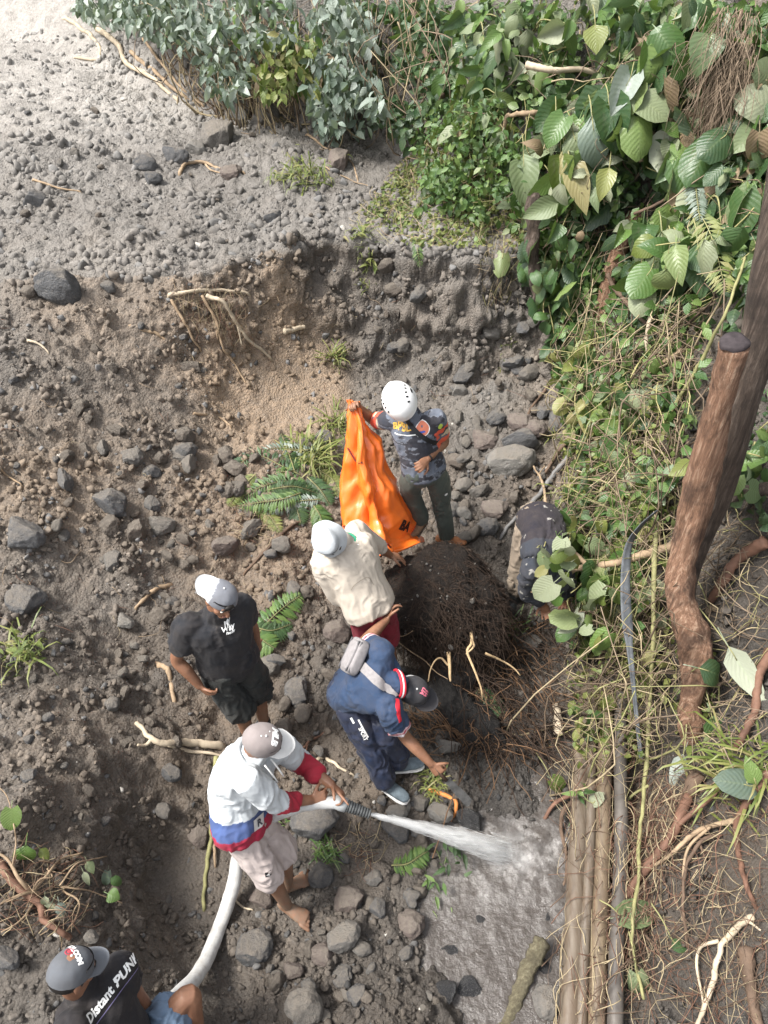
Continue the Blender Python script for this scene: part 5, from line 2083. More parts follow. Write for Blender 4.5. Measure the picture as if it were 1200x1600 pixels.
# ================================================================== hose, jet, water, pipes
def hose():
    J = JT['hose']
    S = JT['sit']
    a = (J['wrR'] + nrm(J['wrR'] - J['elR']) * .06)
    b = (J['wrL'] + nrm(J['wrL'] - J['elL']) * .06)
    h1 = S['wrL'] + np.array([.03, 0, -.09])
    tip = at_z(578, 1272, .86)
    noz = at_z(528, 1254, .92)
    pts = [h1 + np.array([-.12, -.30, .0]), h1, at_z(262, 1572, .50), at_z(312, 1518, .22), hit(346, 1450) + np.array([0, 0, .05]), at_z(364, 1385, .17), at_z(374, 1335, .32),
           at_z(392, 1300, .55), at_z(432, 1272, .84), at_z(482, 1256, .93), noz]
    P = spline(pts, 120)
    r = np.interp(np.linspace(0, 1, 120), [0, .55, .8, 1], [.043, .043, .041, .034])
    g = empty('fire_hose', h1, 'long pale grey hose running from the sitting man to the nozzle', 'hose')
    V, Q, T = tube(P, r, 18)
    V = V + .0035 * np.stack([fbm(V * 22 + k, 3, k) for k in range(3)], -1)
    t = NT('hose_canvas')
    co = t.coord()
    n = t.noise(14, 6, .7, co)
    c = t.mix(t.ramp(n, [(.45, 0.0), (.75, .7)]), (.50, .50, .485), (.24, .21, .18))
    t.fin(c, .6, t.bump(t.noise(120, 3, .6, co), .3, .004), .35)
    p = Pile()
    p.add(V, Q, T)
    link('hose_tube', p.mesh('hose_tube', h1), t.m, g)
    ax = nrm(tip - noz)
    p = Pile()
    p.tube(np.array([noz - ax * .02, noz + ax * .02, noz + ax * .05]), [.038, .042, .040], 18)
    link('coupling', p.mesh('coupling', h1), plain('grey_coupling', (.30, .31, .31), .45, .2), g)
    p = Pile()
    q = np.linspace(0, 1, 60)
    p.tube(noz + ax[None] * (.04 + q[:, None] * (np.linalg.norm(tip - noz) - .04)), .036 - .010 * q + .0035 * np.sin(q * 60) + .002 * vnoise(np.stack([q * 30, q * 0, q * 0], -1), 2), 16)
    link('nozzle', p.mesh('nozzle', h1), plain('black_tape', (.05, .053, .054), .6, .4, 30, .4, 90), g)
    # the jet
    end = at_z(798, 1336, POOL_Z)
    g2 = empty('water_jet', end, 'white jet of water shooting from the nozzle into the puddle', 'water jet')
    L = np.linalg.norm(end - tip)
    D = nrm(end - tip)
    e1 = nrm(np.cross(D, (0, 0, 1)))
    e2 = np.cross(D, e1)
    rng = np.random.default_rng(5)
    sag = lambda s: np.array([0, 0, 1.0])[None] * (.10 * s * (1 - s))[:, None]

    def mist(name, rad, dens, seed):
        t = NT(name)
        t.t.nodes.remove(t.b)
        co = t.coord()
        mp = t.n('ShaderNodeMapping', vector_type='POINT')
        q = Matrix((e1, e2, D)).to_euler()
        mp.inputs['Rotation'].default_value = q
        mp.inputs['Scale'].default_value = (1, 1, 1)
        t.t.links.new(co, mp.inputs[0])
        m2 = t.n('ShaderNodeMapping')
        m2.inputs['Scale'].default_value = (30, 30, 4.0)
        t.t.links.new(mp.outputs[0], m2.inputs[0])
        n = t.noise(1.0, 4, .6, m2.outputs[0])
        v = t.n('ShaderNodeVolumePrincipled')
        v.inputs['Color'].default_value = (.99, .99, .985, 1)
        v.inputs['Anisotropy'].default_value = .1
        sx = t.n('ShaderNodeSeparateXYZ')
        t.t.links.new(mp.outputs[0], sx.inputs[0])
        fade = t.ramp(t.math('MULTIPLY', sx.outputs[2], -1 / L), [(.0, 0.0), (.30, 1.0)])
        t.t.links.new(t.math('MULTIPLY', t.math('MULTIPLY', t.ramp(n, [(.36, .10), (.62, 1.0)]), fade), dens), v.inputs['Density'])
        t.t.links.new(v.outputs[0], t.out.inputs['Volume'])
        s = np.linspace(0, 1, 60)
        C = tip + D * L * s[:, None] + sag(s)
        V, Q, T = tube(C, rad(s), 22)
        cen = np.vstack([np.repeat(C, 22, 0), C[:1], C[-1:]])
        V = cen + (V - cen) * (1 + .30 * fbm((V - tip) * 9, 3, seed))[:, None]
        p = Pile()
        p.add(V, Q, T)
        link(name, p.mesh(name, end), t.m, g2)
    mist('jet_mist', lambda s: .014 + .080 * s ** 1.15, 16.0, 2)
    V, F = ICO[3]
    V = V * np.array([.30, .20, .10]) * (1 + .3 * fbm(V * 2 + 3, 3, 4))[:, None] + np.array([.04, .0, .05])
    ts = NT('splash_mist')
    ts.t.nodes.remove(ts.b)
    vv = ts.n('ShaderNodeVolumePrincipled')
    vv.inputs['Color'].default_value = (.99, .99, .985, 1)
    co = ts.coord()
    rad = ts.n('ShaderNodeVectorMath', operation='LENGTH')
    ms = ts.n('ShaderNodeMapping')
    ms.inputs['Scale'].default_value = (3.3, 5, 9)
    ts.t.links.new(co, ms.inputs[0])
    ts.t.links.new(ms.outputs[0], rad.inputs[0])
    dn = ts.math('MULTIPLY', ts.ramp(rad.outputs['Value'], [(.15, 1.0), (.95, 0.0)]), ts.ramp(ts.noise(14, 4, .65, co), [(.38, .05), (.65, 1.0)]))
    ts.t.links.new(ts.math('MULTIPLY', dn, 26.0), vv.inputs['Density'])
    ts.t.links.new(vv.outputs[0], ts.out.inputs['Volume'])
    link('splash_mist', npmesh('splash_mist', V, F, True), ts.m, g2)
    tc = NT('jet_water')
    a = tc.attr('tint')
    sp = tc.n('ShaderNodeSeparateColor')
    tc.t.links.new(a.outputs['Color'], sp.inputs[0])
    tc.fin((.96, .96, .94), .6, None, .2)
    tc.set(tc.b, 'Alpha', sp.outputs[0])
    for lay in range(4):
        s = np.linspace(0, 1, 160)
        C = tip + D * L * s[:, None] + sag(s)
        V, Q, T = tube(C, (.010 + .048 * s ** 1.1) * (.30 + .22 * lay), 26, cap=False)
        loc = (V - tip) @ np.stack([D * 2.2, e1 * 30, e2 * 30], -1)
        w = fbm(loc + lay * 4, 4, lay)
        cen = np.repeat(C, 26, 0)
        V = cen + (V - cen) * (1 + .7 * w)[:, None]
        ss = np.repeat(s, 26)
        al = np.clip((.85 - .16 * lay) * (1 - sstep(.55, 1.02, ss + .55 * w)) * (.45 + 1.1 * sstep(-.3, .4, fbm(loc * 1.3 + 9, 3, lay + 7))), 0, 1)
        link('jet_core', npmesh('jet_core', V - end, Q, True, col=np.stack([al] * 3, -1)), tc.m, g2)
    t2 = NT('spray_drops')
    t2.fin((.80, .81, .80), .3, None, .5)
    t2.b.inputs['Alpha'].default_value = .5
    p = Pile()
    for k in range(900):
        a = rng.uniform(.02, 1) ** .8
        c = tip + D * L * a + sag(np.array([a]))[0]
        w = (.010 + .070 * a ** 1.2) * rng.normal(0, .5, 2)
        c = c + e1 * w[0] + e2 * w[1]
        ln = rng.uniform(.03, .11) * (1 + a)
        rr = rng.uniform(.0008, .0022)
        p.tube(np.array([c - D * ln / 2, c, c + D * ln / 2]), [rr * .4, rr, rr * .3], 3)
    tag(link('spray', p.mesh('spray', end), t2.m, g2), kind='stuff')
    return end


JET_END = hose()


def puddle():
    xs = np.arange(-.5, 1.62, .012)
    ys = np.arange(.7, 3.0, .012)
    X, Y = np.meshgrid(xs, ys)
    xy = np.stack([X, Y], -1)
    dj = np.hypot(X - JET_END[0] - .08, (Y - JET_END[1]) * 1.15)
    flow = np.stack([X * 5 + .6 * fbm(xy * 2.5, 3, 3), Y * 2.2], -1)
    churn = np.exp(-(dj / .36) ** 2)
    H = POOL_Z + .008 * fbm(flow * 2, 4, 4) + churn * (.030 * fbm(xy * 13, 4, 6) + .035) + .004 * fbm(xy * 30, 3, 8)
    H = H + .014 * np.clip((Y - 1.2), 0, 2)
    foam = np.clip(churn * .5 + .5 * sstep(.05, .4, fbm(flow * 2.4 + 4, 4, 9)) * (1 - sstep(.25, .9, dj)) + .10 * sstep(.1, .4, fbm(flow * 3.3, 4, 10)), 0, 1)
    foam = .68 * foam * (.35 + .65 * sstep(-.25, .3, fbm(xy * 17, 4, 11)))
    ny_, nx_ = X.shape
    i = (np.arange(ny_ - 1)[:, None] * nx_ + np.arange(nx_ - 1)[None]).ravel()
    Q = np.stack([i, i + 1, i + nx_ + 1, i + nx_], -1)
    gz = hz(X, Y)
    dry = (H - gz).ravel()
    pl = grid_at(G_POOL, X, Y).ravel()
    keep = (dry[Q].max(1) > -.02) & (pl[Q].max(1) > .01)
    t = NT('muddy_water')
    co = t.coord()
    a = t.attr('tint')
    sp = t.n('ShaderNodeSeparateColor')
    t.t.links.new(a.outputs['Color'], sp.inputs[0])
    n = t.noise(34, 5, .7, co)
    f = t.math('MULTIPLY', sp.outputs[0], t.ramp(n, [(.32, .25), (.62, 1.0)]), clamp=True)
    c = t.mix(f, t.mix(n, (.036, .030, .026), (.080, .068, .059)), (.40, .385, .37))
    ro = t.math('MULTIPLY_ADD', f, .4, .16)
    t.fin(c, ro, t.bump(t.math('ADD', n, t.noise(9, 4, .6, co)), .5, .02), .5)
    me = npmesh('water', np.stack([X, Y, H], -1).reshape(-1, 3), Q[keep], True, col=np.repeat(foam.reshape(-1, 1), 3, 1))
    tag(link('water', me, t.m), 'grey-brown muddy water churned white where the jet lands', None, None, 'structure')


puddle()


def pipes():
    t = NT('muddy_pvc')
    co = t.coord()
    oi = t.n('ShaderNodeObjectInfo')
    mp = t.n('ShaderNodeMapping')
    mp.inputs['Scale'].default_value = (12, 1.0, 12)
    t.t.links.new(co, mp.inputs[0])
    n = t.noise(3.0, 6, .7, mp.outputs[0])
    n2 = t.noise(40, 5, .7, co)
    base = t.ramp(oi.outputs['Random'], [(0.0, (.135, .112, .088)), (1.0, (.165, .122, .075))])
    c = t.mix(t.ramp(n, [(.40, 0.0), (.68, 1.0)]), base, (.085, .060, .040))
    c = t.mix(t.ramp(n2, [(.58, 0.0), (.75, .8)]), c, (.10, .085, .07))
    c = t.mix(t.ramp(t.noise(4.5, 7, .75, co), [(.50, 0.0), (.60, .85)]), c, (.115, .085, .06))
    m = t.fin(c, .42, t.bump(n2, .25, .006), .4)
    md = plain('dark_wet_pipe', (.085, .075, .066), .45, .4, 6, .3, 60)
    specs = [((884, 1640, .02), (915, 1140, .13), .060, m, 'wide grey mud streaked pipe nearest the puddle'),
             ((906, 1640, .06), (926, 1140, .17), .032, m, 'narrow yellowish pipe between two wide pipes'),
             ((934, 1640, .06), (946, 1150, .20), .051, m, 'grey brown pipe third from the puddle'),
             ((962, 1640, .09), (970, 1150, .27), .045, md, 'dark wet pipe nearest the root covered bank')]
    for a, b, r, mm, lab in specs:
        A, B = at_z(*a), at_z(*b)
        d = nrm(B - A)
        P = [A - d * .4 + (B + d * .35 - A + d * .4) * s for s in np.linspace(0, 1, 30)]
        P = wiggle(P, .022, 1.3, int(r * 1000))
        g = empty('water_pipe', A, lab, 'pipe', 'pipes laid along the bank foot')
        p = Pile()
        p.tube(P, r, 28)
        link('pipe_barrel', p.mesh('pipe_barrel', A), mm, g)


pipes()


# ================================================================== trunks, branches, sticks
def bark_material(name, a, b, c3, scale=3.0):
    t = NT(name)
    co = t.coord()
    mp = t.n('ShaderNodeMapping')
    mp.inputs['Scale'].default_value = (17, 17, 1.3)
    t.t.links.new(co, mp.inputs[0])
    n = t.noise(scale, 8, .72, mp.outputs[0], .4)
    n2 = t.noise(5, 5, .65, co)
    n3 = t.noise(scale * 7, 5, .7, mp.outputs[0])
    c = t.ramp(n, [(.32, a), (.52, b), (.70, c3)])
    c = t.mix(t.ramp(n2, [(.50, 0.0), (.64, .65)]), c, t.mix(.5, a, (.02, .016, .014)))
    return t.fin(c, .72, t.bump(t.math('ADD', n, t.math('MULTIPLY', n3, .6)), .9, .035), .3)


M_LOG = bark_material('stripped_bark', (.090, .052, .036), (.30, .168, .105), (.60, .43, .31))
M_LOG_D = bark_material('dark_bark', (.045, .034, .028), (.115, .085, .066), (.25, .20, .165))
M_CUT = plain('charred_cut_wood', (.035, .028, .03), .8, .5, 14, .6, 50)
M_TWIG = plain('dry_twig', (.27, .195, .125), .8, .35, 12, .4, 160)
M_TWIG_D = plain('dark_twig', (.105, .070, .048), .8, .35, 12, .4, 160)
M_TWIG_R = plain('reddish_root', (.135, .072, .048), .75, .35, 12, .4, 160)
M_TWIG_G = plain('greenish_stem', (.21, .20, .09), .7, .3, 12, .3, 160)
M_TWIG_W = plain('peeled_pale_stem', (.40, .33, .24), .75, .3, 12, .4, 160)


def lumpy_tube(P, R, sides, amp, fr, seed):
    V, Q, T = tube(P, R, sides)
    cen = np.vstack([np.repeat(P, sides, 0), P[:1], P[-1:]])
    nz = fbm(V * fr * np.array([1, 1, .5]), 4, seed)
    return cen + (V - cen) * (1 + amp * nz)[:, None], Q, T


def trunks():
    # sawn trunk standing against the bank
    pix = [(1146, 540, 3.12), (1128, 620, 2.85), (1108, 710, 2.50), (1086, 800, 2.12), (1066, 870, 1.82), (1062, 930, 1.62), (1080, 990, 1.42), (1088, 1045, 1.22), (1078, 1100, 1.02), (1080, 1150, .84)]
    base = hit(1080, 1150)
    P = spline([at_z(a, b, 3.12 + (base[2] - 3.12) * (3.12 - z) / (3.12 - .84)) for a, b, z in pix] + [base + np.array([.03, -.05, -.3])], 90)
    s = np.linspace(0, 1, 90)
    dep = np.array([to_px(q)[2] for q in P])
    wpx = np.interp(s, [0, .1, .25, .40, .52, .62, .70, .78, .86, .92, 1], [22, 22, 23, 21, 20, 25, 21, 14, 18, 14, 11])
    R = wpx / FPX * dep
    g = empty('sawn_tree_trunk', P[-1], 'reddish stripped tree trunk with charred sawn top standing against the bank', 'tree trunk')
    V, Q, T = lumpy_tube(P, R, 40, .38, 10, 3)
    ang = fbm(V * np.array([16, 16, 1.5]), 3, 31)
    V = V + (V - np.vstack([np.repeat(P, 40, 0), P[:1], P[-1:]])) * (.17 * ang)[:, None]
    p = Pile()
    p.add(V, Q, T)
    link('trunk', p.mesh('trunk', P[-1]), M_LOG, g)
    d = nrm(P[0] - P[1])
    n = nrm(np.array([-.15, -.10, 1]))
    e1 = nrm(np.cross(n, (0, 1, 0)))
    e2 = np.cross(n, e1)
    th = np.linspace(0, 2 * math.pi, 40, endpoint=False)
    rows = []
    for r_, z_ in ((1.0, .0), (1.0, .022), (.7, .028), (.35, .026), (0.02, .028)):
        rows.append(P[0] + n * (z_ + .01) + R[0] * 1.02 * r_ * (np.cos(th)[:, None] * e1 * (1 + .08 * np.sin(3 * th))[:, None] + np.sin(th)[:, None] * e2 * (1 + .06 * np.cos(2 * th))[:, None]))
    V = np.concatenate(rows)
    V = V + n * (.012 * fbm(V * 25, 3, 6))[:, None]
    i = (np.arange(4)[:, None] * 40 + np.arange(40)[None])
    k = (np.arange(4)[:, None] * 40 + (np.arange(40)[None] + 1) % 40)
    Q = np.stack([i, k, k + 40, i + 40], -1).reshape(-1, 4)
    link('sawn_face', npmesh('sawn_face', V - P[-1], Q, True), M_CUT, g)
    # bigger dark trunk behind it
    pix = [(1236, 240, 3.95), (1208, 400, 3.45), (1182, 540, 2.95), (1152, 660, 2.45), (1126, 770, 2.02), (1098, 850, 1.65), (1078, 930, 1.3), (1086, 1040, 1)]
    P = spline([at_y(a, b, y) for (a, b, z), y in zip(pix, (3.9, 3.8, 3.74, 3.70, 3.68, 3.62, 3.50, 3.2))], 60)
    dep = np.array([to_px(q)[2] for q in P])
    V, Q, T = lumpy_tube(P, np.interp(np.linspace(0, 1, 60), [0, .45, .75, 1], [31, 25, 10, 6]) / FPX * dep, 32, .12, 6, 8)
    g = empty('dark_tree_trunk', P[-1], 'thick dark leaning trunk behind the sawn trunk at the right edge', 'tree trunk')
    p = Pile()
    p.add(V, Q, T)
    link('trunk', p.mesh('trunk', P[-1]), M_LOG_D, g)
    # rotten black trunk draped in creeper left of the big leaves
    P = spline([at_y(836, 300, 6.95), at_y(832, 360, 6.88), at_y(834, 420, 6.82), at_y(840, 470, 6.78)], 40)
    V, Q, T = lumpy_tube(P, np.interp(np.linspace(0, 1, 40), [0, .5, 1], [.055, .07, .03]), 20, .9, 12, 12)
    g = empty('rotten_stump', P[-1], 'black rotten stem hanging over the edge of the cut bank', 'tree stump')
    p = Pile()
    p.add(V, Q, T)
    link('trunk', p.mesh('trunk', P[-1]), M_LOG_D, g)
    # leaning brown stem in the creepers
    P = spline([hit(985, 345) + np.array([0, -.1, .1]), hit(960, 410) + np.array([-.05, -.18, .1]), hit(945, 470) + np.array([-.05, -.12, .05]), hit(925, 540)], 40)
    V, Q, T = lumpy_tube(P, np.linspace(.085, .06, 40), 18, .35, 8, 14)
    g = empty('peeling_log', P[-1], 'brown peeling stem leaning in the creepers below the large leaves', 'log')
    p = Pile()
    p.add(V, Q, T)
    link('bark', p.mesh('bark', P[-1]), M_LOG, g)


trunks()


def stick(name, label, cat, pts, wpx, mat, lift=.015, group=None, taper=.6, amp=.012, forks=()):
    """pts : photo pixels laid on the soil, or (px,py,height above soil)"""
    def pt(q):
        if len(q) == 2:
            return hit(*q) + np.array([0, 0, lift])
        h = hit(q[0], q[1])
        r = ray(q[0], q[1])
        k = q[2]
        return h - nrm(r) * k
    Q0 = [pt(q) for q in pts]
    n = max(16, 9 * len(pts))
    P = wiggle(wiggle(spline(Q0, n), amp * 1.3, 4, len(label) * 7 + int(pts[0][0])), amp * .5, 17, 3 + int(pts[0][0]))
    if len(pts[-1]) == 2:
        P[-1, 2] -= .03
    if len(pts[0]) == 2:
        P[0, 2] -= .025
    d = np.array([to_px(q)[2] for q in P])
    R = wpx / 2 / FPX * d * np.linspace(1, taper, n)
    base = Q0[0]
    p = Pile()
    V, Qd, T = lumpy_tube(P, R, 8, .45, 45, 5)
    p.add(V, Qd, T)
    if not forks:
        o = link(name, p.mesh(name, base), mat, None, base)
        return tag(o, label, cat, group)
    g = empty(name, base, label, cat, group)
    link('stem', p.mesh('stem', base), mat, g)
    for fk in forks:
        q = Pile()
        F0 = [pt(a) for a in fk]
        Pf = wiggle(spline(F0, max(8, 5 * len(fk))), amp, 6, int(fk[0][0] + fk[-1][1]))
        df = np.array([to_px(a)[2] for a in Pf])
        q.tube(Pf, wpx / 2 / FPX * df * np.linspace(.6, .3, len(Pf)), 6)
        link('twig', q.mesh('twig', base), mat, g)
    return g


ST = [
    ('fallen_branch', 'forked pale branch lying left of the hose holder', 'branch', [(345, 1166), (300, 1164), (262, 1163), (240, 1158), (214, 1128)], 13, M_TWIG_W, [[(262, 1163), (300, 1176), (352, 1184)], [(238, 1157), (228, 1168), (218, 1166)]]),
    ('bamboo_stick', 'thin speckled pole standing in the trench left of the pale shorts', 'stick', [(334, 1180, .08), (330, 1260, .05), (324, 1340, .03), (316, 1425)], 9, M_TWIG_G, ()),
    ('bamboo_stick', 'short yellow split pole beside the speckled pole', 'stick', [(334, 1300, .03), (336, 1355)], 6, M_TWIG, ()),
    ('curved_root', 'curved brown root left of the hand of the man in black', 'root', [(248, 1036), (262, 1050), (268, 1072), (274, 1096)], 10, M_TWIG, ()),
    ('curved_root', 'curled tan bark strip above the shoulder of the man in black', 'root', [(268, 914), (240, 925), (222, 942), (212, 952)], 8, M_TWIG, ()),
    ('long_stick', 'long straight brown stick slanting down to the left of the bucket hat', 'stick', [(512, 780), (470, 815), (420, 855), (380, 898)], 7, M_TWIG_D, ()),
    ('broken_stick', 'short pale stick touching the top of the bucket hat', 'stick', [(490, 806), (504, 826), (512, 838)], 6, M_TWIG, ()),
    ('grey_pole', 'straight grey pole with a white end slanting to the stooping worker', 'pole', [(902, 698, .06), (860, 748, .04), (820, 798, .03), (782, 842)], 9, plain('grey_pole', (.16, .155, .15), .6, .3, 8), ()),
    ('thin_branch', 'bent grey branch above the straight grey pole', 'branch', [(915, 668, .08), (890, 688, .08), (868, 712, .05), (850, 742)], 8, M_TWIG_D, ()),
    ('thin_branch', 'dark thin branch reaching over the rubble from the creepers', 'branch', [(868, 590, .05), (840, 625, .05), (818, 660, .04), (806, 680)], 5, M_TWIG_D, ()),
    ('upright_twig', 'upright forked twig with yellow broken tips beside the grey pole', 'twig', [(852, 800, .12), (848, 765, .12), (842, 742, .12), (834, 726, .12)], 5, M_TWIG, [[(842, 742, .12), (850, 728, .12)]]),
    ('broken_branch', 'thick lichen covered branch with yellow splintered end beside the pipes', 'branch', [(848, 1468, .16), (826, 1520, .10), (806, 1570, .05), (788, 1610)], 30, bark_material('lichen_bark', (.10, .085, .055), (.20, .175, .11), (.33, .30, .20)), ()),
    ('dry_twig', 'dry stem lying across the puddle left of the splintered branch', 'stem', [(718, 1462, .03), (760, 1474, .05), (818, 1492, .05)], 6, M_TWIG, ()),
    ('dark_vine', 'dark looping vine hanging along the first pipe', 'vine', [(905, 1238, .10), (884, 1262, .10), (880, 1300, .08), (888, 1350, .08), (880, 1385, .06), (864, 1412)], 7, M_TWIG_D, ()),
    ('red_root', 'reddish root crossing over the pipes near their far end', 'root', [(985, 1206, .10), (940, 1210, .12), (905, 1236, .12), (868, 1255, .08), (850, 1282, .04)], 9, M_TWIG_R, [[(905, 1236, .12), (880, 1246, .08), (858, 1250, .05)]]),
    ('red_root', 'thick reddish root running down the bank to the pipes', 'root', [(1075, 1240, .10), (1055, 1300, .10), (1020, 1345, .10), (985, 1390, .10), (962, 1450, .08), (955, 1530, .08), (948, 1600, .05)], 16, M_TWIG_R, [[(1020, 1345, .10), (970, 1400, .08), (936, 1452, .06)], [(985, 1390, .10), (950, 1430, .08), (930, 1462, .05)], [(1060, 1290, .1), (1082, 1270, .08), (1118, 1240, .06), (1124, 1222, .05)]]),
    ('red_root', 'smooth red root drooping beside the large leaf at the right edge', 'root', [(1200, 1210, .10), (1172, 1250, .10), (1152, 1290, .08), (1156, 1340, .06), (1170, 1390, .04), (1182, 1425)], 12, M_TWIG_R, ()),
    ('pale_root', 'pale branching root at the bottom right on bare brown soil', 'root', [(1180, 1432, .04), (1150, 1450, .05), (1122, 1480, .05), (1116, 1540, .05), (1100, 1575, .05), (1085, 1610, .03)], 11, M_TWIG_W, [[(1122, 1472, .05), (1095, 1482, .04), (1090, 1520, .03), (1098, 1570, .03)], [(1150, 1450, .05), (1170, 1440, .04), (1190, 1452, .03)]]),
    ('rotten_root', 'grey rotten root beside the pale branching root', 'root', [(1160, 1480, .05), (1172, 1530, .05), (1190, 1610, .05)], 26, M_TWIG_D, ()),
    ('pale_root', 'long tan root arching over the bank from the red root', 'root', [(1150, 1278, .05), (1110, 1292, .08), (1060, 1322, .10), (1020, 1350, .08)], 9, M_TWIG, [[(1110, 1292, .08), (1075, 1330, .06), (1066, 1390, .05), (1064, 1440, .03)]]),
    ('thin_root', 'grey drooping root in the middle of the bare bank', 'root', [(1128, 1308, .04), (1096, 1322, .06), (1072, 1360, .06), (1066, 1420, .05), (1072, 1480, .04)], 7, M_TWIG_D, [[(1096, 1322, .06), (1104, 1350, .03)]]),
    ('green_vine', 'long straight yellow-green vine hanging in front of the pipes', 'vine', [(1022, 830, .45), (1020, 960, .40), (1016, 1090, .35), (1012, 1200, .3), (1000, 1330, .22), (988, 1440, .18), (992, 1500, .15), (1008, 1560, .10)], 8, M_TWIG_G, [[(1012, 1228, .28), (985, 1248, .2), (962, 1290, .15), (944, 1340, .10)]]),
    ('bare_branch', 'bare branch reaching left across the stooping worker', 'branch', [(1050, 850, .10), (1000, 868, .50), (950, 882, .65), (900, 888, .75), (865, 895, .85), (820, 905, .9)], 14, M_TWIG, [[(865, 895, .85), (840, 870, .9), (828, 838, .95)], [(900, 888, .75), (880, 910, .75), (862, 938, .7)], [(920, 884, .7), (890, 862, .8), (850, 850, .9)], [(880, 890, .8), (860, 920, .8), (830, 924, .8)]]),
    ('bare_branch', 'straight bare stick sloping up to the right in the creepers', 'branch', [(1066, 545, .35), (1010, 588, .32), (950, 626, .28), (905, 660, .2)], 8, M_TWIG, ()),
    ('bare_branch', 'long thin stem rising to the right beside the sawn trunk', 'branch', [(1020, 690, .30), (1060, 625, .35), (1100, 555, .40), (1140, 480, .45), (1165, 400, .45)], 7, M_TWIG_G, ()),
    ('bare_branch', 'zigzag branch hanging below the big drooping leaf', 'branch', [(950, 430, .30), (960, 452, .3), (985, 480, .3), (1010, 505, .3), (1050, 535, .25)], 8, M_TWIG_D, ()),
    ('bare_branch', 'grey upright stem below the big drooping leaf', 'branch', [(1016, 430, .40), (1014, 490, .36), (1010, 550, .30)], 9, M_TWIG_W, ()),
    ('bare_branch', 'long grey branch crossing in front of the large leaves', 'branch', [(1135, 200, .45), (1132, 232, .45), (1080, 282, .45), (1030, 315, .42), (994, 332, .40)], 8, M_TWIG_D, ()),
    ('sawn_pole', 'pale sawn pole poking out of the leaves near the top', 'branch', [(825, 103, .55), (865, 107, .45), (935, 114, .05)], 12, M_TWIG_W, ()),
    ('hooked_branch', 'hooked grey branch in the leaves above the rotten stem', 'branch', [(870, 172, .05), (834, 178, .45), (800, 182, .5), (788, 190, .5), (787, 250, .3)], 9, M_TWIG, ()),
    ('leaning_pole', 'slim leaning stem at the edge of the dark gap in the leaves', 'branch', [(640, -10, .5), (660, 60, .5), (680, 120, .5), (690, 150, .5)], 13, M_TWIG_D, ()),
    ('hanging_vine', 'long double vine looping down in the dark gap', 'vine', [(602, 0, .3), (622, 45, .3), (650, 90, .3), (665, 120, .3), (680, 150, .3)], 6, M_TWIG, [[(650, 90, .3), (648, 115, .3), (665, 135, .3), (682, 158, .2)]]),
    ('fallen_branch', 'curling bare stem lying on the pale slope at the top left', 'branch', [(98, 28), (130, 48), (152, 70), (156, 88), (148, 96), (116, 90)], 7, M_TWIG_W, ()),
    ('fallen_branch', 'long bare stem sloping down to the gravel below the far bushes', 'branch', [(152, 45, .2), (186, 72, .1), (196, 100), (236, 122), (262, 145), (280, 158)], 9, M_TWIG_W, [[(220, 112), (245, 118), (262, 130)]]),
    ('fallen_branch', 'straight bare stem beside the long one below the far bushes', 'branch', [(205, 82, .1), (240, 112), (280, 145), (312, 168)], 7, M_TWIG, ()),
    ('fallen_branch', 'thin upper stem slanting under the far bushes', 'branch', [(222, 60, .2), (250, 95, .1), (285, 138, .05), (320, 166)], 5, M_TWIG, ()),
    ('dead_twig', 'dead twigs lying in front of the terrace boulders', 'twig', [(278, 274), (292, 258), (320, 256), (350, 266), (385, 272)], 6, M_TWIG, [[(320, 256), (330, 268), (360, 276)]]),
    ('dead_twig', 'thin dead twig on the gravel near the left edge', 'twig', [(50, 282), (85, 296), (128, 302)], 4, M_TWIG, ()),
    ('dead_twig', 'bent pale twigs by the brown pointed stone', 'twig', [(480, 210), (505, 232), (545, 250), (560, 290)], 4, M_TWIG, [[(505, 262), (540, 280), (590, 298)]]),
    ('exposed_root', 'long straight root bridging the hollow at the lip of the bank', 'root', [(262, 466), (300, 458), (340, 458), (392, 461)], 7, M_TWIG_W, ()),
    ('exposed_root', 'thick hanging root arching down the brown hollow', 'root', [(320, 460, .08), (350, 475, .15), (370, 505, .12), (385, 528, .06), (424, 560)], 7, M_TWIG_W, [[(370, 505, .12), (378, 540, .06)]]),
    ('exposed_root', 'crooked hanging root in the middle of the root fringe', 'root', [(315, 462, .06), (335, 500, .10), (345, 540, .06), (368, 572), (386, 604)], 5, M_TWIG, [[(335, 500, .10), (340, 530, .05)]]),
    ('exposed_root', 'short knobbly root left of the root fringe', 'root', [(202, 512), (226, 518), (242, 522), (258, 532)], 7, M_TWIG, ()),
    ('exposed_root', 'drooping root at the left end of the root fringe', 'root', [(268, 470, .05), (285, 500, .05), (300, 530, .03), (312, 546)], 5, M_TWIG, ()),
    ('wood_chip', 'short yellow piece of wood stuck in the brown bank', 'wood', [(444, 522, .02), (460, 517, .03), (474, 513, .02)], 11, M_TWIG_W, ()),
    ('dead_twig', 'pale twig lying on the slope below the root fringe', 'twig', [(304, 648), (340, 652), (362, 668)], 5, M_TWIG, ()),
    ('dead_twig', 'small tan twig on the mid slope', 'twig', [(47, 534), (65, 540), (78, 552)], 4, M_TWIG_W, ()),
    ('dead_twig', 'long thin twig at the left edge of the slope', 'twig', [(0, 730), (15, 745), (36, 760)], 4, M_TWIG, ()),
    ('orange_root', 'orange split root beside the chopping knife', 'root', [(672, 1232, .02), (702, 1246, .03), (710, 1258, .03), (704, 1284)], 8, plain('orange_wood', (.52, .20, .06), .75, .25, 20, .3), ()),
    ('dead_twig', 'yellow twig between the hose holder and the bending man', 'twig', [(494, 1190), (508, 1186), (530, 1198), (553, 1212)], 6, M_TWIG_W, ()),
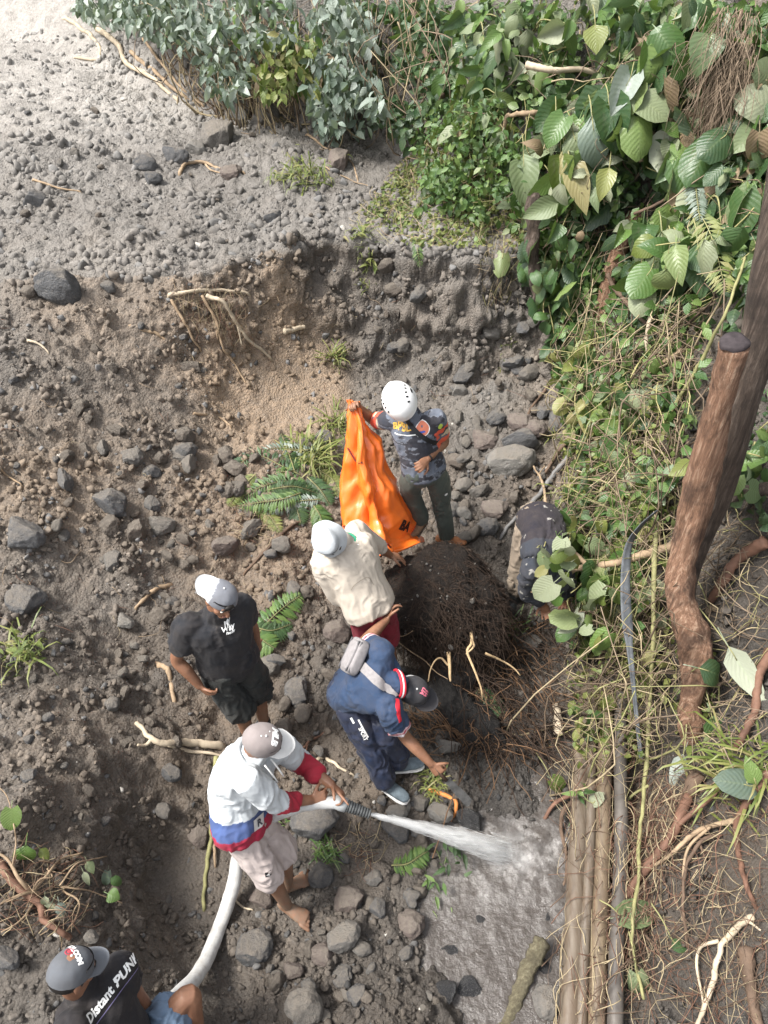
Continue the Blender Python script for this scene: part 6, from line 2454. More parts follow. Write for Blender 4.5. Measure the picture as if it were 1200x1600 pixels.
    ('dead_twig', 'reddish forked twig above the arms of the hose holder', 'twig', [(470, 1172), (482, 1160), (500, 1150), (512, 1142)], 5, M_TWIG_R, [[(482, 1160), (478, 1182)]]),
    ('dead_twig', 'thin arched twig over the stones beside the hose', 'twig', [(362, 1400, .02), (378, 1415, .03), (398, 1424)], 4, M_TWIG_W, ()),
    ('broken_root', 'broken root with a splintered yellow end beside the pipes', 'root', [(875, 1148, .06), (874, 1130, .10), (868, 1105, .10)], 18, M_TWIG_W, ()),
    ('straight_stick', 'short pale stick beside the rubber boot', 'stick', [(784, 994, .02), (800, 984, .03), (816, 974, .03)], 7, M_TWIG, ()),
    ('root_stump', 'thick brown root climbing from the lower left plant to the grey cap', 'root', [(0, 1350, .03), (18, 1375, .05), (60, 1410, .06), (66, 1435, .06), (90, 1452, .04), (110, 1466, .02)], 14, M_TWIG_R, ()),
    ('mossy_root', 'short mossy log end above the looping vine at the right', 'root', [(1090, 1210, .08), (1072, 1250, .08), (1060, 1290, .05)], 26, M_TWIG_D, ()),
    ('side_branch', 'thick dark branch joining the trunk from the right edge', 'branch', [(1215, 756, .2), (1165, 772, .25), (1120, 784, .25)], 24, M_LOG_D, ()),
    ('red_branch', 'gnarled reddish branch in the soil right of the trunk', 'branch', [(1195, 850, .1), (1160, 872, .1), (1125, 910, .08), (1108, 935, .05)], 20, M_TWIG_R, ()),
    ('dark_root', 'dark red root hanging at the right edge above the large leaf', 'root', [(1200, 1018, .12), (1184, 1060, .12), (1180, 1110, .1), (1160, 1150, .06), (1150, 1170, .04)], 16, M_TWIG_R, ()),
]
for nm, lab, cat, pts, w, mt, fk in ST:
    stick(nm, lab, cat, pts, w, mt, forks=fk)

# grey flat strap hanging in the creepers
def strap():
    pix = [(1025, 800, .45), (1002, 822, .48), (984, 850, .48), (978, 890, .46), (978, 940, .42), (982, 990, .38), (988, 1050, .32), (994, 1110, .25), (1002, 1185, .18)]
    C = []
    for a, b, k in pix:
        C.append(hit(a, b) - nrm(ray(a, b)) * (k + .22))
    C = spline(C, 60)
    s = np.linspace(0, 1, 60)
    w = np.interp(s, [0, .15, .3, .6, .66, .8, 1], [.055, .06, .065, .075, .045, .025, .02])
    T = np.gradient(C, axis=0)
    S = np.array([nrm(np.cross(t, FWD)) for t in T])
    N = np.array([nrm(np.cross(a, nrm(b))) for a, b in zip(S, T)])
    tw = np.interp(s, [0, .2, .35, 1], [1.0, .7, .1, .0])
    S2 = S * np.cos(tw)[:, None] + N * np.sin(tw)[:, None]
    rows = []
    for k in (-1, -.4, .4, 1):
        rows.append(C + S2 * (w * .5 * k)[:, None] + N * (.006 * (1 - k * k)))
    V = np.concatenate(rows)
    Q = np.array([(j * 60 + i, j * 60 + i + 1, (j + 1) * 60 + i + 1, (j + 1) * 60 + i) for j in range(3) for i in range(59)])
    o = link('rubber_strap', npmesh('rubber_strap', V - C[0], Q, True), plain('grey_rubber', (.085, .092, .10), .6, .25, 18, .4, 60), None, C[0])
    so = o.modifiers.new('thickness', 'SOLIDIFY')
    so.thickness = .006
    tag(o, 'long grey rubber strap hanging down through the creepers', 'strap')


strap()
# ================================================================== plants
def leaf_mesh(name, w, fold, droop, tip=1.0, nu=5, nv=6, heart=0.0, wave=0.0, seed=0, curl=0.0):
    u = np.linspace(-1, 1, nu)
    v = np.linspace(0, 1, nv)
    prof = np.sin(np.pi * np.clip(v, 0, 1) ** (.72)) ** .8
    prof = np.clip(prof, .02, None) * (1 - .25 * v * tip)
    if heart:
        prof = np.clip(np.sqrt(np.clip(1 - ((v - .38) / .62) ** 2, 0, 1)) * np.where(v < .38, 1, 1 - .25 * (v - .38)), .03, None)
        prof[0] = .55
    X = u[None] * prof[:, None] * w
    back = heart * .16 * (np.abs(u)[None]) * (1 - v[:, None]) ** 3
    th = droop * v
    Y0 = np.cumsum(np.concatenate([[0], np.cos(th[:-1]) / (nv - 1)]))
    Z0 = -np.cumsum(np.concatenate([[0], np.sin(th[:-1]) / (nv - 1)]))
    Y = Y0[:, None] + X * 0 - back
    Z = Z0[:, None] + np.abs(X) * fold - (X / w) ** 2 * curl * w + wave * .05 * np.sin(v[:, None] * 17 + seed + u[None] * 2) * np.abs(u[None])
    V = np.stack([X, Y, Z], -1).reshape(-1, 3)
    i = (np.arange(nv - 1)[:, None] * nu + np.arange(nu - 1)[None]).ravel()
    Q = np.stack([i, i + 1, i + nu + 1, i + nu], -1)
    UV = np.stack(np.broadcast_arrays((u[None] + 1) / 2, v[:, None]), -1).reshape(-1, 2)
    k = len(V)
    V = np.vstack([V, [(-.011, -.34, -.10), (.011, -.34, -.10), (-.012, -.16, -.02), (.012, -.16, -.02), (-.012, .02, .004), (.012, .02, .004)]])
    Q = np.vstack([Q, [(k, k + 1, k + 3, k + 2), (k + 2, k + 3, k + 5, k + 4)]])
    UV = np.vstack([UV, [(.5, .02)] * 6])
    return V, Q, UV


def leaf_material(name, ramp, under, rough=.38, veins=9, var=.5, trans=.30, tintattr=False, vein_amt=.12):
    t = NT(name)
    oi = t.n('ShaderNodeObjectInfo')
    if tintattr:
        a = t.attr('tint')
        sp = t.n('ShaderNodeSeparateColor')
        t.t.links.new(a.outputs['Color'], sp.inputs[0])
        rnd = sp.outputs[0]
    else:
        rnd = oi.outputs['Random']
    base = t.ramp(rnd, ramp)
    uv = t.n('ShaderNodeUVMap')
    sx = t.n('ShaderNodeSeparateXYZ')
    t.t.links.new(uv.outputs[0], sx.inputs[0])
    au = t.math('ABSOLUTE', t.math('MULTIPLY_ADD', sx.outputs[0], 2, -1))
    mid = t.ramp(au, [(.03, 1.0), (.09, 0.0)])
    ph = t.math('MULTIPLY', t.math('SUBTRACT', sx.outputs[1], t.math('MULTIPLY', au, .34)), veins * 6.2832)
    sv = t.ramp(t.math('COSINE', ph), [(.86, 0.0), (.99, 1.0)])
    vn = t.math('MAXIMUM', mid, t.math('MULTIPLY', sv, .6))
    co = t.coord()
    n = t.noise(5, 5, .7, co)
    c = t.mix(t.ramp(n, [(.35, .35), (.65, 0.0)]), base, t.mix(.5, base, (.12, .12, .03)))
    c = t.mix(t.math('MULTIPLY', vn, vein_amt), c, (.30, .36, .16))
    mud = t.ramp(t.noise(2.7, 6, .75, co), [(.56, 0.0), (.75, .55)])
    c = t.mix(mud, c, (.21, .18, .14))
    gm = t.n('ShaderNodeNewGeometry')
    c = t.mix(gm.outputs['Backfacing'], c, t.mix(t.math('MULTIPLY', vn, .4), under, (.36, .42, .26)))
    nm = t.bump(t.math('ADD', t.math('MULTIPLY', t.math('COSINE', ph), .14), t.math('MULTIPLY', n, .8)), .5, .01)
    t.fin(c, rough, nm, .5)
    tr = t.n('ShaderNodeBsdfTranslucent')
    t.t.links.new(t.mix(.5, c, (.16, .24, .03)), tr.inputs[0])
    mx = t.n('ShaderNodeMixShader')
    mx.inputs[0].default_value = trans
    t.t.links.new(t.b.outputs[0], mx.inputs[1])
    t.t.links.new(tr.outputs[0], mx.inputs[2])
    t.t.links.new(mx.outputs[0], t.out.inputs[0])
    return t.m


MID = [(0.0, (.032, .078, .026)), (.35, (.060, .130, .036)), (.65, (.110, .195, .048)), (.85, (.16, .235, .070)), (1.0, (.20, .24, .11))]
DARK = [(0.0, (.018, .046, .022)), (.5, (.036, .084, .034)), (.85, (.065, .13, .05)), (1.0, (.14, .20, .10))]
PALEB = [(0.0, (.06, .09, .07)), (.35, (.14, .19, .155)), (.7, (.28, .33, .29)), (1.0, (.42, .46, .42))]  # sky sheen of the far bushes' glossy leaves is put into this colour
YEL = [(0.0, (.07, .11, .025)), (.4, (.14, .18, .04)), (.75, (.23, .24, .075)), (1.0, (.30, .26, .12))]
WILT = [(0.0, (.14, .19, .09)), (.5, (.21, .25, .14)), (1.0, (.30, .32, .22))]
DRY = [(0.0, (.13, .085, .05)), (.5, (.23, .16, .10)), (1.0, (.33, .25, .17))]
U1 = (.16, .21, .13)
M_LEAF = leaf_material('broad_leaf', MID, U1)
M_LEAFD = leaf_material('dark_leaf', DARK, (.11, .16, .10))
M_LEAFY = leaf_material('yellow_green_leaf', YEL, (.24, .27, .12))
M_LEAFP = leaf_material('pale_leaf', PALEB, (.28, .32, .28), .45)
M_LEAFW = leaf_material('wilted_leaf', WILT, (.34, .36, .27), .5)
M_LEAFX = leaf_material('dry_leaf', DRY, (.28, .20, .13), .7, trans=.12)
MT_MIX = leaf_material('small_leaves', MID, U1, .42, 5, tintattr=True)
MT_DARK = leaf_material('small_dark_leaves', DARK, (.08, .12, .08), .42, 5, tintattr=True)
MT_PALE = leaf_material('small_pale_leaves', PALEB, (.26, .30, .26), .5, 4, tintattr=True)
MT_YEL = leaf_material('small_yellow_leaves', YEL, (.22, .25, .11), .5, 4, tintattr=True)

LV = {
    'ovate': [npmesh('leaf_shape', *(lambda a: (a[0], a[1]))(leaf_mesh('x', .34, f, d, seed=q, wave=w, curl=c)), uv=leaf_mesh('x', .34, f, d)[2]) for q, (f, d, w, c) in enumerate([(.25, .5, .5, .1), (.45, .9, .6, 0), (.1, .3, .8, .3), (.55, 1.3, .4, 0), (1.1, 1.0, .9, 0), (.3, 1.9, .8, .5), (-.3, .8, .9, .2)])],
    'heart': [npmesh('leaf_shape', *(lambda a: (a[0], a[1]))(leaf_mesh('x', .44, f, d, heart=1, seed=q, wave=w, curl=c)), uv=leaf_mesh('x', .44, f, d, heart=1)[2]) for q, (f, d, w, c) in enumerate([(.2, .5, .5, .1), (.35, .8, .6, 0), (.05, .3, .7, .3), (.9, 1.1, .9, 0), (.25, 1.7, .8, .4), (-.25, .7, 1., .2)])],
    'lance': [npmesh('leaf_shape', *(lambda a: (a[0], a[1]))(leaf_mesh('x', .17, f, d, nv=7, seed=q, wave=w, curl=c)), uv=leaf_mesh('x', .17, f, d, nv=7)[2]) for q, (f, d, w, c) in enumerate([(.4, .7, .4, .0), (.6, 1.2, .5, 0), (.2, .4, .6, .2)])],
}


def rot_to(y, n, roll=0.0):
    y = nrm(y)
    z = nrm(np.asarray(n) - y * (y @ np.asarray(n)))
    x = np.cross(y, z)
    M = Matrix((x, y, z)).transposed()
    return M.to_quaternion() @ Quaternion((0, 1, 0), roll)


def put_leaf(root, kind, P, d, n, size, mat, rng, name='leaf', roll=0.0, wk=1.0):
    me = LV[kind][rng.integers(len(LV[kind]))]
    o = bpy.data.objects.new(name, me)
    COL.objects.link(o)
    if len(me.materials) == 0:
        me.materials.append(M_LEAF)
    o.material_slots[0].link = 'OBJECT'
    o.material_slots[0].material = mat
    o.parent = root
    o.location = [float(c) for c in np.asarray(P) - np.array(root.location)]
    o.rotation_mode = 'QUATERNION'
    o.rotation_quaternion = rot_to(d, n, roll)
    o.scale = (size * wk * rng.uniform(.8, 1.12), size, size)
    return o


def branchlet(root, P, r, mat, name='stem', sides=6):
    p = Pile()
    p.tube(P, r, sides)
    o = np.array(root.location)
    return link(name, p.mesh(name, o), mat, root)


def shrub(name, label, cx, cy, rx, ry, n, size, kind, mats, k=(.05, .45), group=None, seed=0, stems=5, cat='shrub', down=.8, stem_mat=None, cluster=4, wk=1.0):
    """leafy plant rooted in the bank : leaves hang in small sprays on stems"""
    rng = np.random.default_rng(1000 + seed)
    base = hit(cx, cy)
    root = empty(name, base, label, cat, group)
    n = int(n * {'broadleaf_shrub': 1.7, 'creeper': 1.5}.get(name, 1))
    size = (size[0] * {'broadleaf_shrub': .52}.get(name, .9), size[1] * {'broadleaf_shrub': .92, 'creeper': 1.35}.get(name, 1))
    mats = list(mats) * 5 + [M_LEAFW, M_LEAFX, M_LEAFW] if name == 'broadleaf_shrub' else mats
    m = max(1, n // cluster)
    a = rng.uniform(0, 6.28, m)
    r = np.sqrt(rng.uniform(0, 1, m))
    qx, qy = cx + rx * r * np.cos(a), cy + ry * r * np.sin(a)
    H = hits(qx, qy)
    tips = []
    for i in range(m):
        v = nrm(ray(qx[i], qy[i]))
        tip = H[i] - v * rng.uniform(*k)
        tips.append(tip)
        view = -v
        for q in range(cluster):
            d = nrm(np.array([rng.normal(0, .7), rng.normal(-.25, .55), -down + rng.normal(0, .55)]))
            nn = nrm(view * .7 + np.array([0, 0, .55]) + rng.normal(size=3) * .5)
            s = size[0] + (size[1] - size[0]) * rng.uniform() ** 1.3
            put_leaf(root, kind, tip + rng.normal(size=3) * s * .22, d, nn, s, mats[rng.integers(len(mats))], rng, roll=rng.normal(0, .35), wk=wk * rng.uniform(.8, 1.1))
    order = rng.permutation(m)[:stems]
    for i in order:
        t = tips[i]
        midp = (base + t) / 2 + np.array([0, 0, .12]) + rng.normal(size=3) * .06
        branchlet(root, wiggle(spline([base, midp, t], 12), .02, 4, i + seed), [.010, .004], stem_mat or M_TWIG_G)
    return root


def small_leaves(name, pxs, pys, size, kr, rng, col=None, down=.5, wide=.34):
    """leaf faces too many to count, returned as arrays"""
    n = len(pxs)
    H = hits(pxs, pys)
    v = H - CAM
    v /= np.linalg.norm(v, axis=1)[:, None]
    P = H - v * rng.uniform(kr[0], kr[1], n)[:, None]
    d = np.stack([rng.normal(0, .7, n), rng.normal(-.2, .6, n), -down + rng.normal(0, .55, n)], -1)
    d /= np.linalg.norm(d, axis=1)[:, None]
    nn = -v * .6 + np.array([0, 0, .5]) + rng.normal(size=(n, 3)) * .5
    nn -= d * (nn * d).sum(1)[:, None]
    nn /= np.linalg.norm(nn, axis=1)[:, None]
    x = np.cross(d, nn)
    s = rng.uniform(size[0], size[1], n)
    LVt = np.array([(0, 0, 0), (wide, .35, .09), (0, .4, 0), (-wide, .35, .09), (wide * .75, .7, .02), (0, .72, -.06), (-wide * .75, .7, .02), (0, 1, -.18)])
    F4 = np.array([(0, 1, 2, 2)])
    T3 = np.array([(0, 1, 2), (0, 2, 3), (1, 4, 2), (4, 5, 2), (2, 5, 3), (5, 6, 3), (4, 7, 5), (5, 7, 6)])
    UVt = np.stack([LVt[:, 0] / wide * .5 + .5, LVt[:, 1]], -1)
    W = P[:, None] + s[:, None, None] * (LVt[None, :, :1] * x[:, None] + LVt[None, :, 1:2] * d[:, None] + LVt[None, :, 2:] * nn[:, None])
    F = (T3[None] + (np.arange(n) * 8)[:, None, None]).reshape(-1, 3)
    tint = np.clip(rng.beta(1.6, 1.9, n) + (.25 * fbm(P * 1.5, 2, 5)), 0, 1)
    return W.reshape(-1, 3), F, np.tile(UVt, (n, 1)), np.repeat(np.stack([tint] * 3, -1), 8, 0)


def in_poly(n, poly, rng):
    poly = np.array(poly, float)
    lo, hi = poly.min(0), poly.max(0)
    out = np.zeros((0, 2))
    while len(out) < n:
        q = rng.uniform(lo, hi, (n * 2, 2))
        ins = np.zeros(len(q), bool)
        j = len(poly) - 1
        for i in range(len(poly)):
            a, b = poly[i], poly[j]
            c = ((a[1] > q[:, 1]) != (b[1] > q[:, 1])) & (q[:, 0] < (b[0] - a[0]) * (q[:, 1] - a[1]) / (b[1] - a[1] + 1e-9) + a[0])
            ins ^= c
            j = i
        out = np.vstack([out, q[ins]])
    return out[:n]


def leaf_mass(name, label, zones, mat, seed, parent=None, off=(0, 0, 0)):
    rng = np.random.default_rng(seed)
    Vs, Fs, Us, Cs, k = [], [], [], [], 0
    for poly, n, size, kr, down, wide in zones:
        q = in_poly(n, poly, rng)
        # patchy cover
        g = fbm(q / 46.0 + seed, 3, seed)
        q = q[g > rng.uniform(-.55, .25, len(q))]
        V, F, U, C = small_leaves(name, q[:, 0], q[:, 1], size, kr, rng, None, down, wide)
        Vs.append(V)
        Fs.append(F + k)
        Us.append(U)
        Cs.append(C)
        k += len(V)
    me = npmesh(name, np.concatenate(Vs) - np.asarray(off, float), np.concatenate(Fs), True, uv=np.concatenate(Us), col=np.concatenate(Cs))
    return tag(link(name, me, mat, parent), label, None, None, 'stuff')


def stem_mass(name, label, zones, mats, seed, parent=None):
    """tangle of thin dry stems : one mesh per colour"""
    rng = np.random.default_rng(seed)
    piles = [Pile() for _ in mats]
    for poly, n, ln, kr, dirv, jit, rad in zones:
        q = in_poly(n, poly, rng)
        H = hits(q[:, 0], q[:, 1])
        for i in range(n):
            v = nrm(ray(*q[i]))
            s = H[i] - v * rng.uniform(*kr)
            d = nrm(np.asarray(dirv) + rng.normal(size=3) * jit)
            L = rng.uniform(*ln)
            bend = rng.normal(size=3) * .25 * L
            P = spline([s - d * L * .5, s + bend * .6 - v * .03, s + d * L * .5 + bend * -.2 + np.array([0, 0, -.1 * L])], 8)
            P = wiggle(P, .018, 7, i + seed)
            P[:, 2] = np.maximum(P[:, 2], hz(P[:, 0], P[:, 1]) + .005)
            r = rng.uniform(*rad)
            piles[rng.integers(len(mats))].tube(P, [r, r * .8, r * .4], 4)
    for p, m in zip(piles, mats):
        if p.n:
            tag(link(name, p.mesh(name), m, parent), label, None, None, 'stuff')


# ------------------------------------------------------------------ leaf and stem masses nobody could count
leaf_mass('undergrowth', 'mixed green undergrowth covering the upper right bank',
          [([(640, 0), (1230, 0), (1230, 460), (1120, 420), (960, 470), (840, 380), (740, 330), (650, 330), (690, 170)], 6500, (.06, .13), (.0, .34), .5, .32),
           ([(640, 160), (790, 150), (830, 330), (740, 345), (660, 300)], 2200, (.04, .10), (.05, .75), .5, .28),
           ([(890, 480), (1110, 460), (1090, 640), (1040, 800), (890, 800)], 850, (.05, .13), (.05, .5), .6, .33)], MT_MIX, 11)
leaf_mass('undergrowth', 'dark leaves deep in the shaded gap between the bushes',
          [([(560, 0), (690, 0), (700, 150), (640, 230), (580, 200)], 1800, (.08, .15), (.0, .7), .6, .3),
           ([(760, 120), (1220, 100), (1220, 520), (1000, 500), (860, 420)], 1800, (.07, .15), (.0, .2), .6, .33),
           ([(1110, 560), (1230, 560), (1230, 830), (1120, 800)], 260, (.05, .11), (.0, .2), .4, .33)], MT_DARK, 12)
leaf_mass('low_herbs', 'yellow-green low herbs and weeds along the rim of the cut bank',
          [([(566, 330), (650, 225), (740, 200), (800, 300), (830, 385), (700, 385), (600, 375)], 4200, (.03, .065), (.0, .16), .2, .3)], MT_YEL, 13)
leaf_mass('creeper_leaves', 'small yellowish creeper leaves hanging over the bank foot',
          [([(880, 640), (1040, 600), (1060, 760), (1035, 900), (1040, 1080), (1000, 1190), (900, 1190), (885, 1050), (900, 900), (870, 780)], 1700, (.03, .075), (.02, .50), .8, .32),
           ([(1030, 840), (1110, 1000), (1120, 1180), (1060, 1180)], 260, (.03, .07), (.02, .2), .5, .34)], MT_YEL, 14)
leaf_mass('creeper_leaves', 'green creeper leaves trailing down beside the cut bank',
          [([(835, 370), (935, 380), (930, 560), (905, 700), (880, 640), (850, 500)], 2200, (.05, .10), (.02, .28), .8, .36),
           ([(870, 760), (960, 700), (1040, 760), (1010, 1000), (900, 1020)], 420, (.05, .11), (.05, .45), .7, .36),
           ([(900, 420), (1130, 380), (1120, 520), (960, 560)], 500, (.05, .10), (.0, .25), .6, .36)], MT_MIX, 15)
STRAW = plain('straw_stem', (.31, .25, .155), .8, .35, 8, .2, 160)
STRAW2 = plain('grey_brown_stem', (.20, .15, .105), .85, .35, 8, .2, 160)
STRAW4 = plain('dark_brown_stem', (.105, .075, .05), .85, .35, 8, .2, 160)
STRAW3 = plain('yellow_stem', (.27, .245, .11), .75, .3, 8, .2, 160)
stem_mass('dry_stems', 'tangle of dry vine stems hanging over the bank',
          [([(890, 500), (1110, 470), (1080, 640), (1030, 800), (900, 790), (880, 640)], 520, (.25, .85), (.02, .45), (.25, -.1, .7), .7, (.002, .0065)),
           ([(885, 780), (1040, 760), (1050, 1000), (1020, 1190), (900, 1190)], 520, (.25, .9), (.03, .52), (.1, -.15, .9), .45, (.002, .005)),
           ([(1040, 760), (1190, 780), (1200, 1190), (1080, 1200)], 260, (.2, .5), (.01, .15), (.2, -.3, .5), .8, (.002, .005)),
           ([(700, 200), (860, 60), (1200, 60), (1200, 420), (900, 420)], 260, (.3, .8), (.05, .4), (.2, -.1, .8), .6, (.003, .007))], [STRAW, STRAW2, STRAW2, STRAW4, STRAW4, STRAW3], 21)
stem_mass('hanging_vines', 'long vines hanging down the steep bank',
          [([(890, 480), (1100, 460), (1060, 760), (1040, 1000), (1020, 1180), (900, 1190), (880, 700)], 150, (.5, 1.5), (.05, .6), (.02, -.12, 1), .16, (.004, .010)),
           ([(850, 380), (950, 380), (930, 680), (880, 680)], 50, (.4, 1.0), (.05, .35), (.02, -.12, 1), .14, (.003, .007))], [STRAW, STRAW2, STRAW4, M_TWIG_G], 27)
stem_mass('dry_grass', 'dead grass and weed stems on the rim of the cut bank',
          [([(560, 335), (650, 230), (740, 220), (830, 385), (700, 385), (600, 380)], 420, (.12, .4), (.0, .15), (.2, -.3, .3), .8, (.0015, .004)),
           ([(738, 420), (800, 330), (830, 400), (770, 500)], 60, (.2, .45), (.0, .1), (.05, -.2, 1), .3, (.0015, .003))], [STRAW, M_TWIG, STRAW3], 22)
stem_mass('thin_roots', 'fine reddish roots spread over the bare right bank',
          [([(930, 1200), (1200, 1200), (1200, 1600), (930, 1600)], 520, (.12, .5), (.0, .06), (.1, .3, .3), .8, (.0012, .0032)),
           ([(950, 1250), (1080, 1220), (1000, 1480), (930, 1600)], 420, (.15, .5), (.01, .12), (.3, .8, .4), .4, (.0015, .004)),
           ([(865, 1180), (990, 1180), (980, 1600), (870, 1600)], 150, (.15, .6), (.08, .28), (.3, .8, .4), .4, (.0015, .004))], [M_TWIG_R, M_TWIG_D, STRAW], 23)
stem_mass('hair_roots', 'fringe of hair roots hanging from the lip of the bank',
          [([(262, 466), (390, 462), (385, 530), (300, 520)], 120, (.15, .45), (.0, .1), (.15, -.25, 1), .3, (.001, .003)),
           ([(365, 795), (425, 800), (420, 850), (370, 850)], 60, (.1, .25), (.0, .06), (.2, 0, .3), .9, (.0012, .003)),
           ([(520, 1300), (590, 1290), (600, 1350), (560, 1370)], 40, (.1, .25), (.0, .03), (.2, -.5, .1), .5, (.001, .003)),
           ([(0, 1330), (130, 1330), (130, 1450), (0, 1450)], 110, (.1, .35), (.0, .10), (.5, .3, .1), .8, (.0012, .0035)),
           ([(290, 440), (860, 470), (840, 640), (300, 620)], 70, (.08, .25), (.0, .03), (.3, -.2, .7), .6, (.001, .0025)),
           ([(0, 500), (480, 640), (480, 900), (0, 1100)], 60, (.06, .2), (.0, .02), (.5, .2, .1), .7, (.001, .0025))], [M_TWIG, M_TWIG_R, STRAW], 24)

# ------------------------------------------------------------------ far bushes above the terrace
def far_bush(label, cx, cy, rx, ry, n, seed, mats=None, massmat=None, mass=700, size=(.13, .24), k=(.3, 1.6)):
    r = shrub('hanging_bush', label, cx, cy, rx, ry, n, size, 'lance', mats or [M_LEAFP], k, 'bushes hanging over the far side of the terrace', seed, 5, 'bush', 1.0, M_TWIG, 5, 1.25)
    rng = np.random.default_rng(seed)
    th = np.linspace(0, 6.28, 14, endpoint=False)
    poly = np.stack([cx + rx * np.cos(th), cy + ry * np.sin(th)], -1)
    leaf_mass('foliage', None, [(poly, mass, (.09, .17), (k[0] * .2, k[1]), .9, .26)], massmat or MT_PALE, seed + 400, r, r.location)
    return r


far_bush('pale hanging bush over the bare slope at the far left', 190, 5, 75, 34, 60, 1)
far_bush('pale drooping bush above the fallen stems', 290, 22, 70, 52, 75, 2)
far_bush('bush with pale feathery sprays left of the dark root hollow', 352, 88, 42, 62, 60, 3, mass=500)
far_bush('grey-green bush high above the root hollow', 410, 20, 62, 50, 70, 4, [M_LEAFP, M_LEAF])
far_bush('silvery hanging bush beside the dark gap', 530, 60, 58, 70, 85, 5, mass=800)
far_bush('silvery lower bush touching the gravel beside the dark gap', 540, 150, 62, 62, 85, 6, mass=700)
far_bush('green bush with dead stems behind the long flat boulder', 450, 100, 60, 60, 50, 7, [M_LEAF, M_LEAFY, M_LEAFX], MT_YEL, 600)
stem_mass('hanging_stems', 'bare stems and roots hanging under the far bushes',
          [([(250, 70), (480, 60), (450, 190), (330, 165)], 190, (.5, 1.6), (.05, .7), (-.25, -.1, 1), .22, (.006, .014)),
           ([(480, 0), (680, 0), (680, 200), (500, 200)], 90, (.6, 1.6), (.2, 1.0), (-.1, -.1, 1), .25, (.005, .010))], [STRAW, STRAW2], 25)

# ------------------------------------------------------------------ shrubs of the right bank
G_R = 'broad leaved shrubs on the right bank'
SH = [
    ('shrub with long ribbed drooping leaves beside the dark gap', 735, 70, 62, 78, 72, (.22, .36), 'lance', [M_LEAF, M_LEAF, M_LEAFD], 31, 1.5),
    ('ribbed leaved shrub with wilted pale tips below the long one', 735, 190, 62, 70, 56, (.20, .34), 'lance', [M_LEAF, M_LEAFY, M_LEAFW], 32, 1.5),
    ('soft green shrub at the top beside the yellow leaf', 830, 55, 66, 60, 44, (.18, .32), 'ovate', [M_LEAF, M_LEAFW], 33, 1.0),
    ('shrub under the yellow leaf at the top edge', 935, 40, 70, 60, 40, (.20, .34), 'ovate', [M_LEAF, M_LEAFD], 34, 1.0),
    ('dark broad leaved shrub at the top right corner', 1060, 55, 80, 70, 40, (.24, .40), 'heart', [M_LEAFD, M_LEAF], 35, 1.0),
    ('shrub with big wilted white-green leaves beside the hooked branch', 835, 270, 52, 72, 36, (.24, .38), 'ovate', [M_LEAFW, M_LEAF, M_LEAFW], 36, 1.0),
    ('shrub with the largest dark heart leaves in the middle of the bank', 950, 185, 70, 70, 40, (.26, .42), 'heart', [M_LEAFD, M_LEAF, M_LEAF], 37, 1.0),
    ('shrub with hanging dark green leaves below the heart leaves', 925, 270, 62, 62, 34, (.24, .38), 'ovate', [M_LEAFD, M_LEAF, M_LEAFW], 38, 1.0),
    ('broad leaved shrub left of the clump of dry roots', 1030, 160, 60, 70, 36, (.22, .38), 'heart', [M_LEAFD, M_LEAF], 39, 1.0),
    ('shrub with round leaves below the clump of dry roots', 1090, 225, 62, 60, 30, (.26, .40), 'heart', [M_LEAF, M_LEAFD, M_LEAFW], 40, 1.0),
    ('large leaved shrub at the right edge under the dry roots', 1180, 235, 50, 90, 32, (.24, .40), 'heart', [M_LEAFD, M_LEAF], 41, 1.0),
    ('shrub with broad glossy leaves above the zigzag branch', 1040, 375, 68, 56, 36, (.22, .36), 'ovate', [M_LEAF, M_LEAFD, M_LEAF], 42, 1.15),
    ('dark shrub behind the fern frond', 1105, 330, 52, 70, 30, (.20, .34), 'ovate', [M_LEAFD], 43, 1.0),
    ('narrow leaved shrub beside the rotten stem', 880, 380, 40, 46, 34, (.14, .24), 'ovate', [M_LEAFD, M_LEAF], 44, 1.0),
]
for lab, cx, cy, rx, ry, n, sz, kd, mats, sd, wk in SH:
    shrub('broadleaf_shrub', lab, cx, cy, rx, ry, n, sz, kd, mats, (.10, .55), G_R, sd, 5, 'shrub', .85, M_TWIG_G, 4, wk)
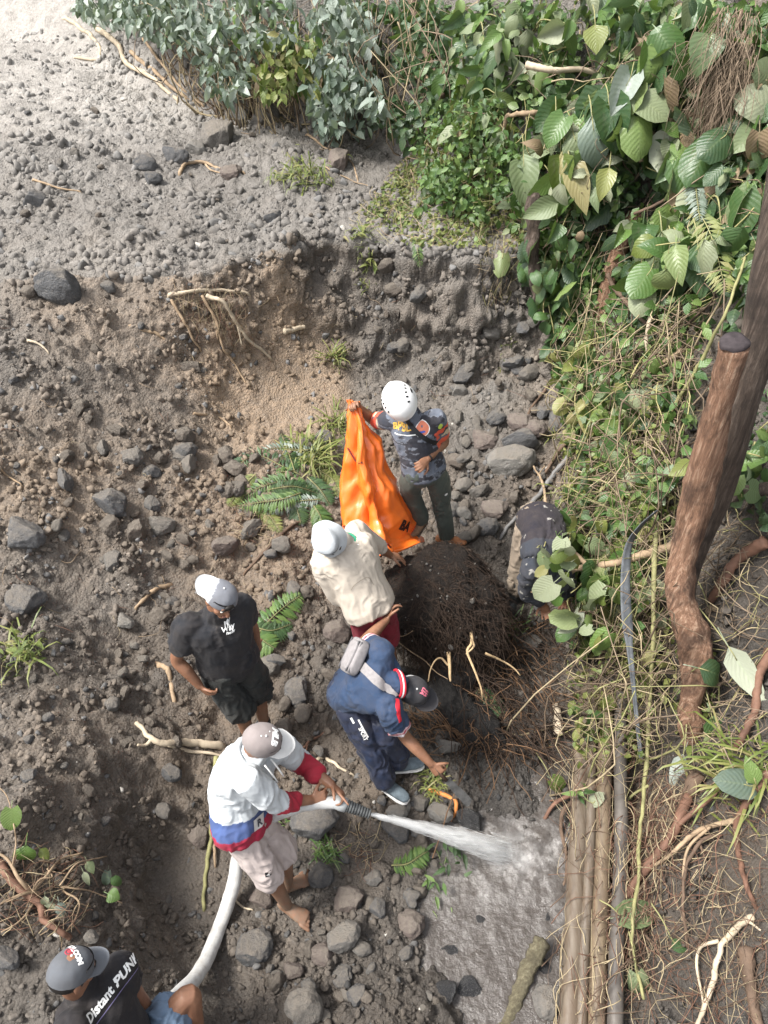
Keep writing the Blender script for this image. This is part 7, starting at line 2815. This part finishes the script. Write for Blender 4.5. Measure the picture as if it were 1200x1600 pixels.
CR = [
    ('green creeper hanging down the right end of the cut bank', 872, 470, 36, 70, 40, (.10, .18), 'heart', [M_LEAF, M_LEAFD], 51),
    ('bright green creeper below the hanging one', 888, 570, 26, 70, 26, (.09, .17), 'heart', [M_LEAF, M_LEAFY], 52),
    ('creeper with pale curled leaves over the stooping worker', 885, 850, 34, 60, 30, (.10, .18), 'heart', [M_LEAFW, M_LEAF, M_LEAFY], 53),
    ('creeper with bright leaves between strap and stooping worker', 920, 940, 34, 70, 28, (.09, .17), 'heart', [M_LEAF, M_LEAFY, M_LEAFW], 54),
    ('creeper with yellow-green leaves left of the sawn trunk', 1000, 800, 32, 70, 26, (.09, .17), 'heart', [M_LEAFY, M_LEAF], 55),
    ('low creeper between the strap and the trunk', 1010, 990, 30, 80, 22, (.08, .15), 'heart', [M_LEAFY, M_LEAFW], 56),
    ('creeper with small leaves over the far ends of the pipes', 935, 1110, 36, 60, 22, (.07, .13), 'heart', [M_LEAFY, M_LEAF], 57),
    ('leafy creeper in front of the dry stems', 960, 690, 50, 50, 26, (.08, .16), 'heart', [M_LEAFY, M_LEAF, M_LEAFW], 58),
    ('broad leaved creeper among the dry stems above the strap', 1000, 600, 60, 60, 30, (.12, .22), 'heart', [M_LEAF, M_LEAFW, M_LEAFD], 61),
    ('fresh green creeper between cut bank and dry stems', 925, 600, 36, 90, 34, (.11, .20), 'heart', [M_LEAF, M_LEAF, M_LEAFY], 62),
    ('tangled creeper with mixed leaves beside the rubber strap', 950, 880, 40, 110, 40, (.10, .18), 'heart', [M_LEAF, M_LEAFY, M_LEAFW], 63),
    ('dark creeper wrapped round the rotten stem at the bank edge', 838, 395, 16, 60, 26, (.10, .19), 'heart', [M_LEAFD, M_LEAF], 64),
    ('creeper with dark leaves right of the trunk', 1170, 720, 30, 80, 18, (.10, .18), 'heart', [M_LEAFD, M_LEAF], 59),
]
for lab, cx, cy, rx, ry, n, sz, kd, mats, sd in CR:
    shrub('creeper', lab, cx, cy, rx, ry, n, sz, kd, mats, (.35, .85) if sd in (53, 54) else (.05, .45), 'creepers on the right bank', sd, 6, 'creeper', .8, STRAW3, 2)


shrub('creeper', 'pale leaved creeper hanging in front of the stooping worker', 868, 868, 30, 48, 12, (.09, .15), 'heart', [M_LEAFW, M_LEAF, M_LEAFY], (.95, 1.45), 'creepers on the right bank', 60, 6, 'creeper', .8, STRAW3, 1)


def single_leaf(label, pa, pb, k, kind, mat, side=(0, 0, 1), wk=1.0, roll=0.0, name='leaf', cat='leaf', flip=False, stalk=None):
    """one big leaf from stalk pixel pa to tip pixel pb, k metres in front of the bank"""
    a = hit(*pa) - nrm(ray(*pa)) * k
    da = to_px(a)[2]
    b = CAM + ray(*pb) * (da - .03)
    s = np.linalg.norm(b - a)
    rng = np.random.default_rng(int(pa[0] * 3 + pa[1]))
    root = empty('large_' + name, a, label, cat)
    nn = nrm(-nrm(ray(*pa)) + np.array(side) * .3) * (-1 if flip else 1)
    put_leaf(root, kind, a, b - a, nn, s * 1.06, mat, rng, 'leaf_blade', roll, wk)
    st = hit(*stalk) - nrm(ray(*stalk)) * k * .7 if stalk else a - nrm(b - a) * .12 + np.array([0, .1, .03])
    branchlet(root, spline([st, (st + a) / 2 + np.array([0, 0, .02]), a, a + (b - a) * .25], 10), [.005, .0035], M_TWIG_G, 'stalk')
    return root


single_leaf('single yellow-green leaf hanging near the top edge', (930, 38), (932, 78), .6, 'ovate', M_LEAFY, wk=1.3)
single_leaf('big dark green leaf near the top right', (1112, 52), (1090, 108), .6, 'ovate', M_LEAFD, wk=1.2)
single_leaf('silvery folded leaf catching the light in mid bank', (985, 122), (958, 170), .6, 'heart', M_LEAFP, wk=.9)
single_leaf('large dark upright leaf under the silvery one', (952, 164), (962, 232), .62, 'heart', M_LEAFD, wk=.85)
single_leaf('pale blue-green leaf left of the large dark upright leaf', (925, 182), (935, 268), .62, 'ovate', M_LEAFP, wk=1.1)
single_leaf('striped pale leaf in the centre of the bank', (895, 205), (912, 262), .6, 'ovate', M_LEAFW, wk=1.1)
single_leaf('lime green hanging leaf, longest of its bunch', (882, 232), (892, 305), .6, 'ovate', M_LEAFY, wk=.85)
single_leaf('lime green hanging leaf, left of its bunch', (876, 240), (874, 318), .58, 'ovate', M_LEAFY, wk=.8)
single_leaf('lime green hanging leaf, right of its bunch', (890, 245), (916, 328), .58, 'ovate', M_LEAFY, wk=.8)
single_leaf('long white-green wilted leaf over the rotten stem', (818, 240), (820, 320), .6, 'ovate', M_LEAFW, wk=.9)
single_leaf('wilted leaf with a hole hanging from the hooked branch', (868, 182), (862, 236), .6, 'ovate', M_LEAFW, wk=.85)
single_leaf('round dark leaf on the long grey branch', (1135, 210), (1098, 240), .6, 'heart', M_LEAFD, wk=1.0)
single_leaf('pale green round leaf under the round dark leaf', (1108, 225), (1078, 282), .58, 'heart', M_LEAF, wk=1.1)
single_leaf('smooth pale leaf pointing up at the right edge', (1136, 240), (1168, 192), .55, 'ovate', M_LEAFW, wk=1.1)
single_leaf('biggest pale veined leaf hanging in the middle of the right bank', (1034, 362), (1042, 466), .62, 'ovate', M_LEAFW, wk=1.0)
single_leaf('glossy lime leaf left of the biggest veined leaf', (1030, 376), (984, 392), .6, 'ovate', M_LEAFY, wk=1.2)
single_leaf('round green leaf low beside the biggest veined leaf', (1018, 420), (988, 462), .5, 'heart', M_LEAF, wk=1.0)
single_leaf('pale round leaf under the round green leaf', (1008, 446), (998, 492), .5, 'heart', M_LEAFW, wk=.9)
single_leaf('long dark leaf behind the biggest veined leaf', (1052, 390), (1062, 470), .45, 'ovate', M_LEAFD, wk=1.0)
single_leaf('broad dark leaf hanging left of the fern frond', (1090, 380), (1098, 462), .45, 'ovate', M_LEAFD, wk=1.0)
single_leaf('small yellow leaf on a bare stalk', (952, 262), (938, 308), .6, 'ovate', M_LEAFY, wk=.9)
single_leaf('dark glossy leaf lying right of the trunk foot', (1092, 1044), (1155, 1062), .45, 'ovate', M_LEAFD, wk=1.25, stalk=(1080, 1050))
single_leaf('big leaf showing its pale underside at the right edge', (1138, 1010), (1192, 1098), .35, 'ovate', M_LEAFW, wk=.62, flip=True, stalk=(1062, 918))
single_leaf('dull green leaf drooping above the long red root', (1112, 1118), (1130, 1172), .15, 'ovate', M_LEAF, wk=1.0)
single_leaf('white backed leaf lying flat at the right edge', (1176, 1228), (1122, 1218), .12, 'heart', M_LEAFP, wk=.9)
single_leaf('small pointed green leaf at the right edge', (1182, 1226), (1168, 1186), .12, 'ovate', M_LEAF, wk=.9)
single_leaf('long pale leaf hanging beside the mossy log', (1068, 1178), (1048, 1232), .15, 'ovate', M_LEAFP, wk=.8)
single_leaf('torn pale green leaf lying over the roots beside the pipes', (972, 1432), (1030, 1424), .16, 'heart', M_LEAFW, wk=.8)
single_leaf('pale pointed leaf at the end of the long yellow-green vine', (995, 1522), (1008, 1580), .14, 'heart', M_LEAFW, wk=.75)
single_leaf('dark leaf lying on the bare bank', (1050, 1468), (1074, 1490), .05, 'ovate', M_LEAFD, wk=1.2)
single_leaf('small wilted leaf on the second pipe', (926, 1255), (942, 1240), .18, 'heart', M_LEAFW, wk=1.0)
single_leaf('light green leaf at the edge of the pipes', (862, 1218), (884, 1236), .10, 'heart', M_LEAFY, wk=1.1)
single_leaf('bright leaf hanging beside the trunk top', (1086, 724), (1048, 740), .40, 'ovate', M_LEAFY, wk=1.0)
single_leaf('pale pendant leaf above the bare branch', (984, 735), (992, 782), .40, 'ovate', M_LEAFW, wk=.8)
single_leaf('fresh green leaf left of the trunk', (1040, 760), (1008, 782), .40, 'ovate', M_LEAF, wk=1.1)
single_leaf('round green leaf stuck on the cut bank', (786, 396), (780, 430), .06, 'heart', M_LEAF, wk=.9)
single_leaf('lone green leaf on the lip of the cut bank', (748, 374), (738, 394), .06, 'heart', M_LEAF, wk=1.1)
single_leaf('white leaf lying on the back of the stooping worker', (835, 874), (862, 876), .42, 'ovate', M_LEAFP, wk=.9)
single_leaf('pale leaf hanging over the hand of the stooping worker', (925, 905), (932, 945), .35, 'ovate', M_LEAFP, wk=.9)
single_leaf('dead curled leaf in the pit beside the trunk', (1106, 946), (1120, 968), .06, 'ovate', M_LEAFX, wk=1.1)


# ------------------------------------------------------------------ ferns, fronds, grass
def frond(label, pix, k, w, mat, name='fern_frond', cat='fern', group=None, n=24, lift=0.0):
    """a rib with two rows of leaflets"""
    pts = [hit(a, b) - nrm(ray(a, b)) * k + np.array([0, 0, lift]) for a, b in pix]
    P = spline(pts, n)
    base = P[0]
    root = empty(name, base, label, cat, group)
    branchlet(root, P, [.005, .0015], M_TWIG_G, 'rib')
    T = np.gradient(P, axis=0)
    rng = np.random.default_rng(int(pix[0][0] + pix[-1][1]))
    pl = Pile()
    dep = to_px(base)[2]
    W = w / FPX * dep
    for i in range(1, n):
        t = nrm(T[i])
        up = nrm(-nrm(P[i] - CAM) + np.array([0, 0, .5]))
        s = nrm(np.cross(t, up))
        ln = W * math.sin(math.pi * min(1, (i / n) * .85 + .15)) ** .7
        for sd in (1, -1):
            d = nrm(s * sd + t * .45 + np.array([0, 0, -.25]) + rng.normal(size=3) * .10)
            a = P[i]
            q = nrm(np.cross(d, up)) * ln * .13
            nn = nrm(np.cross(q, d))
            V = np.array([a, a + d * ln * .45 + q, a + d * ln * .5 + nn * ln * .03, a + d * ln * .45 - q, a + d * ln - np.array([0, 0, ln * .15])])
            pl.add(V, None, [(0, 1, 2), (0, 2, 3), (1, 4, 2), (2, 4, 3)], rng.uniform(.2, .9), np.array([(.5, 0), (0, .5), (.5, .5), (1, .5), (.5, 1)]))
    link('leaflets', pl.mesh('leaflets', base), mat, root)
    return root


frond('yellow-green fern frond hanging beside the dark trunk', [(1082, 318), (1104, 352), (1118, 390), (1128, 430), (1134, 455)], .45, 30, MT_YEL)
frond('pale wilted frond right behind the yellow-green frond', [(1086, 262), (1088, 300), (1094, 345)], .5, 20, MT_PALE)
FG = 'cut fern fronds heaped beside the orange bag'
FR = [([(470, 742), (440, 728), (405, 712), (378, 722), (372, 748)], 22, MT_DARK, 'curled green frond at the left end of the fern heap'),
      ([(480, 760), (450, 752), (415, 758), (380, 775)], 22, MT_MIX, 'pale flat frond pointing left from the fern heap'),
      ([(470, 770), (440, 780), (405, 785), (372, 790)], 20, MT_MIX, 'lowest frond pointing left from the fern heap'),
      ([(460, 735), (450, 705), (440, 678)], 20, MT_DARK, 'frond pointing up from the back of the fern heap'),
      ([(450, 770), (462, 790), (470, 818)], 24, MT_DARK, 'dark frond hanging down from the middle of the fern heap'),
      ([(480, 745), (500, 765), (515, 788)], 22, MT_DARK, 'green frond at the right end of the fern heap'),
      ([(500, 735), (520, 750), (530, 775)], 18, MT_YEL, 'yellowing frond touching the orange bag'),
      ([(490, 790), (500, 805), (505, 822)], 22, MT_MIX, 'short frond above the bucket hat'),
      ([(430, 740), (470, 732), (510, 728)], 20, MT_MIX, 'frond lying across the top of the fern heap'),
      ([(420, 765), (460, 760), (500, 772)], 20, MT_DARK, 'frond buried in the middle of the fern heap'),
      ([(520, 715), (480, 705), (440, 700), (400, 705)], 18, MT_PALE, 'long dusty frond at the back of the fern heap'),
      ([(500, 780), (455, 785), (415, 800)], 18, MT_PALE, 'dusty frond at the front of the fern heap'),
      ([(400, 740), (375, 765), (358, 790)], 18, MT_YEL, 'yellowing frond at the lower left of the fern heap'),
      ([(400, 790), (420, 805), (438, 830)], 18, MT_YEL, 'thin frond drooping below the fern heap')]
for q, (pix, w, mt, lab) in enumerate(FR):
    frond(lab, pix, .03 + .015 * (q % 4), w, mt, 'fern_frond', 'fern frond', FG, 26)
frond('green fern behind the man in black', [(396, 1000), (420, 970), (448, 945), (470, 930)], .10, 30, MT_MIX, 'fern_plant')
frond('small fern leaning out behind the hand of the man in black', [(392, 985), (410, 1000), (428, 1012)], .10, 26, MT_MIX, 'fern_plant')
frond('second fern leaf behind the man in black', [(398, 980), (425, 985), (455, 975)], .10, 24, MT_DARK, 'fern_plant')
frond('small bright fern in the trench under the water jet', [(612, 1352), (635, 1350), (655, 1338), (668, 1330)], .05, 22, MT_MIX, 'fern_plant')
frond('muddy fern tip on the hanging roots', [(745, 1075), (765, 1095), (782, 1118)], .06, 22, MT_DARK, 'fern_plant')
frond('little fern hanging from the lip of the bank', [(650, 372), (652, 390), (657, 415)], .05, 12, MT_MIX, 'fern_plant', n=14)


def tuft(label, cx, cy, rx, n, ln, mat, name='grass_tuft', cat='grass', leafy=0, lm=None, lift=.0, spread=.8):
    base = hit(cx, cy)
    root = empty(name, base, label, cat)
    rng = np.random.default_rng(int(cx * 7 + cy))
    p = Pile()
    for i in range(n):
        s = base + np.array([rng.normal(0, rx * .4), rng.normal(0, rx * .4), 0])
        s[2] = hz(s[0], s[1])
        d = nrm(np.array([rng.normal(0, spread), rng.normal(-.15, spread), rng.uniform(.3, 1)]))
        L = rng.uniform(*ln)
        P = np.array([s, s + d * L * .5, s + d * L * .85 + np.array([0, 0, -.1 * L]), s + d * L + np.array([0, 0, -.35 * L])])
        side = nrm(np.cross(d, (0, 0, 1)))
        wv = L * .022 + .0015
        V = np.concatenate([P + side * wv * np.array([[1], [.9], [.6], [.05]]), P - side * wv * np.array([[1], [.9], [.6], [.05]])])
        p.add(V, [(0, 1, 5, 4), (1, 2, 6, 5), (2, 3, 7, 6)], None, rng.uniform(.1, 1), np.tile([(.3, .2), (.3, .4), (.3, .6), (.3, .9)], (2, 1)))
    tag(link('grass_blades', p.mesh('grass_blades', base), mat, root), kind='stuff')
    for i in range(leafy):
        s = base + np.array([rng.normal(0, rx * .5), rng.normal(0, rx * .5), rng.uniform(.03, .18) + lift])
        put_leaf(root, 'lance', s, np.array([rng.normal(), rng.normal(), rng.uniform(-.3, .5)]), np.array([rng.normal(0, .4), -.3, 1]), rng.uniform(.06, .12), lm or M_LEAF, rng)
    return root


tuft('bushy green weed on the left slope below the dark rocks', 42, 1022, .16, 60, (.10, .30), MT_YEL, 'weed_clump', 'weed', 14, M_LEAFY)
tuft('pale green weed growing alone on the gravel terrace', 478, 278, .34, 110, (.15, .40), MT_YEL, 'weed_clump', 'weed', 30, M_LEAFY)
tuft('bright weed at the corner of the cut bank rim', 563, 382, .12, 40, (.08, .22), MT_YEL, 'weed_clump', 'weed', 16, M_LEAFY)
tuft('weed trailing down the cut bank from its corner', 574, 425, .10, 26, (.08, .2), MT_YEL, 'weed_clump', 'weed', 10, M_LEAFY)
tuft('muddy grass tuft beside the bare feet', 508, 1332, .10, 60, (.06, .17), MT_MIX)
tuft('yellow grass tuft beside the sports shoes', 676, 1222, .10, 80, (.08, .2), MT_YEL)
tuft('grass patch behind the hose nozzle', 430, 1270, .10, 50, (.06, .16), MT_MIX)
tuft('wet weed at the edge of the puddle', 702, 1345, .12, 30, (.06, .16), MT_MIX, 'weed_clump', 'weed', 14, M_LEAFD)
tuft('weed straggling down beside the puddle', 682, 1400, .08, 18, (.06, .16), MT_MIX, 'weed_clump', 'weed', 9, M_LEAF)
tuft('straw coloured grass on top of the fern heap', 490, 712, .24, 170, (.15, .42), MT_YEL, spread=1.2)
tuft('dry grass behind the top of the orange bag', 528, 665, .16, 70, (.12, .3), MT_YEL)
tuft('dry grass hanging on the brown bank', 522, 560, .10, 50, (.12, .3), MT_YEL)
tuft('tiny weed high on the rubble under the cut bank', 784, 574, .09, 26, (.05, .13), MT_YEL)
tuft('grass under the pale stone at the hole rim', 790, 978, .2, 80, (.08, .22), MT_MIX)
tuft('sparse grass beside the rubble foot', 862, 684, .10, 30, (.06, .16), MT_YEL)
tuft('grass growing on the bank beside the stooping worker', 905, 760, .2, 70, (.12, .35), MT_YEL)
tuft('withered grass bundle at the right edge of the bank', 1150, 1205, .2, 120, (.15, .4), MT_YEL, spread=1.4)
tuft('small plant growing on the first pipe', 905, 1272, .06, 14, (.05, .12), MT_MIX, 'weed_clump', 'weed', 8, M_LEAF, .08)


# uprooted plant at the lower left
def uprooted():
    base = hit(62, 1400)
    g = empty('uprooted_plant', base, 'uprooted shrub with tan roots and few leaves at the lower left', 'plant')
    rng = np.random.default_rng(77)
    A = lambda a, b, k: hit(a, b) - nrm(ray(a, b)) * k
    for pts, r in (([(60, 1400, .05), (40, 1395, .10), (15, 1405, .08), (-10, 1420, .05)], .010), ([(55, 1398, .06), (75, 1365, .12), (95, 1345, .1), (130, 1330, .06)], .009),
                   ([(58, 1400, .06), (30, 1370, .12), (10, 1340, .10), (-8, 1330, .08)], .012), ([(60, 1405, .04), (25, 1440, .05), (0, 1455, .03)], .007),
                   ([(92, 1382, .10), (118, 1352, .14), (140, 1344, .16), (166, 1336, .14)], .006), ([(95, 1385, .1), (125, 1388, .12), (150, 1392, .12), (190, 1412, .08)], .006),
                   ([(100, 1390, .08), (122, 1410, .08), (118, 1430, .04), (100, 1455, .03)], .006), ([(50, 1395, .1), (62, 1372, .13), (80, 1368, .12), (72, 1358, .1)], .006),
                   ([(22, 1350, .1), (28, 1310, .12), (20, 1285, .12), (10, 1240, .10), (-5, 1225, .1)], .005), ([(28, 1312, .12), (50, 1318, .12), (66, 1325, .12)], .004)):
        branchlet(g, wiggle(spline([A(*q) for q in pts], 16), .012, 8, int(pts[-1][0] + 50)), [r, r * .5], M_TWIG, 'root' if r > .0055 else 'stem')
    for pa, pb, kd, mt, wk in (((18, 1264), (16, 1298), 'heart', M_LEAF, 1.0), ((40, 1320), (34, 1366), 'ovate', M_LEAF, 1.3), ((62, 1326), (76, 1342), 'ovate', M_LEAFY, 1.2), ((136, 1345), (146, 1364), 'ovate', M_LEAFW, 1.1),
                               ((168, 1362), (164, 1386), 'heart', M_LEAFP, .8), ((172, 1372), (194, 1382), 'ovate', M_LEAF, 1.0), ((168, 1396), (186, 1404), 'ovate', M_LEAF, 1.6), ((82, 1408), (72, 1434), 'ovate', M_LEAFW, 1.2),
                               ((92, 1410), (98, 1434), 'ovate', M_LEAFP, 1.2), ((130, 1362), (140, 1384), 'lance', M_LEAFW, 1.2), ((70, 1400), (70, 1418), 'ovate', M_LEAFW, 1.1)):
        a = A(pa[0], pa[1], .14)
        b = CAM + ray(*pb) * (to_px(a)[2] - .01)
        put_leaf(g, kd, a, b - a, -nrm(ray(*pa)) + np.array([0, 0, .3]), np.linalg.norm(b - a) * 1.1, mt, rng, 'leaf', 0, wk)


uprooted()


def root_clump():
    base = hit(1140, 60)
    g = empty('dry_root_clump', base, 'clump of dry brown hair roots hanging over the leaves at the right edge', 'roots')
    rng = np.random.default_rng(5)
    p = Pile()
    for k in range(420):
        a = np.array([rng.normal(1138, 22), rng.uniform(10, 150)])
        s = hit(*a) - nrm(ray(*a)) * rng.uniform(.35, .75)
        d = nrm(np.array([rng.normal(-.15, .35), rng.normal(-.2, .3), -1]))
        L = rng.uniform(.2, .6)
        p.tube(wiggle(spline([s, s + d * L * .5 + rng.normal(size=3) * .04, s + d * L], 7), .025, 7, k), [.0035, .001], 3)
    tag(link('hair_roots', p.mesh('hair_roots', base), STRAW2, g), kind='stuff')
    for k in range(4):
        s = hit(1120 + k * 12, 20) - nrm(ray(1120 + k * 12, 20)) * .5
        branchlet(g, wiggle(spline([s, s + np.array([-.03, -.1, -.4]), s + np.array([.0, -.1, -.9])], 14), .03, 4, k), [.014, .006], M_TWIG_D, 'root')


root_clump()
